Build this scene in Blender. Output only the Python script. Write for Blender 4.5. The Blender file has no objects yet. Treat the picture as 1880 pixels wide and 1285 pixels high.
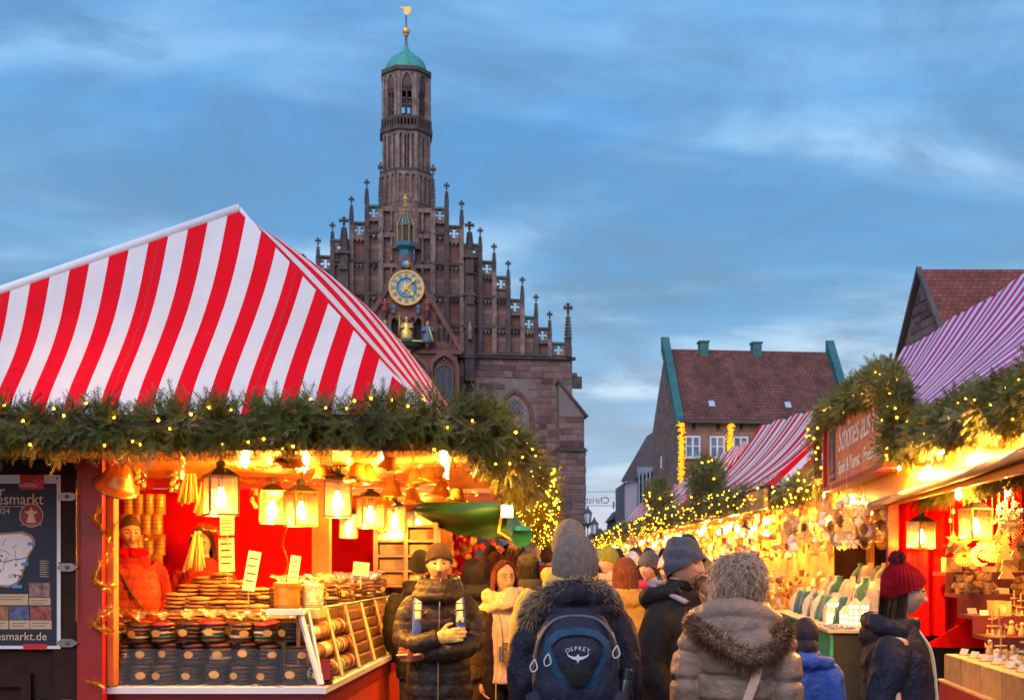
import bpy, math, random
from mathutils import Vector, Matrix
import numpy as np
from mathutils import noise as mnoise

random.seed(7)
SC = bpy.context.scene
COL = SC.collection
PI = math.pi
F, CX, HZ, CAMZ = 2100.0, 940.0, 1035.0, 1.65

# ------------------------------------------------------------ camera
cam_d = bpy.data.cameras.new('camera'); cam = bpy.data.objects.new('camera', cam_d); COL.objects.link(cam)
cam.location = (0, 0, CAMZ); cam.rotation_euler = (PI/2, 0, 0)
cam_d.sensor_fit = 'HORIZONTAL'; cam_d.sensor_width = 36.0; cam_d.lens = 36.0*F/1880.0
cam_d.shift_y = (HZ-642.5)/1880.0
cam_d.dof.use_dof = True; cam_d.dof.focus_distance = 6.6; cam_d.dof.aperture_fstop = 6.3
cam_d.clip_start = 0.05; cam_d.clip_end = 3000
SC.camera = cam

# ------------------------------------------------------------ sky
W = bpy.data.worlds.new('World'); SC.world = W; W.use_nodes = True
nt = W.node_tree; nt.nodes.clear()
def nd(t, kind, **kw):
    n = t.nodes.new(kind)
    for k, v in kw.items():
        if k == 'ins':
            for a, b in v.items(): n.inputs[a].default_value = b
        else: setattr(n, k, v)
    return n
def math_n(t, op, a, b=None, c=None, clamp=False):
    n = t.nodes.new('ShaderNodeMath'); n.operation = op; n.use_clamp = clamp
    for i, x in enumerate((a, b, c)):
        if x is None: continue
        if hasattr(x, 'links'): t.links.new(x, n.inputs[i])
        else: n.inputs[i].default_value = x
    return n.outputs[0]
def mix_c(t, fac, a, b, blend='MIX'):
    n = t.nodes.new('ShaderNodeMix'); n.data_type = 'RGBA'; n.blend_type = blend
    for sock, x in ((n.inputs[0], fac), (n.inputs[6], a), (n.inputs[7], b)):
        if hasattr(x, 'links'): t.links.new(x, sock)
        elif isinstance(x, (tuple, list)): sock.default_value = (*x[:3], 1)
        else: sock.default_value = x
    return n.outputs[2]
def ramp(t, fac, stops, interp='LINEAR'):
    n = t.nodes.new('ShaderNodeValToRGB'); n.color_ramp.interpolation = interp
    e = n.color_ramp.elements
    while len(e) < len(stops): e.new(0.5)
    for x, (p, c) in zip(e, stops):
        x.position = p; x.color = (*c, 1) if len(c) == 3 else c
    t.links.new(fac, n.inputs[0]); return n.outputs[0]

SUN_EL, SUN_AZ = 38.0, 200.0     # dusk glow behind the camera, azimuth clockwise from +Y
sky = nd(nt, 'ShaderNodeTexSky', sky_type='NISHITA', sun_disc=False, sun_elevation=math.radians(6), sun_rotation=math.radians(SUN_AZ))
sky.air_density = 1.2; sky.dust_density = 1.5; sky.ozone_density = 2.0
tc = nd(nt, 'ShaderNodeTexCoord')
sep = nd(nt, 'ShaderNodeSeparateXYZ'); nt.links.new(tc.outputs['Generated'], sep.inputs[0])
zz = math_n(nt, 'MAXIMUM', sep.outputs[2], 0.0)
zd = math_n(nt, 'ADD', zz, 0.16)
cx_ = math_n(nt, 'DIVIDE', sep.outputs[0], zd); cy_ = math_n(nt, 'DIVIDE', sep.outputs[1], zd)
cmb = nd(nt, 'ShaderNodeCombineXYZ'); nt.links.new(cx_, cmb.inputs[0]); nt.links.new(cy_, cmb.inputs[1])
mp = nd(nt, 'ShaderNodeMapping'); mp.inputs['Rotation'].default_value = (0, 0, math.radians(8)); mp.inputs['Scale'].default_value = (0.55, 1.35, 1)
mp.inputs['Location'].default_value = (3.3, 1.1, 0)
nt.links.new(cmb.outputs[0], mp.inputs[0])
n1 = nd(nt, 'ShaderNodeTexNoise', ins={'Scale': 0.9, 'Detail': 7.0, 'Roughness': 0.55, 'Distortion': 0.5}); nt.links.new(mp.outputs[0], n1.inputs['Vector'])
mp2 = nd(nt, 'ShaderNodeMapping'); mp2.inputs['Scale'].default_value = (0.8, 1.7, 1); mp2.inputs['Location'].default_value = (7.7, 4.2, 0); mp2.inputs['Rotation'].default_value = (0, 0, math.radians(-6))
nt.links.new(cmb.outputs[0], mp2.inputs[0])
n2 = nd(nt, 'ShaderNodeTexNoise', ins={'Scale': 1.25, 'Detail': 6.0, 'Roughness': 0.5, 'Distortion': 0.5}); nt.links.new(mp2.outputs[0], n2.inputs['Vector'])
base = ramp(nt, zz, [(0.0, (.52, .44, .47)), (0.03, (.36, .36, .43)), (0.09, (.20, .29, .40)), (0.20, (.115, .235, .385)), (0.34, (.085, .225, .42)), (0.60, (.085, .21, .39)), (1.0, (.08, .19, .36))])
deep = ramp(nt, zz, [(0.0, (.42, .37, .42)), (0.08, (.145, .23, .34)), (0.22, (.07, .175, .31)), (0.36, (.05, .165, .35)), (1.0, (.055, .14, .29))])
pale = ramp(nt, zz, [(0.0, (.66, .57, .57)), (0.08, (.36, .42, .49)), (0.22, (.29, .40, .50)), (0.36, (.17, .32, .49)), (1.0, (.15, .28, .42))])
k1 = ramp(nt, n1.outputs[0], [(0.34, (0, 0, 0)), (0.66, (1, 1, 1))], 'EASE')
k2 = ramp(nt, n2.outputs[0], [(0.44, (0, 0, 0)), (0.72, (1, 1, 1))], 'EASE')
c1 = mix_c(nt, k1, deep, base)
c2 = mix_c(nt, k2, c1, pale)
nish = mix_c(nt, 1.0, sky.outputs[0], (.09, .09, .09), 'MULTIPLY')
mp3 = nd(nt, 'ShaderNodeMapping'); mp3.inputs['Scale'].default_value = (1.0, 1.1, 1); mp3.inputs['Location'].default_value = (1.3, 9.2, 0)
nt.links.new(cmb.outputs[0], mp3.inputs[0])
n3_ = nd(nt, 'ShaderNodeTexNoise', ins={'Scale': 2.1, 'Detail': 9.0, 'Roughness': 0.62, 'Distortion': 0.6}); nt.links.new(mp3.outputs[0], n3_.inputs['Vector'])
k3 = ramp(nt, n3_.outputs[0], [(0.40, (0, 0, 0)), (0.66, (1, 1, 1))], 'EASE'); k3 = math_n(nt, 'MULTIPLY', k3, .8)
grey = ramp(nt, zz, [(0.0, (.42, .38, .42)), (0.08, (.17, .225, .30)), (0.22, (.085, .155, .245)), (0.36, (.065, .15, .275)), (1.0, (.06, .13, .24))])
c2 = mix_c(nt, k3, c2, grey)
c3 = mix_c(nt, 0.08, c2, nish)
hsv = nd(nt, 'ShaderNodeHueSaturation', ins={'Saturation': 1.0, 'Value': .95}); nt.links.new(c3, hsv.inputs['Color']); c3 = hsv.outputs[0]
bg = nd(nt, 'ShaderNodeBackground', ins={'Strength': 1.7}); nt.links.new(c3, bg.inputs[0])
wo = nd(nt, 'ShaderNodeOutputWorld'); nt.links.new(bg.outputs[0], wo.inputs[0])

# ------------------------------------------------------------ sun (soft dusk glow)
sl = bpy.data.lights.new('sun', 'SUN'); sl.energy = 1.5; sl.angle = math.radians(50); sl.color = (1.0, .90, .93)
so = bpy.data.objects.new('sun', sl); COL.objects.link(so)
d_ = Vector((math.sin(math.radians(SUN_AZ))*math.cos(math.radians(SUN_EL)), math.cos(math.radians(SUN_AZ))*math.cos(math.radians(SUN_EL)), math.sin(math.radians(SUN_EL))))
so.rotation_euler = d_.to_track_quat('Z', 'Y').to_euler(); so.location = (0, -20, 30)
SC.view_settings.view_transform = 'Standard'; SC.view_settings.look = 'None'; SC.view_settings.exposure = 0.42; SC.view_settings.gamma = 1.0
SC.cycles.use_denoising = True
SC.cycles.max_bounces = 7; SC.cycles.diffuse_bounces = 3; SC.cycles.glossy_bounces = 3; SC.cycles.transmission_bounces = 4; SC.cycles.transparent_max_bounces = 14
SC.cycles.sample_clamp_indirect = 4.0; SC.cycles.caustics_reflective = False; SC.cycles.caustics_refractive = False

# ------------------------------------------------------------ materials
MATS = {}
def mat(name, col, rough=.6, metal=0., var=.18, scale=6., bump=0., bscale=40., rnd=0., emit=0., ecol=None, coat=0., spec=.5, sheen=0., fold=0., det=4., dirt=None, dirt_amt=.0, dscale=2., hue=0.):
    if name in MATS: return MATS[name]
    m = bpy.data.materials.new(name); m.use_nodes = True; t = m.node_tree
    b = t.nodes['Principled BSDF']
    tcx = nd(t, 'ShaderNodeTexCoord'); oi = nd(t, 'ShaderNodeObjectInfo')
    vadd = nd(t, 'ShaderNodeVectorMath', operation='MULTIPLY_ADD'); t.links.new(oi.outputs['Random'], vadd.inputs[0]); vadd.inputs[1].default_value = (37, 53, 71); t.links.new(tcx.outputs['Object'], vadd.inputs[2])
    n = nd(t, 'ShaderNodeTexNoise', ins={'Scale': scale, 'Detail': det, 'Roughness': .6}); t.links.new(vadd.outputs[0], n.inputs['Vector'])
    lo = tuple(max(0, c*(1-var)) for c in col); hi = tuple(min(1, c*(1+var)) for c in col)
    c = ramp(t, n.outputs[0], [(0.28, lo), (0.72, hi)])
    if dirt:
        n3 = nd(t, 'ShaderNodeTexNoise', ins={'Scale': dscale, 'Detail': 7., 'Roughness': .7}); t.links.new(vadd.outputs[0], n3.inputs['Vector'])
        k = ramp(t, n3.outputs[0], [(0.48, (0, 0, 0)), (0.68, (1, 1, 1))])
        k = math_n(t, 'MULTIPLY', k, dirt_amt)
        c = mix_c(t, k, c, dirt)
    if rnd or hue:
        hs = nd(t, 'ShaderNodeHueSaturation'); t.links.new(c, hs.inputs['Color'])
        v = math_n(t, 'MULTIPLY_ADD', oi.outputs['Random'], 2*rnd, 1-rnd); t.links.new(v, hs.inputs['Value'])
        if hue:
            wn = nd(t, 'ShaderNodeTexWhiteNoise', noise_dimensions='1D'); t.links.new(oi.outputs['Random'], wn.inputs['W'])
            h = math_n(t, 'MULTIPLY_ADD', wn.outputs[0], 2*hue, .5-hue); t.links.new(h, hs.inputs['Hue'])
        c = hs.outputs[0]
    t.links.new(c, b.inputs['Base Color'])
    b.inputs['Roughness'].default_value = rough; b.inputs['Metallic'].default_value = metal
    b.inputs['Specular IOR Level'].default_value = spec
    if coat: b.inputs['Coat Weight'].default_value = coat; b.inputs['Coat Roughness'].default_value = .15
    if sheen: b.inputs['Sheen Weight'].default_value = sheen
    if bump:
        n4 = nd(t, 'ShaderNodeTexNoise', ins={'Scale': bscale, 'Detail': 5.}); t.links.new(vadd.outputs[0], n4.inputs['Vector'])
        bp = nd(t, 'ShaderNodeBump', ins={'Strength': min(1, bump), 'Distance': .02}); t.links.new(n4.outputs[0], bp.inputs['Height']); t.links.new(bp.outputs[0], b.inputs['Normal'])
        if fold:
            mpf = nd(t, 'ShaderNodeMapping'); mpf.inputs['Scale'].default_value = (1, 1, .55); t.links.new(vadd.outputs[0], mpf.inputs[0])
            n5 = nd(t, 'ShaderNodeTexNoise', ins={'Scale': 7., 'Detail': 2., 'Distortion': 1.2}); t.links.new(mpf.outputs[0], n5.inputs['Vector'])
            rd = math_n(t, 'ABSOLUTE', math_n(t, 'SUBTRACT', n5.outputs[0], .5))
            bp2 = nd(t, 'ShaderNodeBump', ins={'Strength': fold, 'Distance': .12}); t.links.new(rd, bp2.inputs['Height']); t.links.new(bp.outputs[0], bp2.inputs['Normal']); t.links.new(bp2.outputs[0], b.inputs['Normal'])
    if emit:
        b.inputs['Emission Color'].default_value = (*(ecol or col), 1); b.inputs['Emission Strength'].default_value = emit
    MATS[name] = m; return m

def hair_mat(name, col):
    m = mat(name, col, .5, var=.1, spec=.28); t = m.node_tree; b = t.nodes['Principled BSDF']
    tcx = nd(t, 'ShaderNodeTexCoord'); mp_ = nd(t, 'ShaderNodeMapping'); mp_.inputs['Scale'].default_value = (1, 1, .06); t.links.new(tcx.outputs['Object'], mp_.inputs[0])
    n_ = nd(t, 'ShaderNodeTexNoise', ins={'Scale': 170., 'Detail': 3.}); t.links.new(mp_.outputs[0], n_.inputs['Vector'])
    c = ramp(t, n_.outputs[0], [(.32, tuple(x*.35 for x in col)), (.68, tuple(min(1, x*1.75) for x in col))]); t.links.new(c, b.inputs['Base Color'])
    bp = nd(t, 'ShaderNodeBump', ins={'Strength': .8, 'Distance': .01}); t.links.new(n_.outputs[0], bp.inputs['Height']); t.links.new(bp.outputs[0], b.inputs['Normal'])
    return m

def brick_mat(name, c1, c2, mortar, bw=1.0, bh=.5, ms=.03, axis='xz', bump=.4, var=.25):
    if name in MATS: return MATS[name]
    m = bpy.data.materials.new(name); m.use_nodes = True; t = m.node_tree; b = t.nodes['Principled BSDF']
    tcx = nd(t, 'ShaderNodeTexCoord'); s = nd(t, 'ShaderNodeSeparateXYZ'); t.links.new(tcx.outputs['Object'], s.inputs[0])
    cm = nd(t, 'ShaderNodeCombineXYZ')
    if axis == 'xz': xs = s.outputs[0]
    elif axis == 'yz': xs = s.outputs[1]
    else: xs = math_n(t, 'ADD', s.outputs[0], s.outputs[1])
    t.links.new(xs, cm.inputs[0]); t.links.new(s.outputs[2], cm.inputs[1])
    br = nd(t, 'ShaderNodeTexBrick', ins={'Scale': 1., 'Mortar Size': ms, 'Mortar Smooth': .3, 'Bias': 0., 'Brick Width': bw, 'Row Height': bh, 'Color1': (*c1, 1), 'Color2': (*c2, 1), 'Mortar': (*mortar, 1)})
    t.links.new(cm.outputs[0], br.inputs['Vector'])
    n = nd(t, 'ShaderNodeTexNoise', ins={'Scale': .9, 'Detail': 8., 'Roughness': .65}); t.links.new(tcx.outputs['Object'], n.inputs['Vector'])
    k = ramp(t, n.outputs[0], [(.3, (1-var,)*3), (.7, (1+var*.5,)*3)])
    c = mix_c(t, 1., br.outputs[0], k, 'MULTIPLY')
    t.links.new(c, b.inputs['Base Color']); b.inputs['Roughness'].default_value = .9
    bp = nd(t, 'ShaderNodeBump', ins={'Strength': bump, 'Distance': .03}); inv = math_n(t, 'SUBTRACT', 1., br.outputs['Fac']); t.links.new(inv, bp.inputs['Height']); t.links.new(bp.outputs[0], b.inputs['Normal'])
    MATS[name] = m; return m

def glow(name, col, s):
    if name in MATS: return MATS[name]
    m = bpy.data.materials.new(name); m.use_nodes = True; t = m.node_tree; t.nodes.clear()
    e = nd(t, 'ShaderNodeEmission', ins={'Color': (*col, 1), 'Strength': s}); o = nd(t, 'ShaderNodeOutputMaterial'); t.links.new(e.outputs[0], o.inputs[0])
    MATS[name] = m; return m

def clear(name, tint=(1, 1, 1), gloss=.12, rough=.05, fk=.8, haze=0., crinkle=0.):
    """thin clear sheet: mostly transparent with a glossy reflection"""
    if name in MATS: return MATS[name]
    m = bpy.data.materials.new(name); m.use_nodes = True; t = m.node_tree; t.nodes.clear()
    tr = nd(t, 'ShaderNodeBsdfTransparent', ins={'Color': (*tint, 1)}); gl = nd(t, 'ShaderNodeBsdfGlossy', ins={'Roughness': rough})
    lw = nd(t, 'ShaderNodeFresnel', ins={'IOR': 1.45})
    if crinkle:
        tcx = nd(t, 'ShaderNodeTexCoord'); n_ = nd(t, 'ShaderNodeTexNoise', ins={'Scale': 42., 'Detail': 4., 'Distortion': 1.}); t.links.new(tcx.outputs['Object'], n_.inputs['Vector'])
        bp = nd(t, 'ShaderNodeBump', ins={'Strength': crinkle, 'Distance': .02}); t.links.new(n_.outputs[0], bp.inputs['Height']); t.links.new(bp.outputs[0], gl.inputs['Normal']); t.links.new(bp.outputs[0], lw.inputs['Normal'])
    k = math_n(t, 'MULTIPLY_ADD', lw.outputs[0], fk, gloss, clamp=True)
    mx = nd(t, 'ShaderNodeMixShader'); t.links.new(k, mx.inputs[0]); t.links.new(tr.outputs[0], mx.inputs[1]); t.links.new(gl.outputs[0], mx.inputs[2])
    o = nd(t, 'ShaderNodeOutputMaterial')
    if haze:
        tl = nd(t, 'ShaderNodeBsdfTranslucent', ins={'Color': (.9, .8, .6, 1)}); m2 = nd(t, 'ShaderNodeMixShader', ins={0: haze}); t.links.new(mx.outputs[0], m2.inputs[1]); t.links.new(tl.outputs[0], m2.inputs[2]); mx = m2
    t.links.new(mx.outputs[0], o.inputs[0]); MATS[name] = m; return m

# ------------------------------------------------------------ mesh helpers
OFF = {}
class MB:
    def __init__(s): s.v = []; s.f = []; s.m = []
    def add(s, V, Fc, mi=0):
        o = len(s.v); s.v.extend([tuple(x) for x in V]); s.f.extend([tuple(i+o for i in f) for f in Fc])
        s.m.extend([mi]*len(Fc) if isinstance(mi, int) else mi); return s
    def box(s, x0, x1, y0, y1, z0, z1, mi=0, T=None):
        V = [(x0,y0,z0),(x1,y0,z0),(x1,y1,z0),(x0,y1,z0),(x0,y0,z1),(x1,y0,z1),(x1,y1,z1),(x0,y1,z1)]
        if T is not None: V = [T @ Vector(p) for p in V]
        return s.add(V, [(0,3,2,1),(4,5,6,7),(0,1,5,4),(1,2,6,5),(2,3,7,6),(3,0,4,7)], mi)
    def cbox(s, c, d, mi=0, rz=0, R=None):
        T = Matrix.Translation(c) @ (R.to_4x4() if R is not None else Matrix.Rotation(rz, 4, 'Z'))
        return s.box(-d[0]/2, d[0]/2, -d[1]/2, d[1]/2, -d[2]/2, d[2]/2, mi, T)
    def prism(s, poly, y0, y1, mi=0, T=None, plane='xz'):
        n = len(poly)
        def p3(a, b, y): return (a, y, b) if plane == 'xz' else ((y, a, b) if plane == 'yz' else (a, b, y))
        V = [p3(a, b, y0) for a, b in poly] + [p3(a, b, y1) for a, b in poly]
        if T is not None: V = [T @ Vector(p) for p in V]
        Fc = [tuple(range(n)), tuple(range(2*n-1, n-1, -1))] + [(i, i+n, (i+1) % n+n, (i+1) % n) for i in range(n)]
        return s.add(V, Fc, mi)
    def tube(s, path, rad, n=8, mi=0, cap=True, flat=1.0, up=None):
        P_ = [Vector(p) for p in path]; k = len(P_)
        if not isinstance(rad, (list, tuple)): rad = [rad]*k
        V = []; prev = None
        for i, p in enumerate(P_):
            d = (P_[min(i+1, k-1)]-P_[max(i-1, 0)])
            d = d.normalized() if d.length > 1e-9 else Vector((0, 0, 1))
            if prev is None:
                a = Vector(up) if up else (Vector((0, 0, 1)) if abs(d.z) < .9 else Vector((1, 0, 0)))
                a = (a-d*a.dot(d)).normalized()
            else:
                a = prev-d*prev.dot(d); a = a.normalized() if a.length > 1e-6 else d.orthogonal().normalized()
            prev = a; b = d.cross(a)
            for j in range(n):
                t = 2*PI*j/n; V.append(p+a*(math.cos(t)*rad[i]*flat)+b*(math.sin(t)*rad[i]))
        Fc = [(i*n+j, i*n+(j+1) % n, (i+1)*n+(j+1) % n, (i+1)*n+j) for i in range(k-1) for j in range(n)]
        if cap: Fc += [tuple(range(n-1, -1, -1)), tuple((k-1)*n+j for j in range(n))]
        return s.add(V, Fc, mi)
    def lathe(s, prof, c=(0, 0, 0), n=16, mi=0, sx=1, sy=1, a0=0):
        V = [(c[0]+r*math.cos(a0+2*PI*j/n)*sx, c[1]+r*math.sin(a0+2*PI*j/n)*sy, c[2]+z) for r, z in prof for j in range(n)]
        k = len(prof)
        Fc = [(i*n+j, i*n+(j+1) % n, (i+1)*n+(j+1) % n, (i+1)*n+j) for i in range(k-1) for j in range(n)]
        Fc += [tuple(range(n-1, -1, -1)), tuple((k-1)*n+j for j in range(n))]
        return s.add(V, Fc, mi)
    def ball(s, c, r, nu=12, nv=8, mi=0, sc=(1, 1, 1)):
        prof = [(max(1e-4, r*math.sin(PI*i/nv)), -r*math.cos(PI*i/nv)) for i in range(nv+1)]
        V = [(c[0]+a*math.cos(2*PI*j/nu)*sc[0], c[1]+a*math.sin(2*PI*j/nu)*sc[1], c[2]+z*sc[2]) for a, z in prof for j in range(nu)]
        Fc = [(i*nu+j, i*nu+(j+1) % nu, (i+1)*nu+(j+1) % nu, (i+1)*nu+j) for i in range(nv) for j in range(nu)]
        return s.add(V, Fc, mi)
    def grid(s, fn, nu, nv, mi=0, uv=None):
        V = [fn(i/nu, j/nv) for j in range(nv+1) for i in range(nu+1)]
        Fc = [(j*(nu+1)+i, j*(nu+1)+i+1, (j+1)*(nu+1)+i+1, (j+1)*(nu+1)+i) for j in range(nv) for i in range(nu)]
        return s.add(V, Fc, mi)
    def build(s, name, m, parent=None, smooth=False, label=None, cat=None, group=None, kind=None, recenter=True, uvs=None, auto=False):
        me = bpy.data.meshes.new(name)
        V = np.array(s.v, dtype=np.float32).reshape(-1, 3)
        if recenter and len(V):
            lo, hi = V.min(0), V.max(0); c = np.array([(lo[0]+hi[0])/2, (lo[1]+hi[1])/2, lo[2]])
        else: c = np.zeros(3)
        me.from_pydata((V-c).tolist(), [], s.f)
        for x in (m if isinstance(m, (list, tuple)) else [m]): me.materials.append(x)
        if len(s.f) and any(s.m): me.polygons.foreach_set('material_index', s.m[:len(me.polygons)])
        if smooth: me.polygons.foreach_set('use_smooth', [True]*len(me.polygons))
        if uvs is not None:
            ul = me.uv_layers.new(name='UVMap'); li = np.zeros(len(me.loops), dtype=np.int32); me.loops.foreach_get('vertex_index', li)
            ul.data.foreach_set('uv', np.array(uvs, dtype=np.float32)[li].ravel())
        me.update()
        o = bpy.data.objects.new(name, me); COL.objects.link(o)
        if auto: soft(o)
        po = OFF.get(parent.name, Vector((0, 0, 0))) if parent else Vector((0, 0, 0))
        o.location = Vector(c)-po; OFF[o.name] = Vector(c)
        if parent: o.parent = parent
        tag(o, label, cat, group, kind)
        return o
def soft(o, ang=35):
    me = o.data; me.polygons.foreach_set('use_smooth', [True]*len(me.polygons)); me.set_sharp_from_angle(angle=math.radians(ang))
def tag(o, label=None, cat=None, group=None, kind=None):
    if label: o['label'] = label
    if cat: o['category'] = cat
    if group: o['group'] = group
    if kind: o['kind'] = kind
    return o
def root(name, loc=(0, 0, 0), rz=0, label=None, cat=None, group=None, world=False, kind=None):
    o = bpy.data.objects.new(name, None); COL.objects.link(o); o.location = loc; o.rotation_euler = (0, 0, rz); o.empty_display_size = .1
    OFF[o.name] = Vector(loc) if world else Vector((0, 0, 0))
    return tag(o, label, cat, group, kind)
def kids(o): return [c for c in KIDS.get(o.name, [])]
def copy_tree(o, parent=None):
    c = o.copy(); COL.objects.link(c)
    if parent: c.parent = parent
    for ch in list(o.children): copy_tree(ch, c)
    return c
def place(proto, loc, rz=0, sc=None, label=None, group=None, first=False, rx=0, ry=0):
    c = proto if first else copy_tree(proto)
    c.location = loc; c.rotation_euler = (rx, ry, rz)
    if sc: c.scale = sc if hasattr(sc, '__len__') else (sc, sc, sc)
    if label: c['label'] = label
    if group: c['group'] = group
    return c
PLACERS = []
class Placer:
    """the first call moves the prototype itself, later calls copy it"""
    def __init__(s, proto): s.p = proto; s.used = False; PLACERS.append(s)
    def __call__(s, loc, **kw):
        r = place(s.p, loc, first=not s.used, **kw); s.used = True; return r
def link_mesh(name, me, parent, loc, rz=0, sc=None, m=None, **kw):
    o = bpy.data.objects.new(name, me); COL.objects.link(o)
    po = OFF.get(parent.name, Vector((0, 0, 0))) if parent else Vector((0, 0, 0))
    o.location = Vector(loc)-po; OFF[o.name] = Vector(loc)
    if hasattr(rz, '__len__'): o.rotation_euler = rz
    else: o.rotation_euler = (0, 0, rz)
    if sc: o.scale = sc if hasattr(sc, '__len__') else (sc, sc, sc)
    if parent: o.parent = parent
    tag(o, **kw); return o
def P(px, py, Y): return Vector(((px-CX)/F*Y, Y, CAMZ+(HZ-py)/F*Y))
def text_obj(name, body, m, parent, size, loc, rot, extr=.003, shear=0., align='LEFT', sx=1., space=1.):
    cu = bpy.data.curves.new(name, 'FONT'); cu.body = body; cu.size = size; cu.extrude = extr; cu.shear = shear; cu.align_x = align; cu.space_character = space; cu.resolution_u = 3
    o = bpy.data.objects.new(name, cu); COL.objects.link(o)
    dg = bpy.context.evaluated_depsgraph_get(); me = bpy.data.meshes.new_from_object(o.evaluated_get(dg)); bpy.data.objects.remove(o)
    me.materials.clear(); me.materials.append(m)
    o = bpy.data.objects.new(name, me); COL.objects.link(o)
    po = OFF.get(parent.name, Vector((0, 0, 0))) if parent else Vector((0, 0, 0))
    o.location = Vector(loc)-po; o.rotation_euler = rot; o.scale = (sx, 1, 1)
    if parent: o.parent = parent
    return o
def lamp(name, loc, power, col=(1., .5, .12), r=.03, parent=None):
    l = bpy.data.lights.new(name, 'POINT'); l.energy = power; l.color = col; l.shadow_soft_size = r
    o = bpy.data.objects.new(name, l); COL.objects.link(o)
    po = OFF.get(parent.name, Vector((0, 0, 0))) if parent else Vector((0, 0, 0))
    o.location = Vector(loc)-po
    if parent: o.parent = parent
    return o
WARM = (1., .42, .055)
ORD = 'first second third fourth fifth sixth seventh eighth ninth tenth eleventh twelfth thirteenth fourteenth fifteenth sixteenth seventeenth eighteenth nineteenth twentieth'.split()
def ordn(n): return ORD[n] if n < 20 else '%dth' % (n+1)
# ------------------------------------------------------------ ground
gm = brick_mat('paving', (.085, .08, .085), (.12, .11, .115), (.04, .04, .042), .22, .22, .02, 'xz', .5)
_t = gm.node_tree
for n in _t.nodes:
    if n.type == 'COMBXYZ':
        s = [x for x in _t.nodes if x.type == 'SEPXYZ'][0]; _t.links.new(s.outputs[1], n.inputs[1])
g = MB(); g.add([(-600, -80, 0), (600, -80, 0), (600, 1500, 0), (-600, 1500, 0)], [(0, 1, 2, 3)])
g.build('ground', gm, kind='structure', label='grey stone paving of the market square', recenter=False)

# ------------------------------------------------------------ church
CHY, CHR = 100.0, math.radians(7.0)
CHX = (747-CX)/F*CHY
CC, CS = math.cos(CHR), math.sin(CHR)
def cp(px, py, y=0.):
    t = (px-CX)/F
    u = (t*CHY+t*y*CC-CHX+y*CS)/(CC-t*CS)
    Y = CHY+u*CS+y*CC
    return u, CAMZ+(HZ-py)/F*Y
stoneA = brick_mat('church_stone', (.185, .10, .085), (.28, .165, .135), (.14, .095, .09), .95, .46, .035, 'xy', .5, .45)
stoneD = mat('dark_weathered_stone', (.10, .074, .072), .95, var=.4, scale=1.4, bump=.4, bscale=5, dirt=(.05, .047, .052), dirt_amt=.7, dscale=.9)
stoneL = mat('carved_sandstone', (.25, .17, .15), .92, var=.5, scale=1.8, bump=.4, bscale=6, dirt=(.08, .068, .07), dirt_amt=.7, dscale=1.1)
stoneR = mat('red_sandstone', (.185, .078, .066), .9, var=.3, scale=1.5, bump=.3, bscale=6, dirt=(.09, .045, .045), dirt_amt=.7, dscale=.8)
blockM = mat('sandstone_block', (.185, .105, .092), .93, var=.25, scale=2.2, bump=.5, bscale=7, rnd=.45, hue=.018, dirt=(.07, .055, .056), dirt_amt=.6, dscale=1.3)
mortarM = mat('mortar', (.21, .165, .155), .95, var=.2, scale=3)
copper = mat('green_copper', (.055, .33, .29), .6, var=.25, scale=1.5, bump=.1, dirt=(.03, .2, .2), dirt_amt=.6, dscale=1.2)
copperD = mat('dark_copper', (.04, .15, .15), .6, var=.3, scale=2)
gold = mat('gilding', (.85, .53, .12), .42, metal=.55, var=.1, scale=4)
goldp = mat('gold_paint', (.80, .50, .14), .5, var=.1, scale=4)
goldD = mat('dull_gilding', (.42, .25, .06), .5, var=.3, scale=4)
azure = mat('azure_enamel', (.05, .33, .55), .45, var=.12, scale=2)
dkglass = mat('dark_leaded_glass', (.045, .055, .075), .25, var=.4, scale=3, spec=.6)
paleglass = mat('grey_leaded_glass', (.16, .19, .24), .3, var=.3, scale=3, spec=.6)
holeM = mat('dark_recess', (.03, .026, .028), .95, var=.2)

church = root('church', (CHX, CHY, 0), CHR, 'gothic sandstone church with stepped gable, clock and green-domed tower across the square', 'church')
def cb(name, bm, m, parent=church, **kw): return bm.build(name, m, parent, **kw)

S = [(795, 303, None), (820, 336, 382.7), (847.5, 369, 416), (881.5, 418.5, 449.6), (907, 448, 480.8), (933, 479, 508.8), (958.7, 509, 550.8), (984, 541, 582), (1009, 572, 602.8), (1042.7, 557, 630)]
U = [cp(x, y)[0] for x, y, _ in S]
ZT = [None]+[cp(S[k][0]-12, S[k][2])[1] for k in range(1, 10)]
ZTIP = [cp(x, y)[1] for x, y, _ in S]
ROWY = [650, 600, 545, 487, 432, 385]
ZR = [cp(850, y)[1] for y in ROWY]
ZBASE = ZR[0]

# pinnacle mesh (shared): crocketed spire with cross finial, 2.75 m tall, base at 0
pb = MB()
pb.lathe([(.30, 0), (.30, .55), (.36, .58), (.36, .66), (.24, .70), (.075, 2.15), (.06, 2.2)], n=4, a0=PI/4)
for zc in np.arange(.85, 2.05, .2):
    r = .24-(zc-.7)*(.165/1.45)
    for a in range(4):
        t = PI/2*a+PI/4; pb.cbox((math.cos(t)*(r+.04), math.sin(t)*(r+.04), zc), (.11, .11, .09), rz=t)
pb.lathe([(.10, 2.18), (.13, 2.24), (.07, 2.32)], n=6)
pb.cbox((0, 0, 2.50), (.15, .15, .5)); pb.cbox((0, 0, 2.50), (.5, .15, .16)); pb.cbox((0, 0, 2.50), (.15, .5, .16))
for sx in (-.25, .25): pb.cbox((sx, 0, 2.5), (.12, .18, .24))
pb.cbox((0, 0, 2.72), (.24, .2, .12))
pin_o = cb('pinnacle', pb, stoneD); pin_me = pin_o.data; bpy.data.objects.remove(pin_o)
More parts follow.
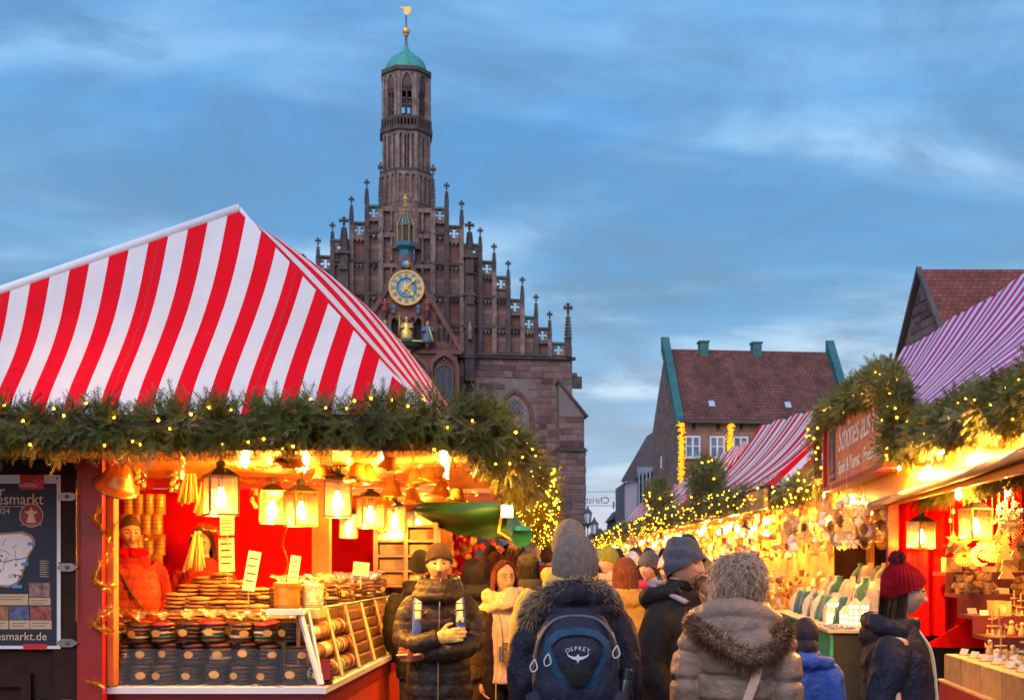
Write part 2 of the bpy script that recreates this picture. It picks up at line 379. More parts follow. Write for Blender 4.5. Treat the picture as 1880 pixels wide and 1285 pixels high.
def pinnacle(u, ztip, h=2.6, w=1., y=-.05):
    link_mesh('pinnacle', pin_me, church, (u, y, ztip-h), 0, (w, w, h/2.78))

gw = MB(); cop = MB()
for sgn in (1, -1):
    for k in range(1, 10):
        u0, u1 = U[k-1], U[k]; zt = ZT[k]; pw = u1-u0
        ph = min(1.0, pw*.82); zb = zt-ph-.12
        a, b_ = (u0, u1) if sgn > 0 else (-u1, -u0)
        w = MB(); w.box(a, b_, .12, 1.3, ZBASE-.2 if k else 0, zb); cb('gable_wall', w, stoneA)
        # pierced parapet panel with a cross-shaped hole
        q = MB(); m = (a+b_)/2; cz = zb+ph*.52; h = ph*.40; t = h*.36
        q.box(a, m-h, -.05, .3, zb, zt-.12); q.box(m+h, b_, -.05, .3, zb, zt-.12)
        q.box(m-h, m+h, -.05, .3, zb, cz-h); q.box(m-h, m+h, -.05, .3, cz+h, zt-.12)
        for sx in (-1, 1):
            for sz in (-1, 1):
                x0, x1 = sorted((m+sx*t, m+sx*h)); z0, z1 = sorted((cz+sz*t, cz+sz*h)); q.box(x0, x1, -.04, .28, z0, z1)
                q.cbox((m+sx*t, .12, cz+sz*t), (t*.7, .3, t*.7), rz=0)
        cb('pierced_panel', q, stoneL)
        c = MB(); c.box(a-.05, b_+.05, -.2, .45, zt-.12, zt+.06); cb('coping', c, copperD if k % 2 else stoneD)
        # niches: rows of blind arches under each step
        zs = [z for z in ZR if z < zb-.5]+[zb]
        for r in range(len(zs)-1):
            z0, z1 = zs[r]+.12, zs[r+1]-.08
            if z1-z0 < .7: continue
            nb = MB(); e = .17; zh = z1-min(.55, (z1-z0)*.3)
            nb.box(a, a+e, -.22, .14, z0, z1); nb.box(b_-e, b_, -.22, .14, z0, z1); nb.box(a+e, b_-e, -.2, .14, z1-.16, z1)
            n_c = 3 if pw > 1.2 else 2
            cw = (b_-a-2*e)/n_c
            for i in range(n_c):
                x0 = a+e+cw*i
                nb.prism([(x0, z1-.16), (x0, zh), (x0+cw*.12, zh+.16), (x0+cw*.5, z1-.2)], -.18, .13)
                nb.prism([(x0+cw, z1-.16), (x0+cw*.5, z1-.2), (x0+cw*.88, zh+.16), (x0+cw, zh)], -.18, .13)
            cb('niche', nb, stoneL if (r+k) % 3 else stoneD)
            pn = MB(); pn.box(a+e+.03, b_-e-.03, .08, .125, z0+.1, zh+.2); cb('niche_panel', pn, stoneR if (k*3+r*2) % 4 == 0 else stoneA)
        for z in [x for x in ZR if x < zb-.3]:
            c = MB(); c.box(a, b_, -.36, .13, z-.10, z+.10); c.box(a, b_, -.28, .13, z-.2, z-.1); cb('cornice', c, stoneD)
    for k in range(0, 10):
        u = U[k]*sgn; big = k == 9
        h = 4.0 if big else (4.2 if k == 0 else 2.6)
        pinnacle(u, ZTIP[k], h, 1.25 if big else .8)
        s_ = MB(); hw = .28 if big else .19
        s_.box(u-hw, u+hw, -.5 if big else -.34, .3, ZBASE-.1, ZTIP[k]-h+.05); cb('buttress_strip', s_, stoneD if k % 2 else stoneL)
    # thicker statue buttress with its own pinnacle
    u = cp(860.6, 412)[0]*sgn
    pinnacle(u, cp(860.6, 412)[1], 3.0, 1.35, -.75)
    s_ = MB(); z1 = cp(860, 412)[1]-3.0
    s_.box(u-.42, u+.42, -1.1, .1, ZBASE-2.5, z1-3.4); s_.box(u-.36, u+.36, -1.0, .1, z1-3.4, z1+.05)
    for z in (z1-.1, z1-3.4, z1-6.2, ZBASE-.4):
        s_.box(u-.52, u+.52, -1.2, .12, z-.12, z+.1)
    for j in range(3):
        zc = z1-1.6-j*2.7
        s_.prism([(u-.36, zc), (u+.36, zc), (u, zc+.9)], -1.24, -1.0)
    cb('statue_buttress', s_, stoneD)
    st = MB(); zc = ZBASE+1.0
    st.lathe([(.20, 0), (.24, .1), (.2, .8), (.25, 1.05), (.1, 1.25), (.13, 1.4), (.12, 1.55), (.02, 1.65)], (u, -1.3, zc), 8); cb('statue', st, stoneL, smooth=True)

# centre wall behind the porch up to the tower
w = MB(); w.box(-U[0], U[0], .1, 1.3, ZBASE, cp(747, 380)[1]); cb('gable_wall', w, stoneA)
for i in (-1, 1):
    for r in range(2, 5):
        z0, z1 = ZR[r]+.15, ZR[r+1]-.1
        nb = MB()
        for x in (.6, 1.35, 2.1): nb.box(i*x-.08, i*x+.08, -.25, .12, z0, z1)
        x0, x1 = sorted((i*.6, i*2.1)); nb.box(x0, x1, -.22, .12, z1-.35, z1)
        cb('niche', nb, stoneL)
# tower ------------------------------------------------------
TY = 2.05
def octp(ap, a0=PI/8): R_ = ap/math.cos(PI/8); return [(R_*math.cos(a0+PI/4*i), R_*math.sin(a0+PI/4*i)) for i in range(8)]
def octp_band(bm, z0, z1, a0, a1=None, mi=0):
    a1 = a1 or a0; A, B = octp(a0), octp(a1)
    V = [(x, TY+y, z0) for x, y in A]+[(x, TY+y, z1) for x, y in B]
    bm.add(V, [tuple(range(7, -1, -1)), tuple(range(8, 16))]+[(i, (i+1) % 8, (i+1) % 8+8, i+8) for i in range(8)], mi)
def tz(py): return CAMZ+(HZ-py)/F*(CHY+TY)
pxm = (CHY)/F
A1, A2, A3, A4 = 50*pxm, 44*pxm, 43.5*pxm, 42*pxm
t1 = MB(); octp_band(t1, tz(470), tz(328), A1, 46*pxm); cb('tower_base', t1, stoneA)
t2 = MB(); octp_band(t2, tz(325), tz(250), A2-.22, A2-.24); cb('tower_shaft', t2, stoneA)
for z, a, h in ((tz(327), A2+.14, .3), (tz(251), A2+.2, .35), (tz(232), A4+.2, .22), (tz(143), A4+.18, .35)):
    c = MB(); octp_band(c, z-h/2, z+h/2, a, a+.03); cb('tower_cornice', c, stoneD)
def face_T(i, ap): return Matrix.Translation((0, TY, 0)) @ Matrix.Rotation(-PI/2+PI/4*i+PI/2, 4, 'Z') @ Matrix.Translation((0, -ap, 0))
hwid = lambda ap: ap*math.tan(PI/8)
for i in range(8):
    T = face_T(i, A2); h_ = hwid(A2)
    b = MB(); z0, z1 = tz(323), tz(253)
    for x in (-h_+.11, -h_*.36, h_*.36, h_-.11): b.box(x-.11, x+.11, -.02, .26, z0, z1, 0, T)
    b.box(-.035, .035, .05, .26, z0, z1-.4, 0, T)
    b.prism([(-h_, z1), (-h_, z1-.55), (-h_*.36, z1-.25), (0, z1-.6), (h_*.36, z1-.25), (h_, z1-.55), (h_, z1)], .0, .2, 0, T)
    cb('tower_panel', b, stoneL)
    for x in (-h_*.18, h_*.18):
        s_ = MB(); s_.box(x-.10, x+.10, .14, .215, z0+.2, z1-.5, 0, T); cb('slit_window', s_, holeM)
    b = MB(); T = face_T(i, 47.5*pxm); z0, z1 = tz(385), tz(330); h_ = hwid(46*pxm)
    for x in (-h_+.1, -h_*.33, h_*.33, h_-.1): b.box(x-.09, x+.09, -.1, .25, z0, z1, 0, T)
    b.prism([(-h_, z1), (-h_, z1-.5), (-h_*.66, z1-.2), (-h_*.33, z1-.5), (0, z1-.2), (h_*.33, z1-.5), (h_*.66, z1-.2), (h_, z1-.5), (h_, z1)], -.08, .2, 0, T); cb('tower_panel', b, stoneL)
    # gallery balustrade
    b = MB(); T = face_T(i, A4+.2); h_ = hwid(A4+.2); z0, z1 = tz(248), tz(229)
    for j in range(7): x = -h_+2*h_*j/6; b.box(x-.06, x+.06, 0, .12, z0, z1-.12, 0, T)
    b.box(-h_, h_, -.03, .16, z1-.14, z1, 0, T); b.box(-h_, h_, 0, .14, z0, z0+.1, 0, T)
    for j in range(6): x = -h_+2*h_*(j+.5)/6; b.prism([(x-.17, z1-.14), (x-.17, z1-.4), (x, z1-.2), (x+.17, z1-.4), (x+.17, z1-.14)], .02, .1, 0, T)
    cb('gallery_balustrade', b, stoneD)
    # belfry with open traceried windows
    b = MB(); T = face_T(i, A4); h_ = hwid(A4); z0, z1 = tz(229), tz(145); g_ = h_*.52; zs = tz(172); za = tz(150)
    b.box(-h_, -g_, 0, .45, z0, z1, 0, T); b.box(g_, h_, 0, .45, z0, z1, 0, T)
    arc = [(g_-(2*g_)*(1-math.cos(PI/3*j/5)), zs+(za-zs)*math.sin(PI/3*j/5)/math.sin(PI/3)) for j in range(6)]
    b.prism([(g_, z1), (g_, zs)]+arc[1:]+[(0, z1)], 0, .42, 0, T); b.prism([(-g_, z1), (0, z1)]+[(-x, z) for x, z in reversed(arc[1:])]+[(-g_, zs)], 0, .42, 0, T)
    for x in (-h_+.1, h_-.1): b.box(x-.12, x+.12, -.16, .02, z0, z1-.3, 0, T)
    cb('belfry_pier', b, stoneL)
    b = MB()
    b.box(-.06, .06, .1, .25, z0, tz(170), 0, T)
    for zc in (tz(181), tz(196), tz(207)): b.box(-g_, g_, .1, .25, zc-.07, zc+.07, 0, T)
    b.prism([(-g_, tz(170)), (-g_, tz(153)), (g_, tz(153)), (g_, tz(170)), (g_*.5, tz(180)), (0, tz(170)), (-g_*.5, tz(180))], .1, .22, 0, T)
    for sx in (-1, 1):
        for j in range(3):
            b.cbox(T @ Vector((sx*g_*.5, .17, tz(201-j*2)-j*.35)), (g_*.5, .12, .12), rz=PI/4*i)
    cb('belfry_tracery', b, stoneD)
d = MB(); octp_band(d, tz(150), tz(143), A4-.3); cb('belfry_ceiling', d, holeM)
prof = [(39.5, 147), (41, 143), (40.8, 137), (39.3, 129), (36.5, 122), (32, 115), (26.5, 109.5), (20, 105), (14, 101), (9, 97), (5.5, 92), (3.6, 86), (2.2, 76), (1.3, 67)]
d = MB(); d.lathe([(r*pxm, tz(y)) for r, y in prof], (0, TY, 0), 16, a0=PI/8); do = cb('dome', d, copper, smooth=True)
d = MB(); d.lathe([(6*pxm, tz(94)), (4*pxm, tz(88)), (2.4*pxm, tz(77)), (1.4*pxm, tz(66))], (0, TY, 0), 8); cb('dome_spike', d, stoneD, parent=do)
d = MB(); d.ball((0, TY, tz(58)), 7.6*pxm, 16, 10); d.lathe([(4*pxm, tz(67)), (4.4*pxm, tz(65.5)), (2*pxm, tz(64))], (0, TY, 0), 10); cb('gilded_ball', d, gold, parent=do, smooth=True)
d = MB(); d.tube([(0, TY, tz(52)), (0, TY, tz(28))], .07, 6); cb('vane_rod', d, copperD, parent=do)
d = MB(); zc = tz(21)
d.prism([(-.62, zc+.4), (-.3, zc+.32), (-.1, zc+.35), (.35, zc+.42), (.45, zc+.1), (.3, zc-.25), (.05, zc-.42), (-.05, zc-.42), (-.2, zc-.15), (-.25, zc+.15), (-.6, zc+.3)], TY-.04, TY+.04); cb('weather_vane', d, gold, parent=do)

# clock porch ------------------------------------------------
PY = -4.0
def pp(px, py, y=PY): return cp(px, py, y)
ua, za_ = pp(745, 471); uc = ua
ue, ze = pp(842, 640); hw = ue-uc
p = MB(); p.prism([(uc-hw, ze), (uc+hw, ze), (uc, za_)], PY, .1); cb('porch_gable', p, stoneR)
p = MB(); p.box(uc-hw+.1, uc+hw-.1, PY+.05, .1, 0, ze); cb('porch_wall', p, stoneR)
for sg in (-1, 1):
    p = MB(); L = Vector((hw, 0, ze-za_)); n_ = Vector((-(ze-za_), 0, hw)).normalized()
    a = Vector((0, 0, za_+.25)); q0, q1 = (a.x, a.z), (hw+.3, ze-.05)
    p.prism([(uc+sg*q0[0], q0[1]), (uc+sg*q1[0], q1[1]), (uc+sg*(q1[0]-.1), q1[1]-.5), (uc+sg*q0[0], q0[1]-.85)], PY-.28, PY+.3); cb('gable_coping', p, stoneR)
    for j in range(1, 8):
        k = MB(); t = j/8; c_ = (uc+sg*hw*t, PY-.05, za_+(ze-za_)*t+.3); k.ball(c_, .2, 6, 5); cb('crocket', k, stoneD)
    # tracery panels beside the clockwork
    for j, (px, y0, y1) in enumerate(((806, 600, 626), (815, 600, 626), (806, 580, 596), (822, 613, 630))):
        u, z0 = pp(px, y1); z1 = pp(px, y0)[1]; u = uc+sg*(u-uc)
        k = MB(); k.prism([(u-.14, z0), (u+.14, z0), (u+.14, z1-.2), (u, z1), (u-.14, z1-.2)], PY-.03, PY+.02); cb('blind_light', k, holeM)
    for x in (799, 827):
        u, z0 = pp(x, 636); z1 = pp(x, 572 if x < 810 else 612)[1]; u = uc+sg*(u-uc); k = MB(); k.box(u-.07, u+.07, PY-.12, PY+.02, z0, z1); cb('mullion', k, stoneR)
# clock
uk, zk = pp(746, 530); RC = 32.5*96/F
def disc(bm, r0, r1, y0, y1, n=48, mi=0):
    for i in range(n):
        a, b = 2*PI*i/n, 2*PI*(i+1)/n
        q = [(uk+r0*math.sin(a), zk+r0*math.cos(a)), (uk+r1*math.sin(a), zk+r1*math.cos(a)), (uk+r1*math.sin(b), zk+r1*math.cos(b)), (uk+r0*math.sin(b), zk+r0*math.cos(b))]
        bm.prism(q, y0, y1, mi)
k = MB(); disc(k, RC*.9, RC, PY-.38, PY); ck = cb('clock_rim', k, goldp, auto=True)
k = MB(); disc(k, RC*.57, RC*.9, PY-.30, PY); cb('clock_hour_ring', k, goldp, parent=ck)
k = MB(); disc(k, .01, RC*.57, PY-.27, PY); cb('clock_face', k, azure, parent=ck)
k = MB(); disc(k, RC*.53, RC*.575, PY-.34, PY-.26); cb('clock_inner_ring', k, stoneR, parent=ck)
for i in range(24):
    a = 2*PI*i/24; r1 = RC*(.52 if i % 2 else .42); k = MB()
    k.prism([(uk+.1*math.sin(a-.9), zk+.1*math.cos(a-.9)), (uk+r1*math.sin(a), zk+r1*math.cos(a)), (uk+.1*math.sin(a+.9), zk+.1*math.cos(a+.9))], PY-.31, PY-.27); cb('sun_ray', k, goldp if i % 2 == 0 else mat('silver_paint', (.62, .66, .7), .4), parent=ck)
ROM = ['XII', 'I', 'II', 'III', 'IIII', 'V', 'VI', 'VII', 'VIII', 'IX', 'X', 'XI']
for i in range(12):
    a = 2*PI*i/12; r = RC*.735
    k = MB(); c_ = Vector((uk+r*math.sin(a), PY-.31, zk+r*math.cos(a))); k.cbox(c_, (RC*.2, .05, RC*.22), R=Matrix.Rotation(a, 3, 'Y')); cb('numeral_plate', k, azure, parent=ck)
    o = text_obj('numeral', ROM[i], goldp, ck, .32, (c_.x, PY-.35, c_.z), (PI/2, a, 0), .01, align='CENTER', sx=.6)
    o.location = Vector((uk+(r-.1)*math.sin(a), PY-.36, zk+(r-.1)*math.cos(a)))-OFF[ck.name]
k = MB(); k.ball((uk, PY-.3, zk), RC*.2, 14, 8, sc=(1, .4, 1)); cb('sun_boss', k, gold, parent=ck, smooth=True)
for a, L_, wd in ((math.radians(140), RC*.62, .17), (math.radians(42), RC*.8, .13)):
    k = MB(); s0, c0 = math.sin(a), math.cos(a)
    pr = lambda l, o_: (uk+s0*l+c0*o_, zk+c0*l-s0*o_)
    k.prism([pr(-L_*.45, -wd*.7), pr(-L_*.2, -wd*.35), pr(L_*.62, -wd*.35), pr(L_*.66, -wd*1.3), pr(L_, 0), pr(L_*.66, wd*1.3), pr(L_*.62, wd*.35), pr(-L_*.2, wd*.35), pr(-L_*.45, wd*.7)], PY-.47, PY-.42); cb('clock_hand', k, gold, parent=ck)
ub, zb_ = pp(745, 488); k = MB(); k.ball((ub-.0, PY-.35, zb_), 7.3*96/F, 16, 12)
Vn = np.array(k.v); cents = [Vn[list(f)].mean(0)[0] for f in k.f]; k.m = [1 if x > ub+.03 else 0 for x in cents]; cb('moon_ball', k, [azure, goldp], smooth=True)
# clockwork niche with enthroned gilded figure
u0, z1 = pp(718, 586); u1, z0 = pp(773.5, 626)
k = MB(); k.box(u0, u1, PY-.06, PY-.02, z0, z1); cb('clockwork_niche', k, holeM)
for x in (u0-.12, u1+.12):
    k = MB(); k.box(x-.12, x+.12, PY-.5, PY+.05, z0-.1, z1+.3); cb('niche_jamb', k, stoneR)
k = MB(); n_s = 5; sw = (u1-u0)/n_s
for i in range(n_s):
    x = u0+sw*i; k.prism([(x, z1+.5), (x, z1-.35), (x+sw*.15, z1-.1), (x+sw*.5, z1+.15), (x+sw*.85, z1-.1), (x+sw, z1-.35), (x+sw, z1+.5)], PY-.55, PY-.3)
cb('niche_canopy', k, stoneR)
uf = (u0+u1)/2
k = MB(); k.lathe([(1.28, 0), (1.42, .12), (1.38, .3), (1.2, .34)], (uf, PY-.3, z0-.4), 20, sy=.75); pl = cb('clockwork_platform', k, mat('dark_green_paint', (.03, .09, .08), .6))
k = MB(); k.lathe([(.05, -1.0), (.45, -.75), (.6, -.5), (1.2, -.15), (1.3, 0)], (uf, PY-.3, z0-.42), 16, sy=.75); cb('platform_corbel', k, stoneD, parent=pl)
k = MB(); k.lathe([(.3, -.75), (.42, -.68), (.4, -.6)], (uf, PY-.45, z0-.35), 12); k.ball((uf-.2, PY-.62, z0-.95), .16, 8, 6); k.ball((uf+.2, PY-.62, z0-.95), .16, 8, 6); cb('corbel_gilding', k, gold, parent=pl)
k = MB(); disc_y = PY-.62; k.box(uf-1.3, uf+1.3, disc_y-.68, disc_y-.6, z0-.3, z0-.2); cb('platform_moulding', k, goldp, parent=pl)
def figure(name, u, z, h, robe, trim, y=PY-.6, trumpet=0, seated=False):
    k = MB(); w = h*.2
    k.lathe([(w*1.25, 0), (w*1.35, h*.05), (w*(1.5 if seated else .95), h*.35), (w*.9, h*.5), (w*1.05, h*.72), (w*.45, h*.82)], (u, y, z), 10, sy=.75)
    for sx in (-1, 1): k.tube([(u+sx*w*.9, y, z+h*.75), (u+sx*w*1.35, y-.12, z+h*.55), (u+sx*w*.55, y-.32, z+h*.55)], [h*.075, h*.065, h*.05], 6)
    o = cb(name, k, robe, smooth=True)
    k = MB(); k.ball((u, y-.04, z+h*.89), h*.085, 10, 8, sc=(.9, 1, 1.15)); cb('head', k, mat('painted_skin', (.55, .33, .24), .6), parent=o, smooth=True)
    k = MB()
    if seated:
        k.lathe([(h*.075, 0), (h*.09, h*.06), (h*.1, h*.11), (h*.05, h*.12)], (u, y-.04, z+h*.93), 8)
        k.tube([(u-w*1.9, y-.3, z+h*.15), (u-w*1.6, y-.3, z+h*1.1)], h*.025, 6)
    else: k.lathe([(h*.09, 0), (h*.06, h*.06), (h*.01, h*.08)], (u, y-.04, z+h*.95), 8)
    if trumpet: k.tube([(u+trumpet*h*.05, y-.3, z+h*.75), (u+trumpet*h*.25, y-.35, z+h*.05)], [h*.02, h*.07], 8)
    cb('crown' if seated else 'trumpet' if trumpet else 'cap', k, trim, parent=o, smooth=True); return o
blueR = mat('blue_painted_robe', (.08, .16, .24), .6); redR = mat('red_painted_robe', (.3, .05, .05), .6)
k = MB(); k.box(uf-.62, uf+.62, PY-.5, PY-.07, z0+.05, z0+1.5); k.prism([(uf-.7, z0+1.5), (uf+.7, z0+1.5), (uf+.4, z0+1.75), (uf-.4, z0+1.75)], PY-.4, PY-.07); cb('throne', k, stoneR)
figure('enthroned_figure', uf, z0-.05, 1.75, gold, gold, PY-.75, seated=True)
for px, py, hh, rb, tp in ((707, 627, 1.75, blueR, -1), (785, 629, 1.75, blueR, 1), (706.5, 569, .95, redR, 0), (723, 574, .75, blueR, 0), (768, 574, .75, blueR, 0), (784.5, 569, .95, redR, 0)):
    u, z = pp(px, py, PY-.6)
    figure('figurine', u, z, hh, rb, goldp if tp else stoneR, PY-.45, tp)
    k = MB(); k.lathe([(.06, -.5), (.2, -.2), (.32, -.05), (.32, 0)], (u, PY-.4, z), 8); cb('figure_console', k, stoneR)
# string course, arches and windows of the porch
k = MB(); k.box(uc-hw-.2, uc+hw+.2, PY-.22, PY+.1, ze-.5, ze-.2); cb('porch_cornice', k, stoneR)
def arch_pts(u, z0, w, h_spr, h_tot, n=8, sharp=True):
    pts = []
    for i in range(n+1):
        t = i/n; a = t*PI/3; x = w-(2*w)*(1-math.cos(a)); z = h_spr+(h_tot-h_spr)*math.sin(a)/math.sin(PI/3); pts.append((x, z))
    return [(u+w, z0)]+[(u+x, z) for x, z in pts]+[(u-x, z) for x, z in reversed(pts[:-1])]+[(u-w, z0)]
def arch_ring(bm, u, z0, w, hs, ht, th, y0, y1):
    A_ = arch_pts(u, z0, w, hs, ht); B_ = arch_pts(u, z0, w+th, hs, ht+th*1.3)
    for i in range(len(A_)-1): bm.prism([A_[i], B_[i], B_[i+1], A_[i+1]], y0, y1)
for px, w, ya, yb in ((815, .95, 646, 760), (755, 1.5, 648, 760), (690, .95, 646, 760)):
    u, zt = pp(px, ya); zb2 = pp(px, yb)[1]-3; hs = zt-w*1.5
    k = MB(); arch_ring(k, u, zb2, w, hs, zt-.35, .35, PY-.32, PY+.05); cb('porch_arch', k, stoneR)
    k = MB(); k.prism(arch_pts(u, zb2, w*.78, hs-.2, zt-.9), PY-.04, PY+.02); cb('porch_window', k, dkglass if px != 755 else stoneD)
    k = MB()
    for x in (-w*.26, w*.26): k.box(u+x-.05, u+x+.05, PY-.16, PY-.03, zb2, hs)
    for i in range(5): k.ball((u+(i-2)*w*.2, PY-.1, hs+.3+.25*(2-abs(i-2))), .12, 6, 5)
    arch_ring(k, u, zb2, w*.72, hs-.3, zt-1.1, .12, PY-.18, PY-.02); cb('window_tracery', k, stoneR)
# gilded turret over the gable
uT, zT0 = pp(745, 449, PY); zT1 = pp(745, 353, PY)[1]; H_ = zT1-zT0
k = MB(); k.lathe([(.5, -1.3), (.55, -.3), (.9, 0), (.95, .35), (.8, .4)], (uT, PY+.9, zT0), 8, a0=PI/8); tur = cb('clock_turret', k, mat('blue_green_paint', (.05, .17, .22), .5))
k = MB(); k.lathe([(.62, .35), (.62, 1.6), (.7, 1.7), (.5, 1.75)], (uT, PY+.9, zT0), 8, a0=PI/8); cb('turret_core', k, stoneD, parent=tur)
for i in range(8):
    a = PI/4*i+PI/8; x, y = uT+.74*math.cos(a), PY+.9+.74*math.sin(a)
    k = MB(); k.tube([(x, y, zT0+.3), (x, y, zT0+1.8)], .055, 6); k.ball((x, y, zT0+1.9), .11, 6, 5); cb('gilded_column', k, goldD, parent=tur)
    k = MB(); k.tube([(uT+.74*math.cos(a), PY+.9+.74*math.sin(a), zT0+1.75), (uT+.3*math.cos(a), PY+.9+.3*math.sin(a), zT0+2.9), (uT, PY+.9, zT1-.2)], [.05, .045, .03], 5)
    for j in range(5): r = .66-.11*j; k.ball((uT+r*math.cos(a), PY+.9+r*math.sin(a), zT0+1.9+j*.38), .085, 6, 4)
    cb('gilded_rib', k, goldD, parent=tur)
k = MB(); k.lathe([(.6, 1.75), (.3, 2.7), (.05, H_-.4)], (uT, PY+.9, zT0), 8); cb('turret_spire', k, mat('blue_green_paint', (.05, .17, .22), .5), parent=tur)
k = MB(); k.ball((uT, PY+.9, zT1-.25), .16, 8, 6); k.ball((uT, PY+.9, zT1), .1, 8, 6); cb('turret_finial', k, gold, parent=tur)

# wings: coursed masonry ---------------------------------------
uw0, uw1 = cp(845, 700)[0], cp(1051, 700)[0]
ur0, ur1 = cp(1027, 800, -1.6)[0], cp(1075.5, 800, -1.6)[0]
bx_mesh = []
for i in range(5):
    rr = random.Random(i); b = MB(); e = .03
    j = lambda: rr.uniform(-.02, .02)
    V = [(-.5, .5, -.5), (.5, .5, -.5), (.5, .5, .5), (-.5, .5, .5), (-.5, -.3, -.5), (.5, -.3, -.5), (.5, -.3, .5), (-.5, -.3, .5), (-.46+j(), -.5, -.43+j()), (.46+j(), -.5, -.43+j()), (.46+j(), -.5, .43+j()), (-.46+j(), -.5, .43+j())]
    b.add(V, [(0, 1, 5, 4), (1, 2, 6, 5), (2, 3, 7, 6), (3, 0, 4, 7), (4, 5, 9, 8), (5, 6, 10, 9), (6, 7, 11, 10), (7, 4, 8, 11), (8, 9, 10, 11)])
    o = b.build('stone_block', blockM, recenter=False); bx_mesh.append(o.data); bpy.data.objects.remove(o)
NBLK = [0]
def masonry(parent, u0, u1, z0, z1, y, rows, wmin, wmax, keep=lambda u, z: True, seed=1, gap=.035, dep=.12, axis='x', lim=300):
    """coursed blocks on a wall whose outer face lies at y (axis x) or at x=y (axis y)"""
    rr = random.Random(seed); z = z0; hs = []
    while z < z1-.05: h = rr.choice(rows); h = min(h, z1-z); hs.append((z, h)); z += h
    cand = []
    for z, h in hs:
        u = u0
        while u < u1-.05:
            w = rr.uniform(wmin, wmax); w = u1-u if u1-u-w < wmin*.6 else min(w, u1-u)
            if keep(u+w/2, z+h/2): cand.append((u+w/2, z+h/2, w, h))
            u += w
    cand.sort(key=lambda c: -c[1]); extra = MB()
    for i, (u, z, w, h) in enumerate(cand):
        dd = rr.uniform(-.03, .02)
        if i < lim:
            if axis == 'x': link_mesh('stone_block', rr.choice(bx_mesh), parent, (u, y-dd, z), 0, (w-gap, dep, h-gap))
            else: link_mesh('stone_block', rr.choice(bx_mesh), parent, (y+dd, u, z), -PI/2 if axis == 'y-' else PI/2, (w-gap, dep, h-gap))
        else:
            if axis == 'x': extra.box(u-w/2+gap/2, u+w/2-gap/2, y-dep/2-dd, y+dep/2, z-h/2+gap/2, z+h/2-gap/2)
    if extra.f: extra.build('stone_courses', blockM, parent, kind='stuff')
uwin, zwt = cp(945, 700); wwin = cp(980, 800)[0]-uwin
wm = MB(); wm.box(uw0, uw1, .1, 1.2, 0, ZBASE); wing = cb('wing_wall', wm, mortarM)
zlow = cp(900, 1000)[1]
inwin = lambda u, z: not (abs(u-uwin) < wwin+.1 and z < zwt-1.0) and not (abs(u-uwin) < wwin*.6 and z < zwt+.1)
inall = lambda u, z: inwin(u, z) and not (u > ur0 and z < cp(1030, 702, -1.6)[1])
masonry(wing, uw0, uw1-.02, zlow, ZBASE-.3, .1, (.5, .56, .62), .55, 1.25, inall, 3, lim=240)
k = MB(); k.box(uw0-.1, uw1+.25, -.28, .3, ZBASE-.32, ZBASE-.1); cb('wing_cornice', k, stoneD)
k = MB(); zt = zwt-.1; hs = zt-wwin*1.75
arch_ring(k, uwin, zlow, wwin*.80, hs, zt-.9, .3, -.08, .2); cb('window_arch', k, stoneR)
k = MB(); arch_ring(k, uwin, zlow, wwin*.62, hs, zt-1.5, .22, .0, .25); cb('window_arch', k, stoneL)
k = MB(); k.prism(arch_pts(uwin, zlow, wwin*.64, hs, zt-1.45), .04, .1); cb('window_glass', k, paleglass)
for x in (-.25, .25):
    k = MB(); k.box(uwin+x*wwin*.85-.05, uwin+x*wwin*.85+.05, -.06, .06, zlow, hs); cb('mullion', k, stoneL)
k = MB()
for i in range(-3, 4):
    for j in range(3):
        zc = hs+.1+j*.45+(abs(i) % 2)*.2
        if abs(i)*.21 < wwin*.62*(1-j*.25): k.cbox((uwin+i*.21, 0, zc), (.07, .12, .32), R=Matrix.Rotation(.7 if i % 2 else -.7, 3, 'Y'))
cb('window_tracery', k, stoneR)
# corner buttress with sloped head
zb0 = cp(1075, 762, -1.6)[1]; zb1 = cp(1030, 701, -1.6)[1]; zo = cp(1075, 826, -1.6)[1]
k = MB(); k.box(ur0, ur1-.12, -1.5, 1.2, zo, zb0-.1); k.box(ur0, ur1, -1.55, 1.2, 0, zo); k.prism([(ur0, zb0-.1), (ur1-.12, zb0-.1), (ur0, zb1)], -1.5, 1.2); bt = cb('corner_buttress', k, mortarM)
k = MB(); k.prism([(ur0-.1, zb1+.25), (ur0-.1, zb1-.05), (ur1+.1, zb0-.25), (ur1+.25, zb0-.1)], -1.75, 1.3); cb('buttress_cap', k, stoneD)
k = MB(); k.box(ur0-.02, ur1+.12, -1.75, 1.25, zo-.12, zo+.05); k.box(ur0-.02, ur1+.02, -1.66, 1.25, zo+.05, zo+.2); cb('string_course', k, stoneD)
masonry(bt, ur0, ur1-.14, zo+.2, zb0-.12, -1.5, (.5, .56), .55, 1.2, seed=5)
masonry(bt, ur0, ur1-.02, zlow, zo-.15, -1.55, (.5, .56), .55, 1.2, seed=6)
masonry(bt, -1.4, 1.1, zlow, zo-.15, ur1, (.5, .56), .55, 1.2, seed=7, axis='y+', lim=60)
k = MB(); k.box(uw1-.02, uw1+.9, .2, .5, cp(1050, 712)[1], cp(1050, 690)[1]); k.box(uw1, uw1+.45, .1, .6, cp(1050, 690)[1], cp(1050, 684)[1]); cb('gargoyle', k, stoneD)
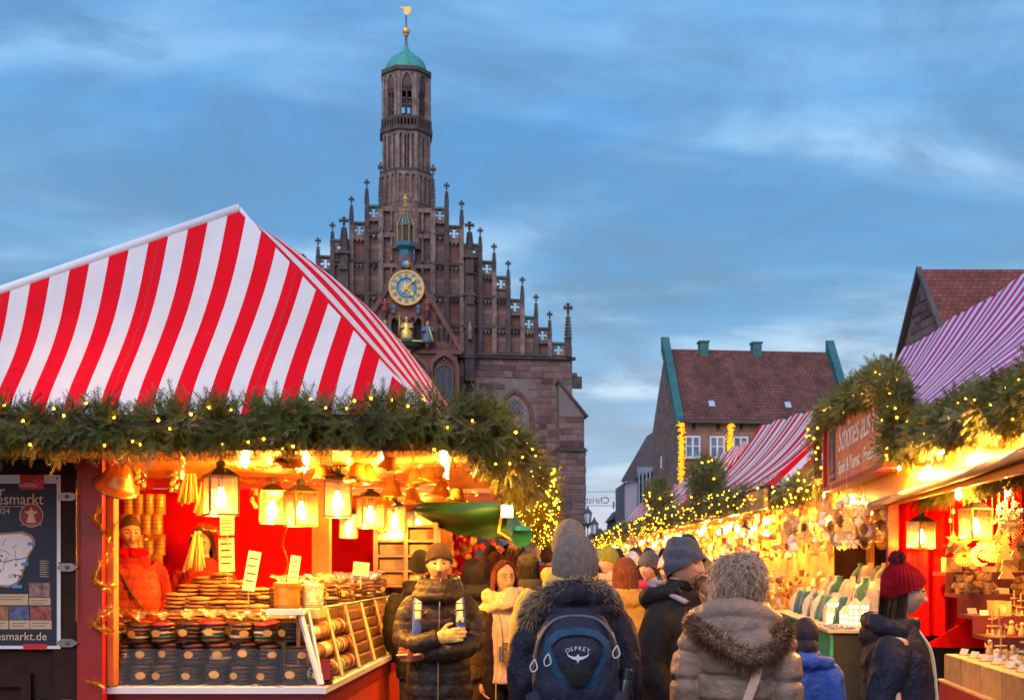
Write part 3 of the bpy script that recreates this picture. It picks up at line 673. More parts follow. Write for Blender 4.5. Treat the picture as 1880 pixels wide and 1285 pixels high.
# left wing, nave and roof behind
k = MB(); k.box(-uw1, -uw0, .1, 1.2, 0, ZBASE); k.box(-uw1-1.3, -uw1, -1.4, 1.2, 0, zb0); cb('wing_wall', k, stoneA)
k = MB(); k.box(-uw1+.3, uw1-.3, 1.3, 30, 0, ZBASE-.5); cb('nave_wall', k, stoneA)
k = MB(); k.prism([(-uw1+.2, ZBASE-.5), (uw1-.2, ZBASE-.5), (0, tz(400)-4)], 1.35, 30); cb('nave_roof', k, mat('church_roof_tiles', (.22, .08, .06), .8, var=.3, scale=2))
# ------------------------------------------------------------ town buildings
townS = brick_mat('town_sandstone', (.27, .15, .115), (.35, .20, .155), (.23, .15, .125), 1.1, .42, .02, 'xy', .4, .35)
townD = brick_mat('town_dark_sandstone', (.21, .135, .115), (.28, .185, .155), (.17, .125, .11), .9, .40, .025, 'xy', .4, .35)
def tile_mat(name, a, b):
    m = brick_mat(name, a, b, tuple(x*.62 for x in a), .30, .24, .03, 'xz', .35, .55); return m
tilesA = tile_mat('roof_tiles_red', (.15, .052, .044), (.22, .085, .066))
tilesB = tile_mat('roof_tiles_orange', (.20, .052, .042), (.27, .075, .055))
whiteW = mat('white_window_paint', (.75, .76, .8), .5, var=.05)
winG = mat('window_glass', (.16, .24, .32), .12, var=.3, scale=1.5, spec=.8)
fairyG = glow('fairy_light_glow', (1., .40, .010), 34.)
lilac = mat('lilac_render', (.50, .44, .52), .85, var=.08, scale=1.)
slate = mat('dark_slate', (.10, .075, .075), .8, var=.3, scale=2.)
ledM = glow('led_column_glow', (1., .42, .015), 1.5)

# house with red tiled roof and copper verges
B1 = root('sandstone_house', ((1247-CX)/F*80, 80, 0), math.radians(6), 'sandstone house with red tiled roof, green copper gable edges and white windows', 'house')
def bb(name, bm, m, par, **kw): return bm.build(name, m, par, **kw)
EZ, RZ, DP, LN = 11.9, 17.4, 8.0, 12.4
k = MB(); k.box(0, LN, 0, DP, 0, EZ); wl = bb('wall', k, townS, B1)
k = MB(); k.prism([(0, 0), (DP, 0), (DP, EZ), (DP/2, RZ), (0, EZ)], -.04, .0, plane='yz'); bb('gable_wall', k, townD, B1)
k = MB(); k.add([(.05, -.35, EZ-.15), (LN-.1, -.35, EZ-.15), (LN-.1, DP/2, RZ+.02), (.05, DP/2, RZ+.02), (.05, DP+.35, EZ-.15), (LN-.1, DP+.35, EZ-.15)], [(0, 1, 2, 3), (3, 2, 5, 4)]); rf = bb('roof', k, tilesA, B1)
k = MB(); k.box(-.05, LN, -.5, -.28, EZ-.42, EZ-.18); bb('gutter', k, slate, B1)
for x in (-.25, LN-.15):
    for sg in (-1,):
        k = MB(); y0 = DP/2+sg*(DP/2+.45); k.prism([(y0, EZ-.45), (y0, EZ+.05), (DP/2+sg*.25, RZ+.85), (DP/2, RZ+.85), (DP/2, RZ-.1)], x-.1, x+.45, plane='yz'); bb('copper_verge', k, mat('verge_copper', (.03, .14, .145), .6, var=.3, scale=1.5), B1)
for px in (1311, 1411):
    u = (px-1240)/F*84*1.0; k = MB(); k.box(u-.35, u+.3, DP/2-.4, DP/2+.3, RZ-.8, RZ+.5); c = bb('chimney', k, copperD, rf)
    k = MB(); k.box(u-.42, u+.37, DP/2-.47, DP/2+.37, RZ+.5, RZ+.62); bb('chimney_cap', k, copperD, rf)
R53 = math.atan2(RZ-EZ+.15, DP/2+.35)
for px in (1311, 1455):
    u = (px-1247)/F*81; z = EZ+1.0; y = -.35+(z-EZ+.15)/math.tan(R53)
    k = MB(); k.cbox((u, y, z), (.55, .7, .1), R=Matrix.Rotation(R53, 3, 'X')); f_ = bb('skylight', k, slate, rf)
    k = MB(); k.cbox((u, y-.05, z+.05), (.42, .55, .06), R=Matrix.Rotation(R53, 3, 'X')); bb('pane', k, mat('skylight_glass', (.45, .55, .68), .15, var=.1), f_)
for i, px in enumerate((1272, 1318, 1362, 1405, 1450)):
    for j, py in enumerate((822, 921, 1000)):
        u = (px-1247)/F*80.3; z = CAMZ+(HZ-py)/F*80.6; w_, h_ = .54, .78
        k = MB(); k.box(u-w_, u+w_, -.03, .05, z-h_, z+h_); fr = bb('window', k, winG, B1)
        k = MB()
        for a, b_ in ((-w_, -w_+.11), (-.06, .06), (w_-.11, w_)): k.box(u+a, u+b_, -.09, .0, z-h_, z+h_)
        for a, b_ in ((-h_, -h_+.12), (h_-.12, h_), (.02, .09)):
            for x0, x1 in ((-w_+.11, -.06), (.06, w_-.11)): k.box(u+x0, u+x1, -.085, .0, z+a, z+b_)
        bb('window_frame', k, whiteW, fr)
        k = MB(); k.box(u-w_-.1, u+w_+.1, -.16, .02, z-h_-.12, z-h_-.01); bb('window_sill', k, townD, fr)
    u = (px-1247)/F*80+.08; z = CAMZ+(HZ-783)/F*80.5
    k = MB(); k.box(u-.12, u+.12, -.02, .03, z-.22, z+.22); bb('vent_window', k, holeM, B1)
    k = MB(); k.box(u-.2, u+.2, -.06, .02, z-.3, z-.22); bb('vent_sill', k, townD, B1)
for z, y in ((9.2, 5.2), (6.8, 5.4)):
    k = MB(); k.box(-.07, 0, y-.2, y+.2, z-.45, z+.45); bb('side_window', k, whiteW, B1)
for j, (px, y0, y1) in enumerate(((1251, 775, 892), (1341, 778, 900), (1430, 780, 880))):
    u = (px-1247)/F*80; rr = random.Random(j); s_ = root('light_column', P(px, 1035, 79.6).to_tuple(), 0, 'vertical column of golden fairy lights '+['at the corner of the sandstone house', 'between the second and third white windows', 'just under the eave right of the white windows'][j], 'fairy lights', 'light columns on the house', world=True)
    k = MB(); a = P(px, y0, 79.6); b_ = P(px, y1, 79.6)
    for i in range(420):
        t = rr.random(); c = a.lerp(b_, t); k.cbox((c.x+rr.gauss(0, .1), c.y+rr.uniform(-.1, .1), c.z), (.075, .075, .075), rz=rr.random())
    k.build('light_points', ledM, s_, kind='stuff')
    k = MB(); k.tube([a+Vector((0, .12, 0)), b_+Vector((0, .12, 0))], .06, 6); k.build('light_cable', slate, s_)

# tall steep gabled house on the far right
bx, by = P(1784, 740, 50).x, 50.
B2 = root('steep_roof_house', (bx, by, 0), 0, 'tall dark stone gable with steep red roof rising behind the pink striped awning', 'house')
e2, r2, d2, l2 = 8.6, 16.0, 12., 16.
k = MB(); k.prism([(0, 0), (d2, 0), (d2, e2), (d2/2, r2), (0, e2)], 0, l2, plane='yz'); bb('wall', k, mortarM, B2)
k = MB(); k.add([(-.25, -.4, e2-.45), (l2, -.4, e2-.45), (l2, d2/2, r2+.06), (-.25, d2/2, r2+.06), (-.25, d2+.4, e2-.45), (l2, d2+.4, e2-.45)], [(0, 1, 2, 3), (3, 2, 5, 4)]); bb('roof', k, tilesB, B2)
k = MB()
for sg in (-1, 1): k.prism([(d2/2+sg*(d2/2+.5), e2-.5), (d2/2+sg*(d2/2+.5), e2-.3), (d2/2, r2+.2), (d2/2, r2-.1)], -.3, -.05, plane='yz')
bb('verge_tiles', k, slate, B2)
masonry(B2, .1, d2-.1, 8.0, r2-.5, -.0, (.42, .5), .7, 1.5, lambda u, z: abs(u-d2/2) < (r2-z)*(d2/2)/(r2-e2)-.45, 11, axis='y-', lim=300, dep=.1)
for u, z in ((3, 13), (7, 13.6), (11, 12.6), (5, 15)):
    k = MB(); y = d2/2-(r2-z)*(d2/2)/(r2-e2)-.1; k.lathe([(.1, 0), (.1, .25), (.02, .32)], (u, y, z-.05), 6); bb('roof_vent', k, tilesB, B2)

# modern building with shed roof
B3 = root('modern_building', P(1147, 1035, 112).to_tuple(), 0, 'pale lilac modern building with vertical window fins and slanted dark roof', 'building', world=True)
B3.location.z = 0; OFF[B3.name] = Vector(B3.location)
a, b_ = P(1147, 885, 112), P(1168, 870, 112); c = P(1212, 800, 112)
k = MB(); k.box(a.x, a.x+1.2, 112, 122, 0, a.z); bb('end_wall', k, lilac, B3)
k = MB(); k.box(a.x+1.2, c.x+1, 112.1, 122, 0, a.z+1.5); bb('wall', k, mat('grey_panel', (.25, .28, .33), .6), B3)
k = MB(); k.add([(a.x-.3, 111.5, a.z-.1), (c.x+1, 111.5, a.z+1.5), (c.x+1, 118, a.z+6.2), (c.x-.6, 118, a.z+5.2), (a.x-.3, 112.5, a.z+.2)], [(0, 1, 2, 3, 4)]); bb('roof', k, slate, B3)
for i in range(7):
    x = a.x+1.35+i*.36
    k = MB(); k.box(x-.06, x+.06, 111.5, 112.1, 1, a.z+1.1); bb('window_fin', k, mat('blue_grey_fin', (.33, .40, .48), .6), B3)
    for j in range(3):
        z = a.z-.6-j*4.4; k = MB(); k.box(x+.08, x+.28, 111.95, 112.08, z-3.0, z+.5); bb('window', k, dkglass, B3)
# low far buildings down the street
for j, (x0, x1, yt, Y, lab, cm) in enumerate(((1127, 1146, 934, 125, 'dark low building with rooftop railing below the lilac building', slate), (1086, 1108, 972, 190, 'far gabled house with chimneys at the end of the street', lilac), (1108, 1140, 985, 170, 'far grey house with dormers above the crowd', mat('far_render', (.32, .33, .38), .8)))):
    q0, q1 = P(x0, yt, Y), P(x1, yt, Y)
    B = root('far_house', (q0.x, Y, 0), 0, lab, 'house', world=True)
    k = MB(); k.box(q0.x, q1.x, Y, Y+9, 0, q0.z-1.2); bb('wall', k, cm, B)
    k = MB(); k.prism([(q0.x-.3, q0.z-1.2), (q1.x+.3, q0.z-1.2), (q1.x-.2, q0.z), (q0.x+.6, q0.z)], Y-.3, Y+9); bb('roof', k, slate, B)
    for i in range(3):
        x = q0.x+(q1.x-q0.x)*(.2+.3*i); k = MB(); k.box(x-.25, x+.25, Y-.05, Y+.02, q0.z-2.6, q0.z-1.6); bb('window', k, winG, B)
        k = MB()
        if j == 0: k.box(x-.35, x-.2, Y-.2, Y-.1, q0.z, q0.z+.8); bb('railing_post', k, slate, B)
        else: k.box(x-.3, x+.2, Y+2, Y+3, q0.z-.2, q0.z+.9-.3*i); bb('chimney', k, townD, B)

# hanging street banner seen from behind, letters reversed
BN = root('hanging_banner', P(1098, 1035, 60).to_tuple(), 0, 'hanging wire banner with reversed dark letters between church and lilac building', 'banner', world=True)
dkm = mat('banner_letters', (.04, .05, .06), .7)
q = P(1119, 924, 60); text_obj('lettering', 'Christkindlesmarkt', dkm, BN, .5, q, (PI/2, 0, PI), .02)
for yy in (905, 928, 914):
    k = MB(); k.tube([P(1130 if yy != 905 else 1142, yy-(3 if yy == 905 else 0), 60.05), P(900, yy, 60.05)], .012 if yy != 914 else .006, 4); k.build('wire', dkm, BN)
# candelabra street lamp
LP = root('street_lamp', P(1079, 1035, 42).to_tuple(), 0, 'dark iron street lamp with three glass lanterns beside the church buttress', 'street lamp', world=True)
LP.location.z = 0; OFF[LP.name] = Vector(LP.location)
iron = mat('dark_iron', (.03, .045, .06), .5, var=.2)
k = MB(); b0 = P(1079, 1035, 42); k.tube([(b0.x, 42, 0), (b0.x, 42, 2.4)], [.1, .05], 8); k.lathe([(.2, 0), (.2, .3), (.1, .5)], (b0.x, 42, 0), 8); k.build('post', iron, LP)
for px, py in ((1079, 950), (1066, 972), (1091, 970)):
    c = P(px, py, 42); k = MB()
    k.lathe([(.17, .16), (.13, .22), (.05, .32), (.02, .42)], c, 6); k.lathe([(.11, -.2), (.09, -.26), (.03, -.4)], c, 6)
    for i in range(6): a = PI/3*i; k.tube([(c.x+.1*math.cos(a), c.y+.1*math.sin(a), c.z-.2), (c.x+.15*math.cos(a), c.y+.15*math.sin(a), c.z+.17)], .012, 4)
    ln = k.build('lantern', iron, LP)
    k = MB(); k.lathe([(.09, -.19), (.135, .16)], c, 6); k.build('lantern_glass', mat('frosted_lantern', (.55, .62, .7), .3, var=.1), ln)
    k = MB(); k.tube([(c.x, 42, c.z-.4), (c.x, 42, c.z-.5), (b0.x, 42, 2.1)], .025, 5); k.build('lamp_arm', iron, LP)
# ------------------------------------------------------------ materials of the stalls
redP = mat('red_paint', (.30, .006, .004), .45, var=.12, scale=3, bump=.05, coat=.2)
redCloth = mat('red_cloth', (.62, .004, .004), .9, var=.12, scale=5, bump=.15, bscale=30, spec=.05)
darkWood = mat('dark_stained_wood', (.035, .014, .010), .7, var=.3, scale=9, bump=.1, spec=.15)
brownWood = mat('brown_wood', (.22, .085, .03), .5, var=.3, scale=7, bump=.1)
honeyWood = mat('varnished_wood', (.55, .24, .07), .28, var=.22, scale=5, bump=.05, coat=.5)
lightWood = mat('light_wood', (.62, .40, .18), .5, var=.22, scale=9, bump=.08)
whiteP = mat('white_metal_frame', (.72, .70, .74), .35, var=.05)
glassP = clear('clear_pane', (.97, .98, .97), .0, .03, .35)
lanternGlass = clear('lantern_pane', (1, .86, .6), .04, .12, .8, .045)
bulbM = glow('bulb_glow', (1., .60, .20), 45.)
blackM = mat('black_metal', (.03, .025, .02), .4, metal=.4, var=.2)
brassM = mat('aged_brass', (.35, .2, .06), .35, metal=.8, var=.2)
firM = mat('fir_needles', (.105, .115, .018), .6, var=.5, scale=3., rnd=.0)
firU = mat('fir_needles_silver', (.24, .23, .10), .6, var=.4, scale=3.)
twigM = mat('twig_bark', (.06, .035, .02), .8)
cableM = mat('dark_cable', (.012, .014, .012), .6)
tinselM = mat('gold_tinsel', (.95, .55, .12), .22, metal=.9, var=.15)

def stripe_mat(name, A, B, n):
    """woven stripes: colour is a function of the cloth's own UV"""
    m = bpy.data.materials.new(name); m.use_nodes = True; t = m.node_tree; b = t.nodes['Principled BSDF']
    uv = nd(t, 'ShaderNodeUVMap'); s = nd(t, 'ShaderNodeSeparateXYZ'); t.links.new(uv.outputs[0], s.inputs[0])
    fr = math_n(t, 'FRACT', s.outputs[0]); k = math_n(t, 'LESS_THAN', fr, .5)
    tcx = nd(t, 'ShaderNodeTexCoord'); n_ = nd(t, 'ShaderNodeTexNoise', ins={'Scale': 1.6, 'Detail': 5.}); t.links.new(tcx.outputs['Object'], n_.inputs['Vector'])
    kk = ramp(t, n_.outputs[0], [(.3, (.86,)*3), (.7, (1., 1., 1.))])
    c = mix_c(t, k, A, B); c = mix_c(t, 1., c, kk, 'MULTIPLY')
    sm = math_n(t, 'LESS_THAN', math_n(t, 'FRACT', math_n(t, 'MULTIPLY_ADD', s.outputs[0], .25, .19)), .010); sm = math_n(t, 'MULTIPLY', sm, .30); c = mix_c(t, sm, c, (.12, .10, .12))
    ns = nd(t, 'ShaderNodeTexNoise', ins={'Scale': 9., 'Detail': 8., 'Roughness': .75}); t.links.new(tcx.outputs['Object'], ns.inputs['Vector'])
    ks = math_n(t, 'MULTIPLY', ramp(t, ns.outputs[0], [(.58, (0, 0, 0)), (.74, (1, 1, 1))]), .09); c = mix_c(t, ks, c, (.30, .27, .28)); t.links.new(c, b.inputs['Base Color']); b.inputs['Roughness'].default_value = .7; b.inputs['Specular IOR Level'].default_value = .15
    n2_ = nd(t, 'ShaderNodeTexNoise', ins={'Scale': 3.2, 'Detail': 3., 'Distortion': 1.2}); t.links.new(tcx.outputs['Object'], n2_.inputs['Vector'])
    bp = nd(t, 'ShaderNodeBump', ins={'Strength': .4, 'Distance': .06}); t.links.new(n2_.outputs[0], bp.inputs['Height']); t.links.new(bp.outputs[0], b.inputs['Normal'])
    # light passing through the cloth
    tl = nd(t, 'ShaderNodeBsdfTranslucent'); t.links.new(c, tl.inputs[0]); mx = nd(t, 'ShaderNodeMixShader', ins={0: .22}); out = [x for x in t.nodes if x.type == 'OUTPUT_MATERIAL'][0]
    t.links.new(b.outputs[0], mx.inputs[1]); t.links.new(tl.outputs[0], mx.inputs[2]); t.links.new(mx.outputs[0], out.inputs[0])
    return m
redStripe = stripe_mat('red_white_canvas', (.86, .84, .86), (.93, .001, .016), 1)
pinkStripe = stripe_mat('pink_white_canvas', (.84, .80, .85), (.72, .012, .30), 1)

def canvas(name, m, fn, uvf, nu, nv, parent):
    k = MB(); k.grid(fn, nu, nv); uv = [uvf(i/nu, j/nv) for j in range(nv+1) for i in range(nu+1)]
    return k.build(name, m, parent, smooth=True, uvs=uv)

# ------------------------------------------------------------ fir garlands
def twig_proto(seed, L=.17, n=26, silver=False):
    rr = random.Random(seed); V = []; Fc = []
    def needle(p, d, l, w):
        d = d.normalized(); a = d.cross(Vector((0, 0, 1))); a = a.normalized() if a.length > .01 else Vector((1, 0, 0))
        o = len(V); V.extend([p-a*w, p+a*w, p+d*l*.6+a*w*.8, p+d*l, p+d*l*.6-a*w*.8]); Fc.append((o, o+1, o+2, o+3, o+4))
    def shoot(p0, d, L, n):
        for i in range(n):
            t = (i+.5)/n
            for sg in (-1, 1):
                p = p0+d*L*t; sd = Vector((0, sg, rr.uniform(-.1, .5))); dr = (d*.75+sd*1.0)
                needle(p, dr, .034*(1-.35*t)*rr.uniform(.8, 1.2), .0022)
        needle(p0+d*L*.95, d, .03, .0025)
        o = len(V); w = .003; V.extend([p0+Vector((0, -w, 0)), p0+Vector((0, w, 0)), p0+d*L+Vector((0, w*.5, 0)), p0+d*L+Vector((0, -w*.5, 0))]); Fc.append((o, o+1, o+2, o+3))
    shoot(Vector((0, 0, 0)), Vector((1, 0, .05)).normalized(), L, n//2)
    for sg in (-1, 1):
        shoot(Vector((L*.35, 0, 0)), Vector((.75, sg*.6, .08)).normalized(), L*.55, n//4)
    return np.array([tuple(v) for v in V]), Fc
TW = [twig_proto(i) for i in range(5)]
TWL = [twig_proto(9+i, .15, 12) for i in range(3)]
def garland(name, path, rad, dens, label, seed, light_dens=14, bulb=.0068, lod=False, hang=.0, parent_kw=None, gl=None, tw_sc=1.):
    """a fir garland draped along a path: foliage, fairy lights and their cable"""
    rr = random.Random(seed); P_ = [Vector(p) for p in path]; seg = [(P_[i+1]-P_[i]).length for i in range(len(P_)-1)]; tot = sum(seg)
    def at(s):
        for i, l in enumerate(seg):
            if s <= l or i == len(seg)-1: return P_[i].lerp(P_[i+1], min(1, s/l)), (P_[i+1]-P_[i]).normalized()
            s -= l
    r0 = root(name, tuple(P_[0]), 0, label, 'garland', 'fir garlands on the stalls', world=True)
    vs, fs, ms, off = [], [], [], 0
    protos = TWL if lod else TW
    for i in range(int(tot*dens)):
        p, d = at(rr.random()*tot)
        n1_ = d.cross(Vector((0, 0, 1))); n1_ = n1_.normalized() if n1_.length > .1 else Vector((1, 0, 0)); n2_ = n1_.cross(d).normalized()
        a = rr.random()*2*PI; out = n1_*math.cos(a)+n2_*math.sin(a)
        rho = rad*math.sqrt(rr.random())*.85
        base = p+out*rho*.75
        dirv = (out*rr.uniform(.5, 1.)+d*rr.uniform(-1.1, 1.1)+Vector((0, 0, -.25 if out.z < .2 else rr.uniform(-.2, .3)))).normalized()
        if rr.random() < hang: dirv = (dirv+Vector((0, 0, -1.2))).normalized()
        upv = out if abs(out.dot(dirv)) < .95 else n2_
        z_ = (upv-dirv*upv.dot(dirv)).normalized(); y_ = z_.cross(dirv)
        V, Fc = protos[rr.randrange(len(protos))]; s = rr.choice((.5, .6, .7, .75, .8, .9, 1.1))*(1. if not lod else rad/.13)*tw_sc
        M_ = np.array([tuple(dirv), tuple(y_), tuple(z_)])*s
        vs.append(V @ M_ + np.array(tuple(base))); fs.append([tuple(j+off for j in f) for f in Fc]); off += len(V)
        ms.append([1 if rr.random() < .14 else 0]*len(Fc))
    k = MB(); k.v = np.concatenate(vs); k.f = [f for x in fs for f in x]; k.m = [x for y in ms for x in y]
    k.build('fir_twigs', [firM, firU], r0, kind='stuff')
    k = MB(); k.tube([at(tot*i/24)[0] for i in range(25)], rad*.4, 6); k.build('garland_core', twigM, r0)
    k = MB(); cb_ = MB(); last = None
    for i in range(int(tot*light_dens)):
        s = (i+rr.random()*.8)/light_dens
        p, d = at(min(s, tot)); n1_ = d.cross(Vector((0, 0, 1))); n1_ = n1_.normalized() if n1_.length > .1 else Vector((1, 0, 0)); n2_ = n1_.cross(d).normalized()
        tocam = (Vector((0, 0, CAMZ))-p); tocam = (tocam-d*tocam.dot(d)).normalized(); oth = d.cross(tocam)
        a = rr.uniform(-1.35, 1.35); q = p+(tocam*math.cos(a)+oth*math.sin(a))*rad*rr.uniform(1.0, 1.22)
        k.ball(q, bulb*rr.uniform(.75, 1.2), 6, 4)
        if last is not None and (q-last).length < .5 and not lod: cb_.tube([last, last.lerp(q, .5)+Vector((0, 0, -.012)), q], .003, 4)
        last = q
    if k.f: k.build('fairy_lights', gl or fairyG, r0, kind='stuff')
    if cb_.f: cb_.build('light_cable', cableM, r0, kind='stuff')
    return r0
def tinsel(name, path, rad, dens, label, seed, parent=None):
    rr = random.Random(seed); P_ = [Vector(p) for p in path]; k = MB(); V = []; Fc = []
    tot = sum((P_[i+1]-P_[i]).length for i in range(len(P_)-1)); n = int(tot*dens)
    for i in range(n):
        t = rr.random()*(len(P_)-1); j = min(int(t), len(P_)-2); p = P_[j].lerp(P_[j+1], t-j); d = (P_[j+1]-P_[j]).normalized()
        o = Vector((rr.gauss(0, 1), rr.gauss(0, 1), rr.gauss(0, 1))).normalized(); w = d.cross(o).normalized()*.0016
        e = p+o*rad*rr.uniform(.5, 1.1); a = len(V); V += [p-w, p+w, e+w, e-w]; Fc.append((a, a+1, a+2, a+3))
    k.add(V, Fc)
    r0 = root(name, tuple(P_[0]), 0, label, 'tinsel', world=True) if parent is None else parent
    k.build('tinsel_strands', tinselM, r0, kind='stuff')
    c = MB(); c.tube(P_, .004, 4); c.build('tinsel_cord', brassM, r0); return r0

# ------------------------------------------------------------ left stall
LS = root('market_stall', (-2.4, 8.2, 0), 0, 'gingerbread stall with tall red and white striped tent roof', 'market stall', world=True)
EY, EZ_ = 6.45, 2.44         # eave
A0 = P(440, 383, 7.95)                          # apex of the tent
ER = Vector((-.40, EY, EZ_)); EL = Vector((-5.6, EY, EZ_))
BR = Vector((-.10, 9.6, EZ_)); BL = Vector((-5.6, 9.6, EZ_))
LT = P(-480, 695, 7.2)                       # tent top line runs down to this point on the left
def front(u, v):
    b_ = EL.lerp(ER, u); ut = (u-.0); top = LT.lerp(A0, u)
    p = b_.lerp(top, v); sag = .10*math.sin(PI*v)*math.sin(PI*min(1, u*1.0+.02))
    w = .010*math.sin(u*46+v*3)*math.sin(PI*v)+.035*(mnoise.noise(Vector((u*9+v*3, v*5-u*4, 1.7)))+.5*abs(mnoise.noise(Vector((u*26+v*14, v*3, 5.1)))))*math.sin(PI*min(1, v+.05))
    return p+Vector((0, sag+w, -sag*.8))
def uvFront(u, v):
    # the cloth was cut on the bias, so its stripes lean a little against the slope
    p = front(u, v); x = CX+F*p.x/p.y; y = HZ-(p.z-CAMZ)*F/p.y
    return ((x-(.286-.06*max(0, x-500)/300)*(740-y)-273)/65.4+.25+.10*math.sin(2*PI*v+.5), v)
canvas('tent_canvas', redStripe, front, uvFront, 220, 50, LS)
def right(u, v):
    p = ER.lerp(BR, u).lerp(A0.lerp(A0+Vector((.05, .55, -.02)), u), v); s = .135*math.sin(PI*min(1, v*1.02))*math.sin(PI*min(1, u*1.1)); return p+Vector((s, .015*math.sin(u*30)*math.sin(PI*v), s*.75))
canvas('tent_canvas', redStripe, right, lambda u, v: (u*3.2/.213*(1-.75*v)+.2, v), 60, 20, LS)
def back(u, v): return BL.lerp(BR, u).lerp((LT+Vector((0, 1.6, 0))).lerp(A0+Vector((.05, .55, -.02)), u), v)
canvas('tent_canvas', redStripe, back, lambda u, v: (u*21, v), 40, 6, LS)
def leftc(u, v): return EL.lerp(BL, u).lerp(LT.lerp(LT+Vector((0, 1.6, 0)), u), v)
canvas('tent_canvas', redStripe, leftc, lambda u, v: (u*12, v), 20, 6, LS)
canvas('tent_canvas', redStripe, lambda u, v: LT.lerp(A0, u).lerp((LT+Vector((0, 1.6, 0))).lerp(A0+Vector((.05, .55, -.02)), u), v), lambda u, v: (.1, v), 20, 2, LS)
whiteC = mat('white_canvas_hem', (.8, .8, .83), .6, var=.06)
k = MB(); k.tube([LT, LT.lerp(A0, .5)+Vector((0, 0, -.01)), A0], .035, 8); k.build('ridge_piping', whiteC, LS, smooth=True)
k = MB(); k.tube([A0, A0.lerp(ER, .5)+Vector((-.02, .03, -.05)), ER+Vector((.02, 0, 0))], .016, 6); k.build('hip_piping', whiteC, LS, smooth=True)
# soffit boards of the overhang
SZ = 2.29
for i in range(13):
    y0 = EY+.02+i*.25; k = MB(); xr = -.25+.057*(y0-EY)
    k.box(-5.5, xr, y0+.006, y0+.244, SZ, SZ+.03); k.build('soffit_board', honeyWood, LS)
k = MB(); k.box(-5.55, -.22, EY-.03, EY+.02, SZ-.005, SZ+.2); k.build('fascia_board', redP, LS)
k = MB(); k.prism([(-.25, EY), (-.19, EY), (-.0, 9.7), (-.06, 9.7)], SZ-.06, SZ+.2, plane='xy'); k.build('fascia_board', brownWood, LS)
for y in (8.6,): 
    k = MB(); k.box(-2.9, -.2, y-.03, y+.03, SZ-.07, SZ-.003); k.build('ceiling_batten', redP, LS)
k = MB(); k.cbox(P(872, 872, 7.9), (.36, .05, .22), rz=0, R=Matrix.Rotation(.9, 3, 'X')); k.build('vent_plate', brownWood, LS)
# rear and side walls
k = MB(); k.box(-3.35, -1.62, 9.45, 9.5, .3, SZ-.02); k.build('back_curtain', redCloth, LS)
k = MB(); k.box(-5.5, -3.0, 9.5, 9.56, 0, SZ-.01); k.build('back_wall', brownWood, LS)
k = MB(); k.box(-1.64, -1.50, 9.38, 9.52, 0, SZ); k.build('post', brownWood, LS)
k = MB(); k.box(-3.42, -3.36, 7.10, 9.5, 0, SZ); k.build('side_wall', redP, LS)
k = MB(); k.box(-2.655, -2.50, 6.98, 7.10, 0, SZ); k.build('red_post', redP, LS)
k = MB(); k.box(-2.495, -2.455, 7.05, 7.14, .9, SZ); k.build('door_jamb', mat('orange_wood', (.55, .13, .03), .5, var=.2), LS)
k = MB(); k.box(-3.0, -1.2, 7.4, 9.4, .18, .30); k.build('stall_floor', brownWood, LS)
# shutter leaf with the poster
k = MB(); k.box(-5.5, -2.74, 7.02, 7.06, 0, SZ); dl = k.build('shutter_leaf', darkWood, LS)
for x0, x1, z0, z1 in ((-5.5, -2.66, 2.0, SZ-.02), (-2.80, -2.66, 0, 2.0), (-3.0, -2.94, 0, .98), (-5.5, -3.0, .9, .98)):
    k = MB(); k.box(x0, x1, 6.985, 7.02, z0, z1); k.build('rail', darkWood, dl)
for z in (2.06, 1.63, 1.17, .80):
    k = MB(); c = Vector((-2.71, 6.975, z))
    k.prism([(c.x-.07, z), (c.x-.03, z+.025), (c.x+.03, z+.025), (c.x+.07, z), (c.x+.03, z-.025), (c.x-.03, z-.025)], 6.965, 6.984)
    k.ball((c.x, 6.96, z), .012, 8, 6); k.build('hinge', mat('dull_steel', (.25, .22, .2), .35, metal=.8), dl)
k = MB(); k.box(-2.90, -2.875, 6.975, 7.0, .76, .83); k.ball((-2.8875, 6.97, .77), .022, 8, 6); k.build('key_plate', blackM, dl)
# counter
cR0 = Vector((-1.18, 7.1, 0)); sdir = Vector((.057, 1, 0))
def side(t, z): q = cR0+sdir*t; return Vector((q.x, q.y, z))
k = MB(); k.box(-2.49, -1.20, 7.13, 7.16, .05, .85); k.build('counter_front', redP, LS)
k = MB(); a = side(0, 0); b_ = side(4.2, 0); k.prism([(a.x-.02, 7.13), (a.x-.02+.0, 7.14), (b_.x-.04, 11.3), (b_.x-.02, 11.3)], .05, .80, plane='xy'); k.build('counter_side', mat('orange_red_paint', (.6, .05, .012), .45, var=.1, scale=2, coat=.2), LS)
k = MB(); k.prism([(a.x-.015, 7.125), (a.x+.0, 7.125), (b_.x+.0, 11.3), (b_.x-.03, 11.3)], .74, .85, plane='xy'); k.build('counter_trim', redP, LS)
k = MB(); k.prism([(-2.62, 7.06), (a.x+.03, 7.06), (b_.x+.03, 11.3), (b_.x-.35, 11.3), (a.x-.5, 7.9), (-2.62, 7.9)], .85, .888, plane='xy'); k.build('counter_lip', whiteP, LS)
k = MB(); k.prism([(-2.60, 7.75), (a.x-.42, 7.75), (b_.x-.3, 11.3), (b_.x-.9, 11.3), (a.x-1.0, 8.3), (-2.60, 8.3)], 1.02, 1.06, plane='xy'); k.build('counter_shelf', lightWood, LS)
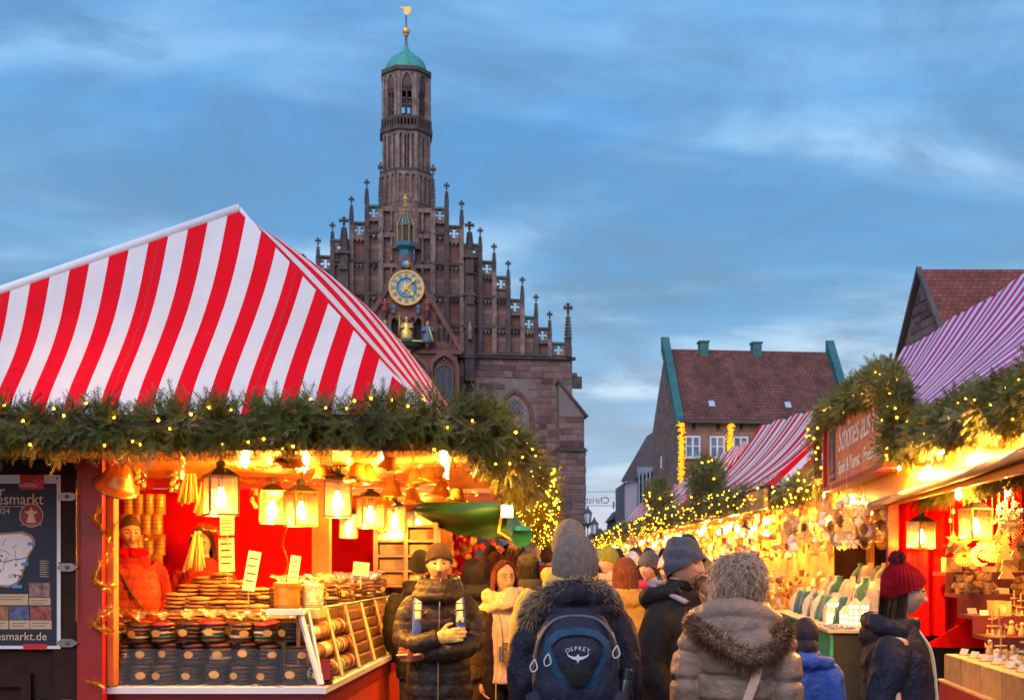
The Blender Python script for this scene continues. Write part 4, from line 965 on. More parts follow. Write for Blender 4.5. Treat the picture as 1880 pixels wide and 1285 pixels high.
# glass case: front sheet, slanted side panes with white bars
k = MB(); k.box(-2.56, -2.50, 7.06, 7.10, .888, 1.34); k.build('case_post', whiteP, LS)
ct = P(562, 1121, 7.22)
k = MB(); k.tube([P(588, 1256, 7.1), P(550, 1121, 7.18)], .019, 4); k.build('case_bar', whiteP, LS)
k = MB(); k.tube([P(592, 1256, 7.1)+Vector((.0, .0, 0)), P(566, 1122, 7.24)], .012, 4); k.build('case_bar', whiteP, LS)
k = MB(); k.box(P(494, 1121, 7.2).x, ct.x, 7.1, 7.28, 1.335, 1.365); k.build('case_cap', whiteP, LS)
k = MB(); q = [(-2.53, 7.085, .89), (-1.20, 7.085, .89), (-1.275, 7.13, 1.12), (-2.53, 7.13, 1.12)]; k.add(q, [(0, 1, 2, 3)]); k.build('front_pane', glassP, LS)
tops = []
for i in range(6):
    t0, t1 = i*.62, (i+1)*.62
    a0_, a1_ = side(t0, .89), side(t1, .89); o = Vector((-.13, .12, 0)); b0_ = side(t0, 1.345)+o; b1_ = side(t1, 1.345)+o
    k = MB(); k.add([a0_, a1_, b1_, b0_], [(0, 1, 2, 3)]); k.build('side_pane', glassP, LS)
    k = MB(); k.tube([a1_, b1_], .014, 4); k.build('case_bar', mat('pale_wood_bar', (.6, .42, .22), .5), LS)
    k = MB(); k.tube([b0_+Vector((0, 0, .01)), b1_+Vector((0, 0, .01))], .008, 4); k.build('glass_edge', mat('glass_edge', (.25, .42, .28), .2), LS)
    c = MB(); d0, d1 = b0_+Vector((-.45, 0, 0)), b1_+Vector((-.45, 0, 0)); c.add([b0_, b1_, d1, d0], [(0, 1, 2, 3)]); c.build('shelf_pane', glassP, LS)
k = MB(); c = P(597, 1215, 7.14); k.box(c.x-.02, c.x+.035, 7.12, 7.122, .93, 1.06); 
tg = k.build('red_sticker', redP, LS)

# poster on the shutter
PO = root('market_poster', (-3.2, 6.97, .9), 0, 'dark blue market map poster with white border on the dark shutter', 'poster', world=True)
def paper(name, col, px0, px1, py0, py1, y, par=PO, m=None):
    a = P(px0, py1, 7.0); b_ = P(px1, py0, 7.0); k = MB()
    k.box(a.x, b_.x, y-.0012, y, a.z, b_.z); return k.build(name, m or mat('print_'+name, col, .55, var=.06, scale=3), par)
ya = 6.978
paper('poster_sheet', (.72, .68, .70), -190, 114, 872, 1190, ya)
paper('poster_field', (.008, .007, .026), -180, 107, 888, 1184, ya-.002)
paper('red_tab', (.55, .01, .02), 40, 84, 872, 899, ya-.004)
paper('red_band', (.55, .01, .02), 46, 89, 1181, 1191, ya-.004)
cream = mat('print_cream', (.72, .45, .28), .6, var=.05); pink = mat('print_pale', (.78, .66, .62), .6, var=.05)
def ptext(body, px, py, size, m=cream, align='RIGHT', sx=1.): return text_obj('lettering', body, m, PO, size, P(px, py, 7.0)+Vector((0, ya-7.0-.006, 0)), (PI/2, 0, 0), .0008, align=align, sx=sx)
ptext('Nürnberger', 13, 911, .095); ptext('Christkindlesmarkt', 83, 926, .095, sx=.92); ptext('29.11. – 24.12.2024', 22, 943, .05)
ptext('christkindlesmarkt.de', 90, 1174, .07); ptext('NÜRNBERG', 72, 894, .022, pink)
k = MB(); a = P(-100, 930.5, 7); b_ = P(72, 929.5, 7); k.box(a.x, b_.x, ya-.0055, ya-.004, a.z, b_.z); k.build('rule', cream, PO)
def pdisc(name, px, py, r, m, dy, r0=0.):
    k = MB(); c = P(px, py, 7.0); k.prism([(c.x+r*math.cos(2*PI*i/28), c.z+r*math.sin(2*PI*i/28)) for i in range(28)], ya-dy-.001, ya-dy); return k.build(name, m, PO)
pdisc('seal_rim', 61, 946, .073, cream, .004); pdisc('seal', 61, 946, .068, mat('print_maroon', (.28, .02, .02), .6), .006)
c = P(61, 946, 7); k = MB(); yy = ya-.009
k.prism([(c.x-.03, c.z-.045), (c.x+.03, c.z-.045), (c.x+.014, c.z+.005), (c.x+.045, c.z+.022), (c.x+.012, c.z+.026), (c.x, c.z+.05), (c.x-.012, c.z+.026), (c.x-.045, c.z+.022), (c.x-.014, c.z+.005)], yy, yy+.001); k.build('seal_emblem', cream, PO)
text_obj('lettering', 'Christkindlesmarkt', cream, PO, .017, (c.x, yy, c.z-.063), (PI/2, 0, 0), .0006, align='CENTER')
# skyline mark on the red tab
q = [P(x, y, 7) for x, y in ((48, 888), (66, 888), (66, 884), (69, 880), (72, 884), (72, 888), (78, 888), (78, 883), (84, 883))]
k = MB(); k.tube([(v.x, ya-.0065, v.z) for v in q], .0016, 4); k.build('skyline_mark', pink, PO)
mapP = [(-120, 985), (10, 978), (45, 975), (62, 982), (68, 992), (66, 1005), (58, 1017), (52, 1035), (46, 1055), (36, 1072), (20, 1078), (0, 1076), (-120, 1076)]
k = MB(); k.prism([(P(x, y, 7).x, P(x, y, 7).z) for x, y in mapP], ya-.005, ya-.004); k.build('map_wall', mat('print_ochre', (.35, .2, .1), .6), PO)
k = MB(); cxm, cym = -10, 1028; k.prism([(P(cxm+(x-cxm)*.95, cym+(y-cym)*.92, 7).x, P(cxm+(x-cxm)*.95, cym+(y-cym)*.92, 7).z) for x, y in mapP], ya-.007, ya-.006); k.build('map_area', pink, PO)
rr = random.Random(4); roadM = mat('print_road', (.25, .13, .09), .6); rivM = mat('print_river', (.06, .16, .45), .6)
for i in range(14):
    x0, y0 = rr.uniform(-20, 50), rr.uniform(985, 1065); a = P(x0, y0, 7); b_ = P(x0+rr.uniform(-25, 25), y0+rr.uniform(-25, 25), 7)
    if not (-30 < (b_.x/7*F+CX) < 52 and 984 < HZ-(b_.z-CAMZ)/7*F < 1068): continue
    k = MB(); m_ = a.lerp(b_, .5)+Vector((rr.uniform(-.01, .01), 0, .01)); k.tube([(v.x, ya-.0078, v.z) for v in (a, m_, b_)], .0017, 4); k.build('map_road', roadM, PO)
k = MB(); k.tube([(P(x, y, 7).x, ya-.0085, P(x, y, 7).z) for x, y in ((-30, 1030), (0, 1028), (14, 1031), (28, 1027), (42, 1026), (55, 1022))], .0025, 4); k.build('map_river', rivM, PO)
for i in range(9):
    x, y = rr.uniform(-5, 45), rr.uniform(1000, 1060); pdisc('map_marker', x, y, .007, redP if i < 6 else roadM, .009)
for x, y, w_ in ((62, 998, 14), (50, 1035, 14), (36, 1076, 18), (2, 1047, 8)):
    paper('map_label', (.08, .25, .55), x-w_/2, x+w_/2, y-3, y+3, ya-.01)
paper('legend_box', (.03, .02, .03), 74, 95, 1026, 1062, ya-.004)
for i in range(8): paper('legend_line', (.45, .32, .22), 77, 93 if i % 2 else 90, 1029+i*4, 1030.3+i*4, ya-.006)
tan_ = mat('print_tan', (.55, .38, .22), .6, var=.05)
for x0, x1, y0, y1 in ((-60, 55, 1090, 1110), (57, 96, 1097, 1110), (-60, 19, 1138, 1154), (21, 58, 1138, 1154), (59, 98, 1138, 1154)):
    paper('caption_box', None, x0, x1, y0, y1, ya-.004, m=tan_)
    for j in range(2): paper('caption_line', None, x0+4, x1-5-6*j, y0+4+5*j, y0+5.3+5*j, ya-.006, m=roadM)
rr = random.Random(8)
pics = [mat('print_photo_'+n, c_, .5, var=.9, scale=s_, det=6.) for n, c_, s_ in (('dusk', (.25, .12, .10), 30), ('amber', (.3, .12, .04), 24), ('evening', (.08, .10, .2), 30), ('rose', (.3, .06, .05), 26))]
for i, (x0, x1, y0, y1) in enumerate(((57, 95, 1069, 1096), (-60, 19, 1112, 1137), (21, 57, 1112, 1137), (59, 97, 1112, 1137))): paper('printed_photo', None, x0, x1, y0, y1, ya-.004, m=pics[i])
for px, py in ((108, 878), (114, 1184), (112, 1033)):
    k = MB(); q = P(px, py, 7); k.ball((q.x, ya-.006, q.z), .006, 8, 5); k.build('pin', blackM, PO)

garland('fir_garland', [P(-180, 778, 6.3), P(60, 785, 6.3), P(250, 788, 6.3), P(400, 782, 6.3), P(600, 778, 6.3), P(780, 775, 6.32), P(900, 790, 6.35)], .125, 560, 'thick fir garland with warm lights along the front eave of the gingerbread stall', 21, 12)
garland('fir_garland', [P(890, 785, 6.35), P(930, 830, 7.2), P(948, 862, 8.3), P(958, 890, 9.6)], .15, 520, 'fir garland turning back along the side eave of the gingerbread stall', 22, 7, hang=.3)
garland('fir_garland', [P(968, 862, 10.6), P(984, 905, 12.4), P(993, 950, 15.), P(996, 985, 19.)], .22, 170, 'densely lit fir garland on the second stall beside the church buttress', 23, 26, .010, True, .3)

# second stall behind with the green canvas
LS2 = root('market_stall', (-.5, 13, 0), 0, 'second stall in the row with a sagging green canvas awning', 'market stall', world=True)
greenC = mat('green_canvas', (.010, .065, .022), .6, var=.2, scale=3, bump=.1, bscale=8)
g0, g1, g2, g3 = P(752, 921, 10.3), P(925, 921, 10.1), P(938, 990, 10.3), P(782, 958, 10.9)
k = MB(); k.grid(lambda u, v: g0.lerp(g1, u).lerp(g3.lerp(g2, u), v)+Vector((.02*math.sin(v*9+u*5), .05*math.sin(u*14+v*7)*v+.08*math.sin(v*8+u*3), -.05*math.sin(PI*u)*v)), 24, 16); k.build('awning_canvas', greenC, LS2, smooth=True)
k = MB(); k.tube([g1, g1.lerp(g2, .5)+Vector((-.08, 0, -.1)), g2], .014, 5); k.build('awning_hem', mat('ochre_hem', (.75, .42, .06), .6), LS2)
k = MB(); k.tube([P(938, 962, 11.0), P(958, 985, 10.6)], [.09, .1], 12); k.lathe([(.02, 0), (.1, .02), (.08, .06)], P(956, 978, 10.5), 12); k.build('awning_roller', mat('green_plastic', (.02, .22, .12), .35), LS2)
k = MB(); k.box(P(810, 1, 12.).x, P(830, 1, 12).x, 11.9, 12.05, 0, 2.2); k.build('post', brownWood, LS2)
k = MB(); k.box(-3, -.5, 15.2, 15.25, 0, 2.3); k.build('back_wall', redCloth, LS2)
k = MB(); k.box(-3, .15, 10.8, 16, 2.32, 2.36); k.build('ceiling', honeyWood, LS2)
k = MB(); k.box(-2.6, -.45, 12.2, 12.3, 0, 1.0); k.box(-2.6, -.4, 12.1, 12.9, 1.0, 1.04); k.build('counter', brownWood, LS2)
rr = random.Random(5); k = MB(); k2 = MB()
for i in range(500):
    c = Vector((rr.uniform(-1.5, .1), rr.uniform(13.6, 14.6), rr.uniform(1.2, 2.25))); (k if i % 2 else k2).ball(c, rr.uniform(.015, .04), 7, 5, sc=(1, 1, rr.uniform(.8, 1.8)))
k.build('hung_goods', mat('amber_goods', (.55, .25, .06), .4, var=.6, scale=6), LS2, kind='stuff'); k2.build('hung_goods', mat('red_goods', (.5, .04, .02), .4, var=.5, scale=6), LS2, kind='stuff')
q = P(931, 937, 9.9); FL = root('flood_lamp', tuple(q), 0, 'bright bare lamp shining at the corner of the gingerbread stall', 'lamp', world=True)
k = MB(); k.box(q.x-.045, q.x+.045, q.y-.03, q.y+.03, q.z-.045, q.z+.045); k.build('lamp_glass', glow('flood_glow', (1., .66, .28), 90.), FL)
k = MB(); k.box(q.x-.055, q.x+.055, q.y+.03, q.y+.08, q.z-.06, q.z+.055); k.tube([(q.x, q.y+.05, q.z+.05), (q.x-.05, q.y+.05, q.z+.3)], .012, 6); k.build('lamp_housing', blackM, FL)
lamp('flood_light', (q.x, q.y-.12, q.z), 130, WARM, .05, FL)
# ------------------------------------------------------------ right-hand stalls
RYAW = math.atan(.1238); RC_, RS_ = math.cos(RYAW), math.sin(RYAW)
def rw(x, s, z): return Vector((2.17+x*RC_+s*RS_, -x*RS_+s*RC_, z))
def rs(px, x):
    t = (px-CX)/F; return (2.17+x*RC_+t*x*RS_)/(t*RC_-RS_)
def rz_(px, py, x):
    s = rs(px, x); return CAMZ+(HZ-py)/F*(-x*RS_+s*RC_)
def rp(px, py, x): return rw(x, rs(px, x), rz_(px, py, x))
RT = Matrix.Translation((2.17, 0, 0)) @ Matrix.Rotation(-RYAW, 4, 'Z')
ST = root('market_stall', (2.17, 0, 0), -RYAW, 'wooden toy and jewellery stall under pink and white striped awning', 'market stall')
yellowWood = mat('yellow_varnished_boards', (.72, .36, .06), .25, var=.14, scale=3, coat=.6)
for i in range(3):
    k = MB(); k.box(-.03-.012*i, 0-.012*i, 4.3, 15.6, 2.62-.15*(i+1)+.004, 2.62-.15*i); k.build('fascia_board', yellowWood, ST)
k = MB(); k.tube([(-.16, 4.3, 2.30), (-.12, 7.5, 2.24), (-.12, 10.9, 2.20)], .035, 8); k.build('awning_rail', mat('pale_canvas_roll', (.45, .33, .22), .6, var=.2), ST, smooth=True)
k = MB(); k.add([(-.12, 4.3, 2.30), (-.12, 10.9, 2.2), (.02, 10.9, 2.18), (.02, 4.3, 2.18)], [(0, 1, 2, 3)]); k.build('awning_underside', brownWood, ST)
def roofR(name, m, e0, e1, r0, r1, n, per, par, tf):
    rr = random.Random(n)
    ph = [rr.uniform(0, 6) for _ in range(4)]
    def fn(u, v):
        p = Vector(e0).lerp(Vector(e1), u).lerp(Vector(r0).lerp(Vector(r1), u), v)
        scal = .05*abs(math.sin(u*PI*5))*v; sag = .10*math.sin(PI*v)
        return p+Vector((sag, 0, -sag-scal+.012*math.sin(u*70+ph[0])))
    L = (Vector(e1)-Vector(e0)).length
    canvas(name, m, fn, lambda u, v: (u*L/per+.18*math.sin(u*9+ph[1])+.1*math.sin(v*3+u*20)*.5, v), n, 14, par)
roofR('awning_canvas', pinkStripe, (-.12, 4.2, 2.78), (-.12, 17.2, 2.78), (2.1, 3.2, 4.5), (2.1, 20., 5.35), 200, .34, ST, None)
roofR('awning_canvas', pinkStripe, (4.4, 4.2, 2.78), (4.4, 17.2, 2.78), (2.1, 3.2, 4.5), (2.1, 20., 5.35), 40, .34, ST, None)
k = MB(); k.add([(-.1, 17.2, 2.78), (4.4, 17.2, 2.78), (2.1, 20., 5.33)], [(0, 1, 2)]); k.build('end_canvas', redStripe, ST)
k = MB(); k.box(-.02, 4.4, 4.3, 17.1, 2.66, 2.70); k.build('ceiling', honeyWood, ST)
k = MB(); k.box(4.3, 4.36, 4.3, 17.1, 0, 2.66); k.build('back_wall', brownWood, ST)
# counter by the shelves
k = MB(); k.box(.0, .5, 4.3, 8.55, .93, .985); k.build('counter_top', lightWood, ST)
for i in range(9):
    k = MB(); y0 = 4.3+i*.47; k.box(-.02, .0, y0+.006, y0+.464, .80, .985); k.build('counter_block', mat('weathered_wood_block', (.36, .21, .10), .6, var=.3, scale=8, rnd=.2), ST)
k = MB(); k.box(-.05, -.02, 4.3, 8.55, .50, .79); k.build('counter_board', redP, ST)
k = MB(); k.box(-.06, -.02, 4.3, 8.55, .785, .80); k.build('counter_edge', lightWood, ST)
k = MB(); k.box(.0, .05, 4.3, 8.55, 0, .5); k.build('counter_base', darkWood, ST)
k = MB(); k.box(.0, .5, 8.5, 8.55, 0, .93); k.build('counter_end', darkWood, ST)
# stepped shelves rising towards the curtain
STEPS = [(7.0, .99, 1.02), (8.7, 1.06, 1.10), (9.15, 1.20, 1.24), (9.6, 1.36, 1.40), (10.0, 1.54, 1.58)]
for i, (s0, za2, zb3) in enumerate(STEPS[1:]):
    k = MB(); k.box(.35, 2.2, s0, s0+.46, zb3-.03, zb3); k.build('display_step', mat('maroon_step', (.13, .02, .015), .5, var=.2), ST)
    k = MB(); k.box(.35, 2.2, s0, s0+.02, STEPS[i][2], zb3-.03); k.build('step_riser', mat('maroon_step', (.13, .02, .015), .5, var=.2), ST)
# red curtain partition
def cur(u, v): return Vector((.02+1.55*u, 10.55+.05*math.sin(u*60)+.03*math.sin(u*23+v*2)-.25*max(0, .4-v)*u, 1.0+1.66*v))
k = MB(); k.grid(cur, 140, 8); k.build('red_curtain', redCloth, ST, smooth=True)
k = MB(); k.prism([(.25, .9), (1.9, .9), (1.9, 1.95)], 10.42, 10.45); k.build('red_drape', redCloth, ST)
k = MB(); k.box(1.2, 2.4, 10.62, 10.68, 1.0, 2.6); k.build('partition', darkWood, ST)
k = MB(); k.box(-.03, .06, 10.5, 10.6, 0, 2.6); k.build('post', redP, ST)
# jewellery counter, green front and black end
greenPaint = mat('worn_green_board', (.02, .30, .13), .5, var=.3, scale=4, dirt=(.02, .06, .03), dirt_amt=.85, dscale=9)
k = MB(); k.box(-.42, -.39, 11.35, 16.4, .06, .97); k.build('counter_front', greenPaint, ST)
k = MB(); k.box(-.385, .9, 11.36, 11.39, .06, .97); k.build('counter_end', mat('black_board', (.012, .014, .011), .6, var=.5, scale=9), ST)
k = MB(); k.box(-.45, 1.0, 11.3, 16.4, .972, 1.0); k.build('counter_top', mat('pale_counter', (.5, .4, .25), .45, var=.1), ST)
for i in range(3):
    k = MB(); k.box(.05+.38*i, .43+.38*i, 12.0, 16.3, 1.0, 1.16+.17*i); k.build('display_tier', mat('cream_tier', (.6, .5, .35), .6), ST)
k = MB(); k.box(1.35, 1.4, 11.6, 16.6, 0, 2.66); k.build('backdrop', mat('amber_backdrop', (.5, .24, .06), .6, var=.3, scale=4), ST)
k = MB(); k.box(.4, 1.3, 16.45, 16.5, 0, 2.6)
k.build('rear_door', darkWood, ST)
# sign
SG = root('shop_sign', tuple(rw(-.2, 11.08, 2.44)), -RYAW, 'orange wooden shop sign in a red frame with white script lettering', 'sign')
sgL = 3.35
k = MB(); k.box(-.05, .06, -sgL/2, sgL/2, .04, .73); k.build('board', mat('orange_sign_wood', (.58, .20, .055), .45, var=.3, scale=3, bump=.08), SG)
for (y0, y1, z0, z1) in ((-sgL/2, sgL/2, 0, .045), (-sgL/2, sgL/2, .725, .77), (-sgL/2, -sgL/2+.05, .045, .725), (sgL/2-.05, sgL/2, .045, .725)):
    k = MB(); k.box(-.09, .08, y0, y1, z0, z1); k.build('frame', redP, SG)
white = mat('white_lettering', (.8, .75, .72), .5, var=.02)
text_obj('lettering', 'Schönes aus Holz', white, SG, .40, (-.058, sgL/2-.86, .36), (PI/2, 0, -PI/2), .002, shear=.25, sx=1.0, space=.9)
text_obj('lettering', 'Spiel & Kunst · Freude', white, SG, .20, (-.058, sgL/2-.86, .13), (PI/2, 0, -PI/2), .002, sx=1.15)
k = MB(); k.box(-.054, -.05, sgL/2-.62, sgL/2-.22, .10, .64); pc = k.build('picture', mat('sign_picture_ground', (.035, .02, .03), .5, var=.3, scale=9), SG)
k = MB(); k.box(-.057, -.054, sgL/2-.58, sgL/2-.26, .13, .17); k.ball((-.055, sgL/2-.42, .52), .05, 10, 6, sc=(.1, 1, 1)); k.prism([(sgL/2-.50, .2), (sgL/2-.34, .2), (sgL/2-.38, .46), (sgL/2-.46, .46)], -.058, -.054, plane='yz'); k.build('picture_figure', mat('sign_picture_rose', (.45, .16, .14), .5, var=.3, scale=9), pc)
garland('fir_garland', [rw(-.2, 4.6, 2.74), rp(1880, 738, -.2), rp(1800, 752, -.2), rp(1720, 790, -.2), rp(1665, 812, -.2)], .10, 520, 'fir garland with warm lights along the pink awning edge', 31, 10, .0068)
garland('fir_garland', [rp(1640, 835, -.36), rp(1648, 790, -.36), rp(1642, 735, -.34), rp(1625, 690, -.30)], .09, 620, 'bushy upright fir bunch hanging over the near end of the shop sign', 32, 20, .0075)
garland('fir_garland', [rp(1628, 692, -.30), rp(1590, 715, -.28), rp(1550, 740, -.28), rp(1515, 765, -.28)], .075, 460, 'fir garland resting on top of the shop sign', 33, 9, .008)
garland('fir_garland', [rp(1512, 765, -.28), rp(1500, 800, -.28), rp(1502, 880, -.28)], .12, 300, 'fir garland hanging down the far end of the shop sign', 34, 12, .010, True, .3)
garland('fir_garland', [rw(.25, 4.3, 2.30), rw(.25, 7., 2.32), rw(.25, 10.4, 2.34)], .12, 200, 'amber-lit fir garland inside the toy stall above the lanterns', 35, 0, hang=.5)
garland('fir_garland', [rp(1505, 880, -.2), Vector((3.75, 15.3, 2.62)), Vector((3.6, 17.2, 2.60))], .16, 210, 'fir garland linking the shop sign to the next stall', 36, 12, .010, True, .35)

# stalls further down the row
FAR = [(15.9, 24.0, 'third stall from the camera in the row, red striped awning behind the shop sign', 1), (25.0, 32.5, 'far stall with striped awning and two upright fir bunches', 2), (33.5, 46., 'farthest stall of the row near the lilac building', 3)]
goodsY = mat('golden_goods', (.65, .34, .08), .4, var=.5, scale=7); goodsW = mat('pale_goods', (.75, .62, .42), .45, var=.3, scale=7); goodsR = mat('dark_goods', (.22, .07, .03), .5, var=.5, scale=7)
for (y0, y1, lab, sd) in FAR:
    rr = random.Random(sd+40); x0 = 3.52; RZ0, RZ1 = ((4.15, 4.55), (4.4, 4.4), (4.2, 4.1))[sd-1]
    B = root('market_stall', (x0+1, y0, 0), 0, lab, 'market stall', 'stalls down the row', world=True)
    roofR('awning_canvas', redStripe, (x0, y0, 2.75), (x0, y1, 2.75), (x0+1.65, y0+.5, RZ0), (x0+1.65, y1-.3, RZ1), 110, .46, B, None)
    k = MB(); k.grid(lambda u, v: Vector((x0+3.3*u, y0, 2.75)).lerp(Vector((x0+1.65, y0+.5, RZ0)), v), 30, 6); k.build('end_canvas', redStripe, B, uvs=[(i/30*11, j/6) for j in range(7) for i in range(31)])
    k = MB(); k.box(x0+.1, x0+3, y0+.1, y1, 2.6, 2.64); k.build('ceiling', honeyWood, B)
    k = MB(); k.box(x0+1.5, x0+1.55, y0+.1, y1, 0, 2.6); k.build('back_wall', mat('amber_backdrop', (.5, .24, .06), .6), B)
    k = MB(); k.box(x0+.1, x0+.5, y0+.2, y1, 0, .95); k.build('counter', brownWood, B)
    k = MB(); k.box(x0-.02, x0+.04, y0, y1, 2.42, 2.7); k.build('fascia_board', yellowWood, B)
    for m_, n_ in ((goodsY, 260), (goodsW, 240), (goodsR, 90)):
        k = MB()
        for i in range(n_):
            c = Vector((x0+rr.uniform(.0, 1.3), rr.uniform(y0+.2, y1), rr.choice((rr.uniform(1.0, 1.5), rr.uniform(1.75, 2.5))))); a = rr.uniform(.03, .09)
            if i % 2: k.ball(c, a*.7, 6, 5)
            else: k.cbox(c, (a, a, a*1.6), rz=rr.random()*3)
        k.build('market_goods', m_, B, kind='stuff')
    for i in range(3):
        yy = y0+(i+.5)*(y1-y0)/3; bl = lamp('stall_light', (x0+.35, yy, 2.25), 300, WARM, .05, B)
        for j in range(3):
            k = MB(); k.ball((x0+.1+.2*j, yy+rr.uniform(-1, 1), rr.uniform(2.1, 2.35)), .045, 8, 6); k.build('bulb', bulbM, B)
garland('fir_garland', [Vector((3.55, 17.0, 2.68)), Vector((3.5, 20., 2.66)), Vector((3.5, 24., 2.68))], .17, 190, 'fir garland with tiny lights on the third stall of the row', 41, 9, .008, True, .35)
garland('fir_garland', [Vector((3.5, 24.3, 2.7)), Vector((3.45, 28., 2.66)), Vector((3.45, 32., 2.64))], .2, 140, 'fir garland with tiny lights on the far striped stall', 42, 9, .010, True, .35)
garland('fir_garland', [Vector((3.4, 33., 2.66)), Vector((3.4, 38., 2.55)), Vector((3.45, 46., 2.5))], .24, 90, 'fir garland with tiny lights on the farthest stall', 43, 8, .012, True, .35)
garland('fir_garland', [Vector((3.42, 20.2, 2.75)), Vector((3.42, 20.4, 3.15)), Vector((3.6, 20.9, 3.3)), Vector((3.6, 21.6, 3.2))], .27, 240, 'upright fir bunch rising above the third stall', 44, 5, .013, True)
garland('fir_garland', [Vector((3.42, 26.4, 2.75)), Vector((3.42, 26.6, 3.3)), Vector((3.5, 27.3, 3.3))], .3, 200, 'dark fir bunch rising above the far striped stall', 45, 14, .016, True)
# ------------------------------------------------------------ lanterns
def make_lantern():
    r = root('lantern', (0, 0, 0), 0, 'x', 'lantern')
    w, h = .085, .115; k = MB(); e = .006
    for sx in (-1, 1):
        for sy in (-1, 1): k.box(sx*w-e, sx*w+e, sy*w-e, sy*w+e, -h, h)
    for z in (-h, h):
        for s_ in (-1, 1): k.box(-w+e, w-e, s_*w-e, s_*w+e, z-e, z+e); k.box(s_*w-e, s_*w+e, -w-e, w+e, z-e*1.1, z+e*1.1)
    k.build('frame', brassM, r, recenter=False)
    k = MB(); k.lathe([(w*1.42, h+.006), (.05, h+.05), (.03, h+.055), (.03, h+.09), (.012, h+.10)], n=4, a0=PI/4); k.build('cap', blackM, r)
    for i in range(4):
        k = MB(); T = Matrix.Rotation(PI/2*i, 4, 'Z'); k.box(-w+e, w-e, -w-.0012, -w+.0012, -h+e, h-e, 0, T); k.build('pane', lanternGlass, r)
    k = MB(); k.lathe([(.004, -.075), (.026, -.06), (.037, -.03), (.033, .0), (.018, .03), (.014, .05)], n=12); k.build('bulb', bulbM, r, smooth=True)
    k = MB(); k.lathe([(.016, .05), (.016, .10), (.01, .115)], n=8); k.build('socket', blackM, r)
    k = MB(); k.tube([(0, 0, h+.1), (0, 0, h+.34)], .006, 6); k.build('hanging_rod', blackM, r)
    lamp('lantern_light', (0, 0, -.098), 55, WARM, .015, r)
    return r
lan = Placer(make_lantern())
LL = [(405, 910, 6.9, .5, 'large glass lantern nearest the red cloth wall of the gingerbread stall'), (500, 931, 8.4, .3, 'glass lantern hanging beside the large one, left of the price cards'), (553, 934, 8.0, .65, 'square glass lantern left of the brightest one'), (620, 916, 7.5, .15, 'brightest glass lantern hanging over the biscuit tins'), (680, 941, 8.9, .4, 'glass lantern just right of the brightest one'), (725, 954, 10.6, .2, 'smaller glass lantern above the wooden shelf cabinet'), (767, 961, 11.2, .6, 'small glass lantern at the edge of the green awning'), (640, 965, 11.6, .1, 'low lantern reflection modelled as a real lantern, deep behind the brightest one'), (738, 990, 12.6, .5, 'lowest small lantern reflection of the far trio, modelled as a real lantern'), (776, 992, 13.2, .3, 'far small lantern reflection next to the brown beanie, modelled as a real lantern')]  # the last three are lantern reflections, modelled as real lanterns with their own light
for px, py, Y, rz, lab in LL: lan(P(px, py, Y), rz=rz, label=lab, group='lanterns in the gingerbread stall')
for px, py, x, rz, lab in ((1691, 982, .22, .35, 'glass lantern in front of the red curtain, left of the hanging stars'), (1791, 962, .32, .2, 'large bright lantern above the wooden toy shelves'), (1512, 935, .1, .5, 'tall lantern frame among the hanging ornaments')):
    lan(rp(px, py, x), rz=rz, label=lab, group='lanterns in the toy stall')
# bare bulbs lighting the stalls
kb = root('bare_bulb', (0, 0, 0), 0, 'x', 'light bulb')
k = MB(); k.lathe([(.004, -.06), (.024, -.045), (.03, -.02), (.024, .01), (.014, .03)], n=12); k.build('glass_bulb', bulbM, kb, smooth=True)
k = MB(); k.lathe([(.015, .03), (.015, .08), (.006, .09)], n=8); k.build('socket', blackM, kb)
lamp('bulb_light', (0, 0, -.085), 58, WARM, .02, kb)
bulb = Placer(kb)
for px, py, Y, lab in ((337, 862, 8.6, 'bare bulb glowing beside the hanging yellow ropes'), (250, 832, 7.6, 'flame-like bulb under the garland beside the copper bell'), (820, 880, 8.6, 'bare bulb under the boards at the side eave'), (705, 842, 7.1, 'bare bulb under the glowing boards above the brightest lantern'), (560, 846, 7.4, 'bare bulb under the front boards behind the tinsel'), (815, 842, 7.0, 'bare bulb under the boards near the garland corner'), (450, 846, 7.3, 'bare bulb under the front boards right of the large lantern')):
    bulb(P(px, py, Y), label=lab, group='bare bulbs in the gingerbread stall', sc=.7)
for px, py, x, lab in ((1425, 1000, .15, 'bare bulb glaring behind the curly-haired woman'), (1462, 935, .4, 'bare bulb among the white ornaments'), (1545, 990, .75, 'bare bulb over the upper necklace stands'), (1600, 925, .2, 'bare bulb under the fascia above the paper houses'), (1640, 1010, .55, 'bare bulb behind the paper house shelf'), (1760, 905, .1, 'bare bulb under the pink awning'), (1850, 900, .5, 'bare bulb above the toy shelves')):
    bulb(rp(px, py, x), label=lab, group='bare bulbs in the toy stall', sc=.8)
for fi, (s_, x) in enumerate(((5.2, -.16), (6.6, -.16), (8.0, -.16), (9.4, -.16), (13.3, -.2))):
    fb = bulb(tuple(rw(x, s_, 2.44)), label='tiny bulb at the yellow fascia under the garland, %s from the near end' % ordn(fi), group='fascia bulbs', sc=.45)
    for ch in fb.children:
        if ch.type == 'LIGHT': ch.data = ch.data.copy(); ch.data.energy = 75; ch.location.z = -.16

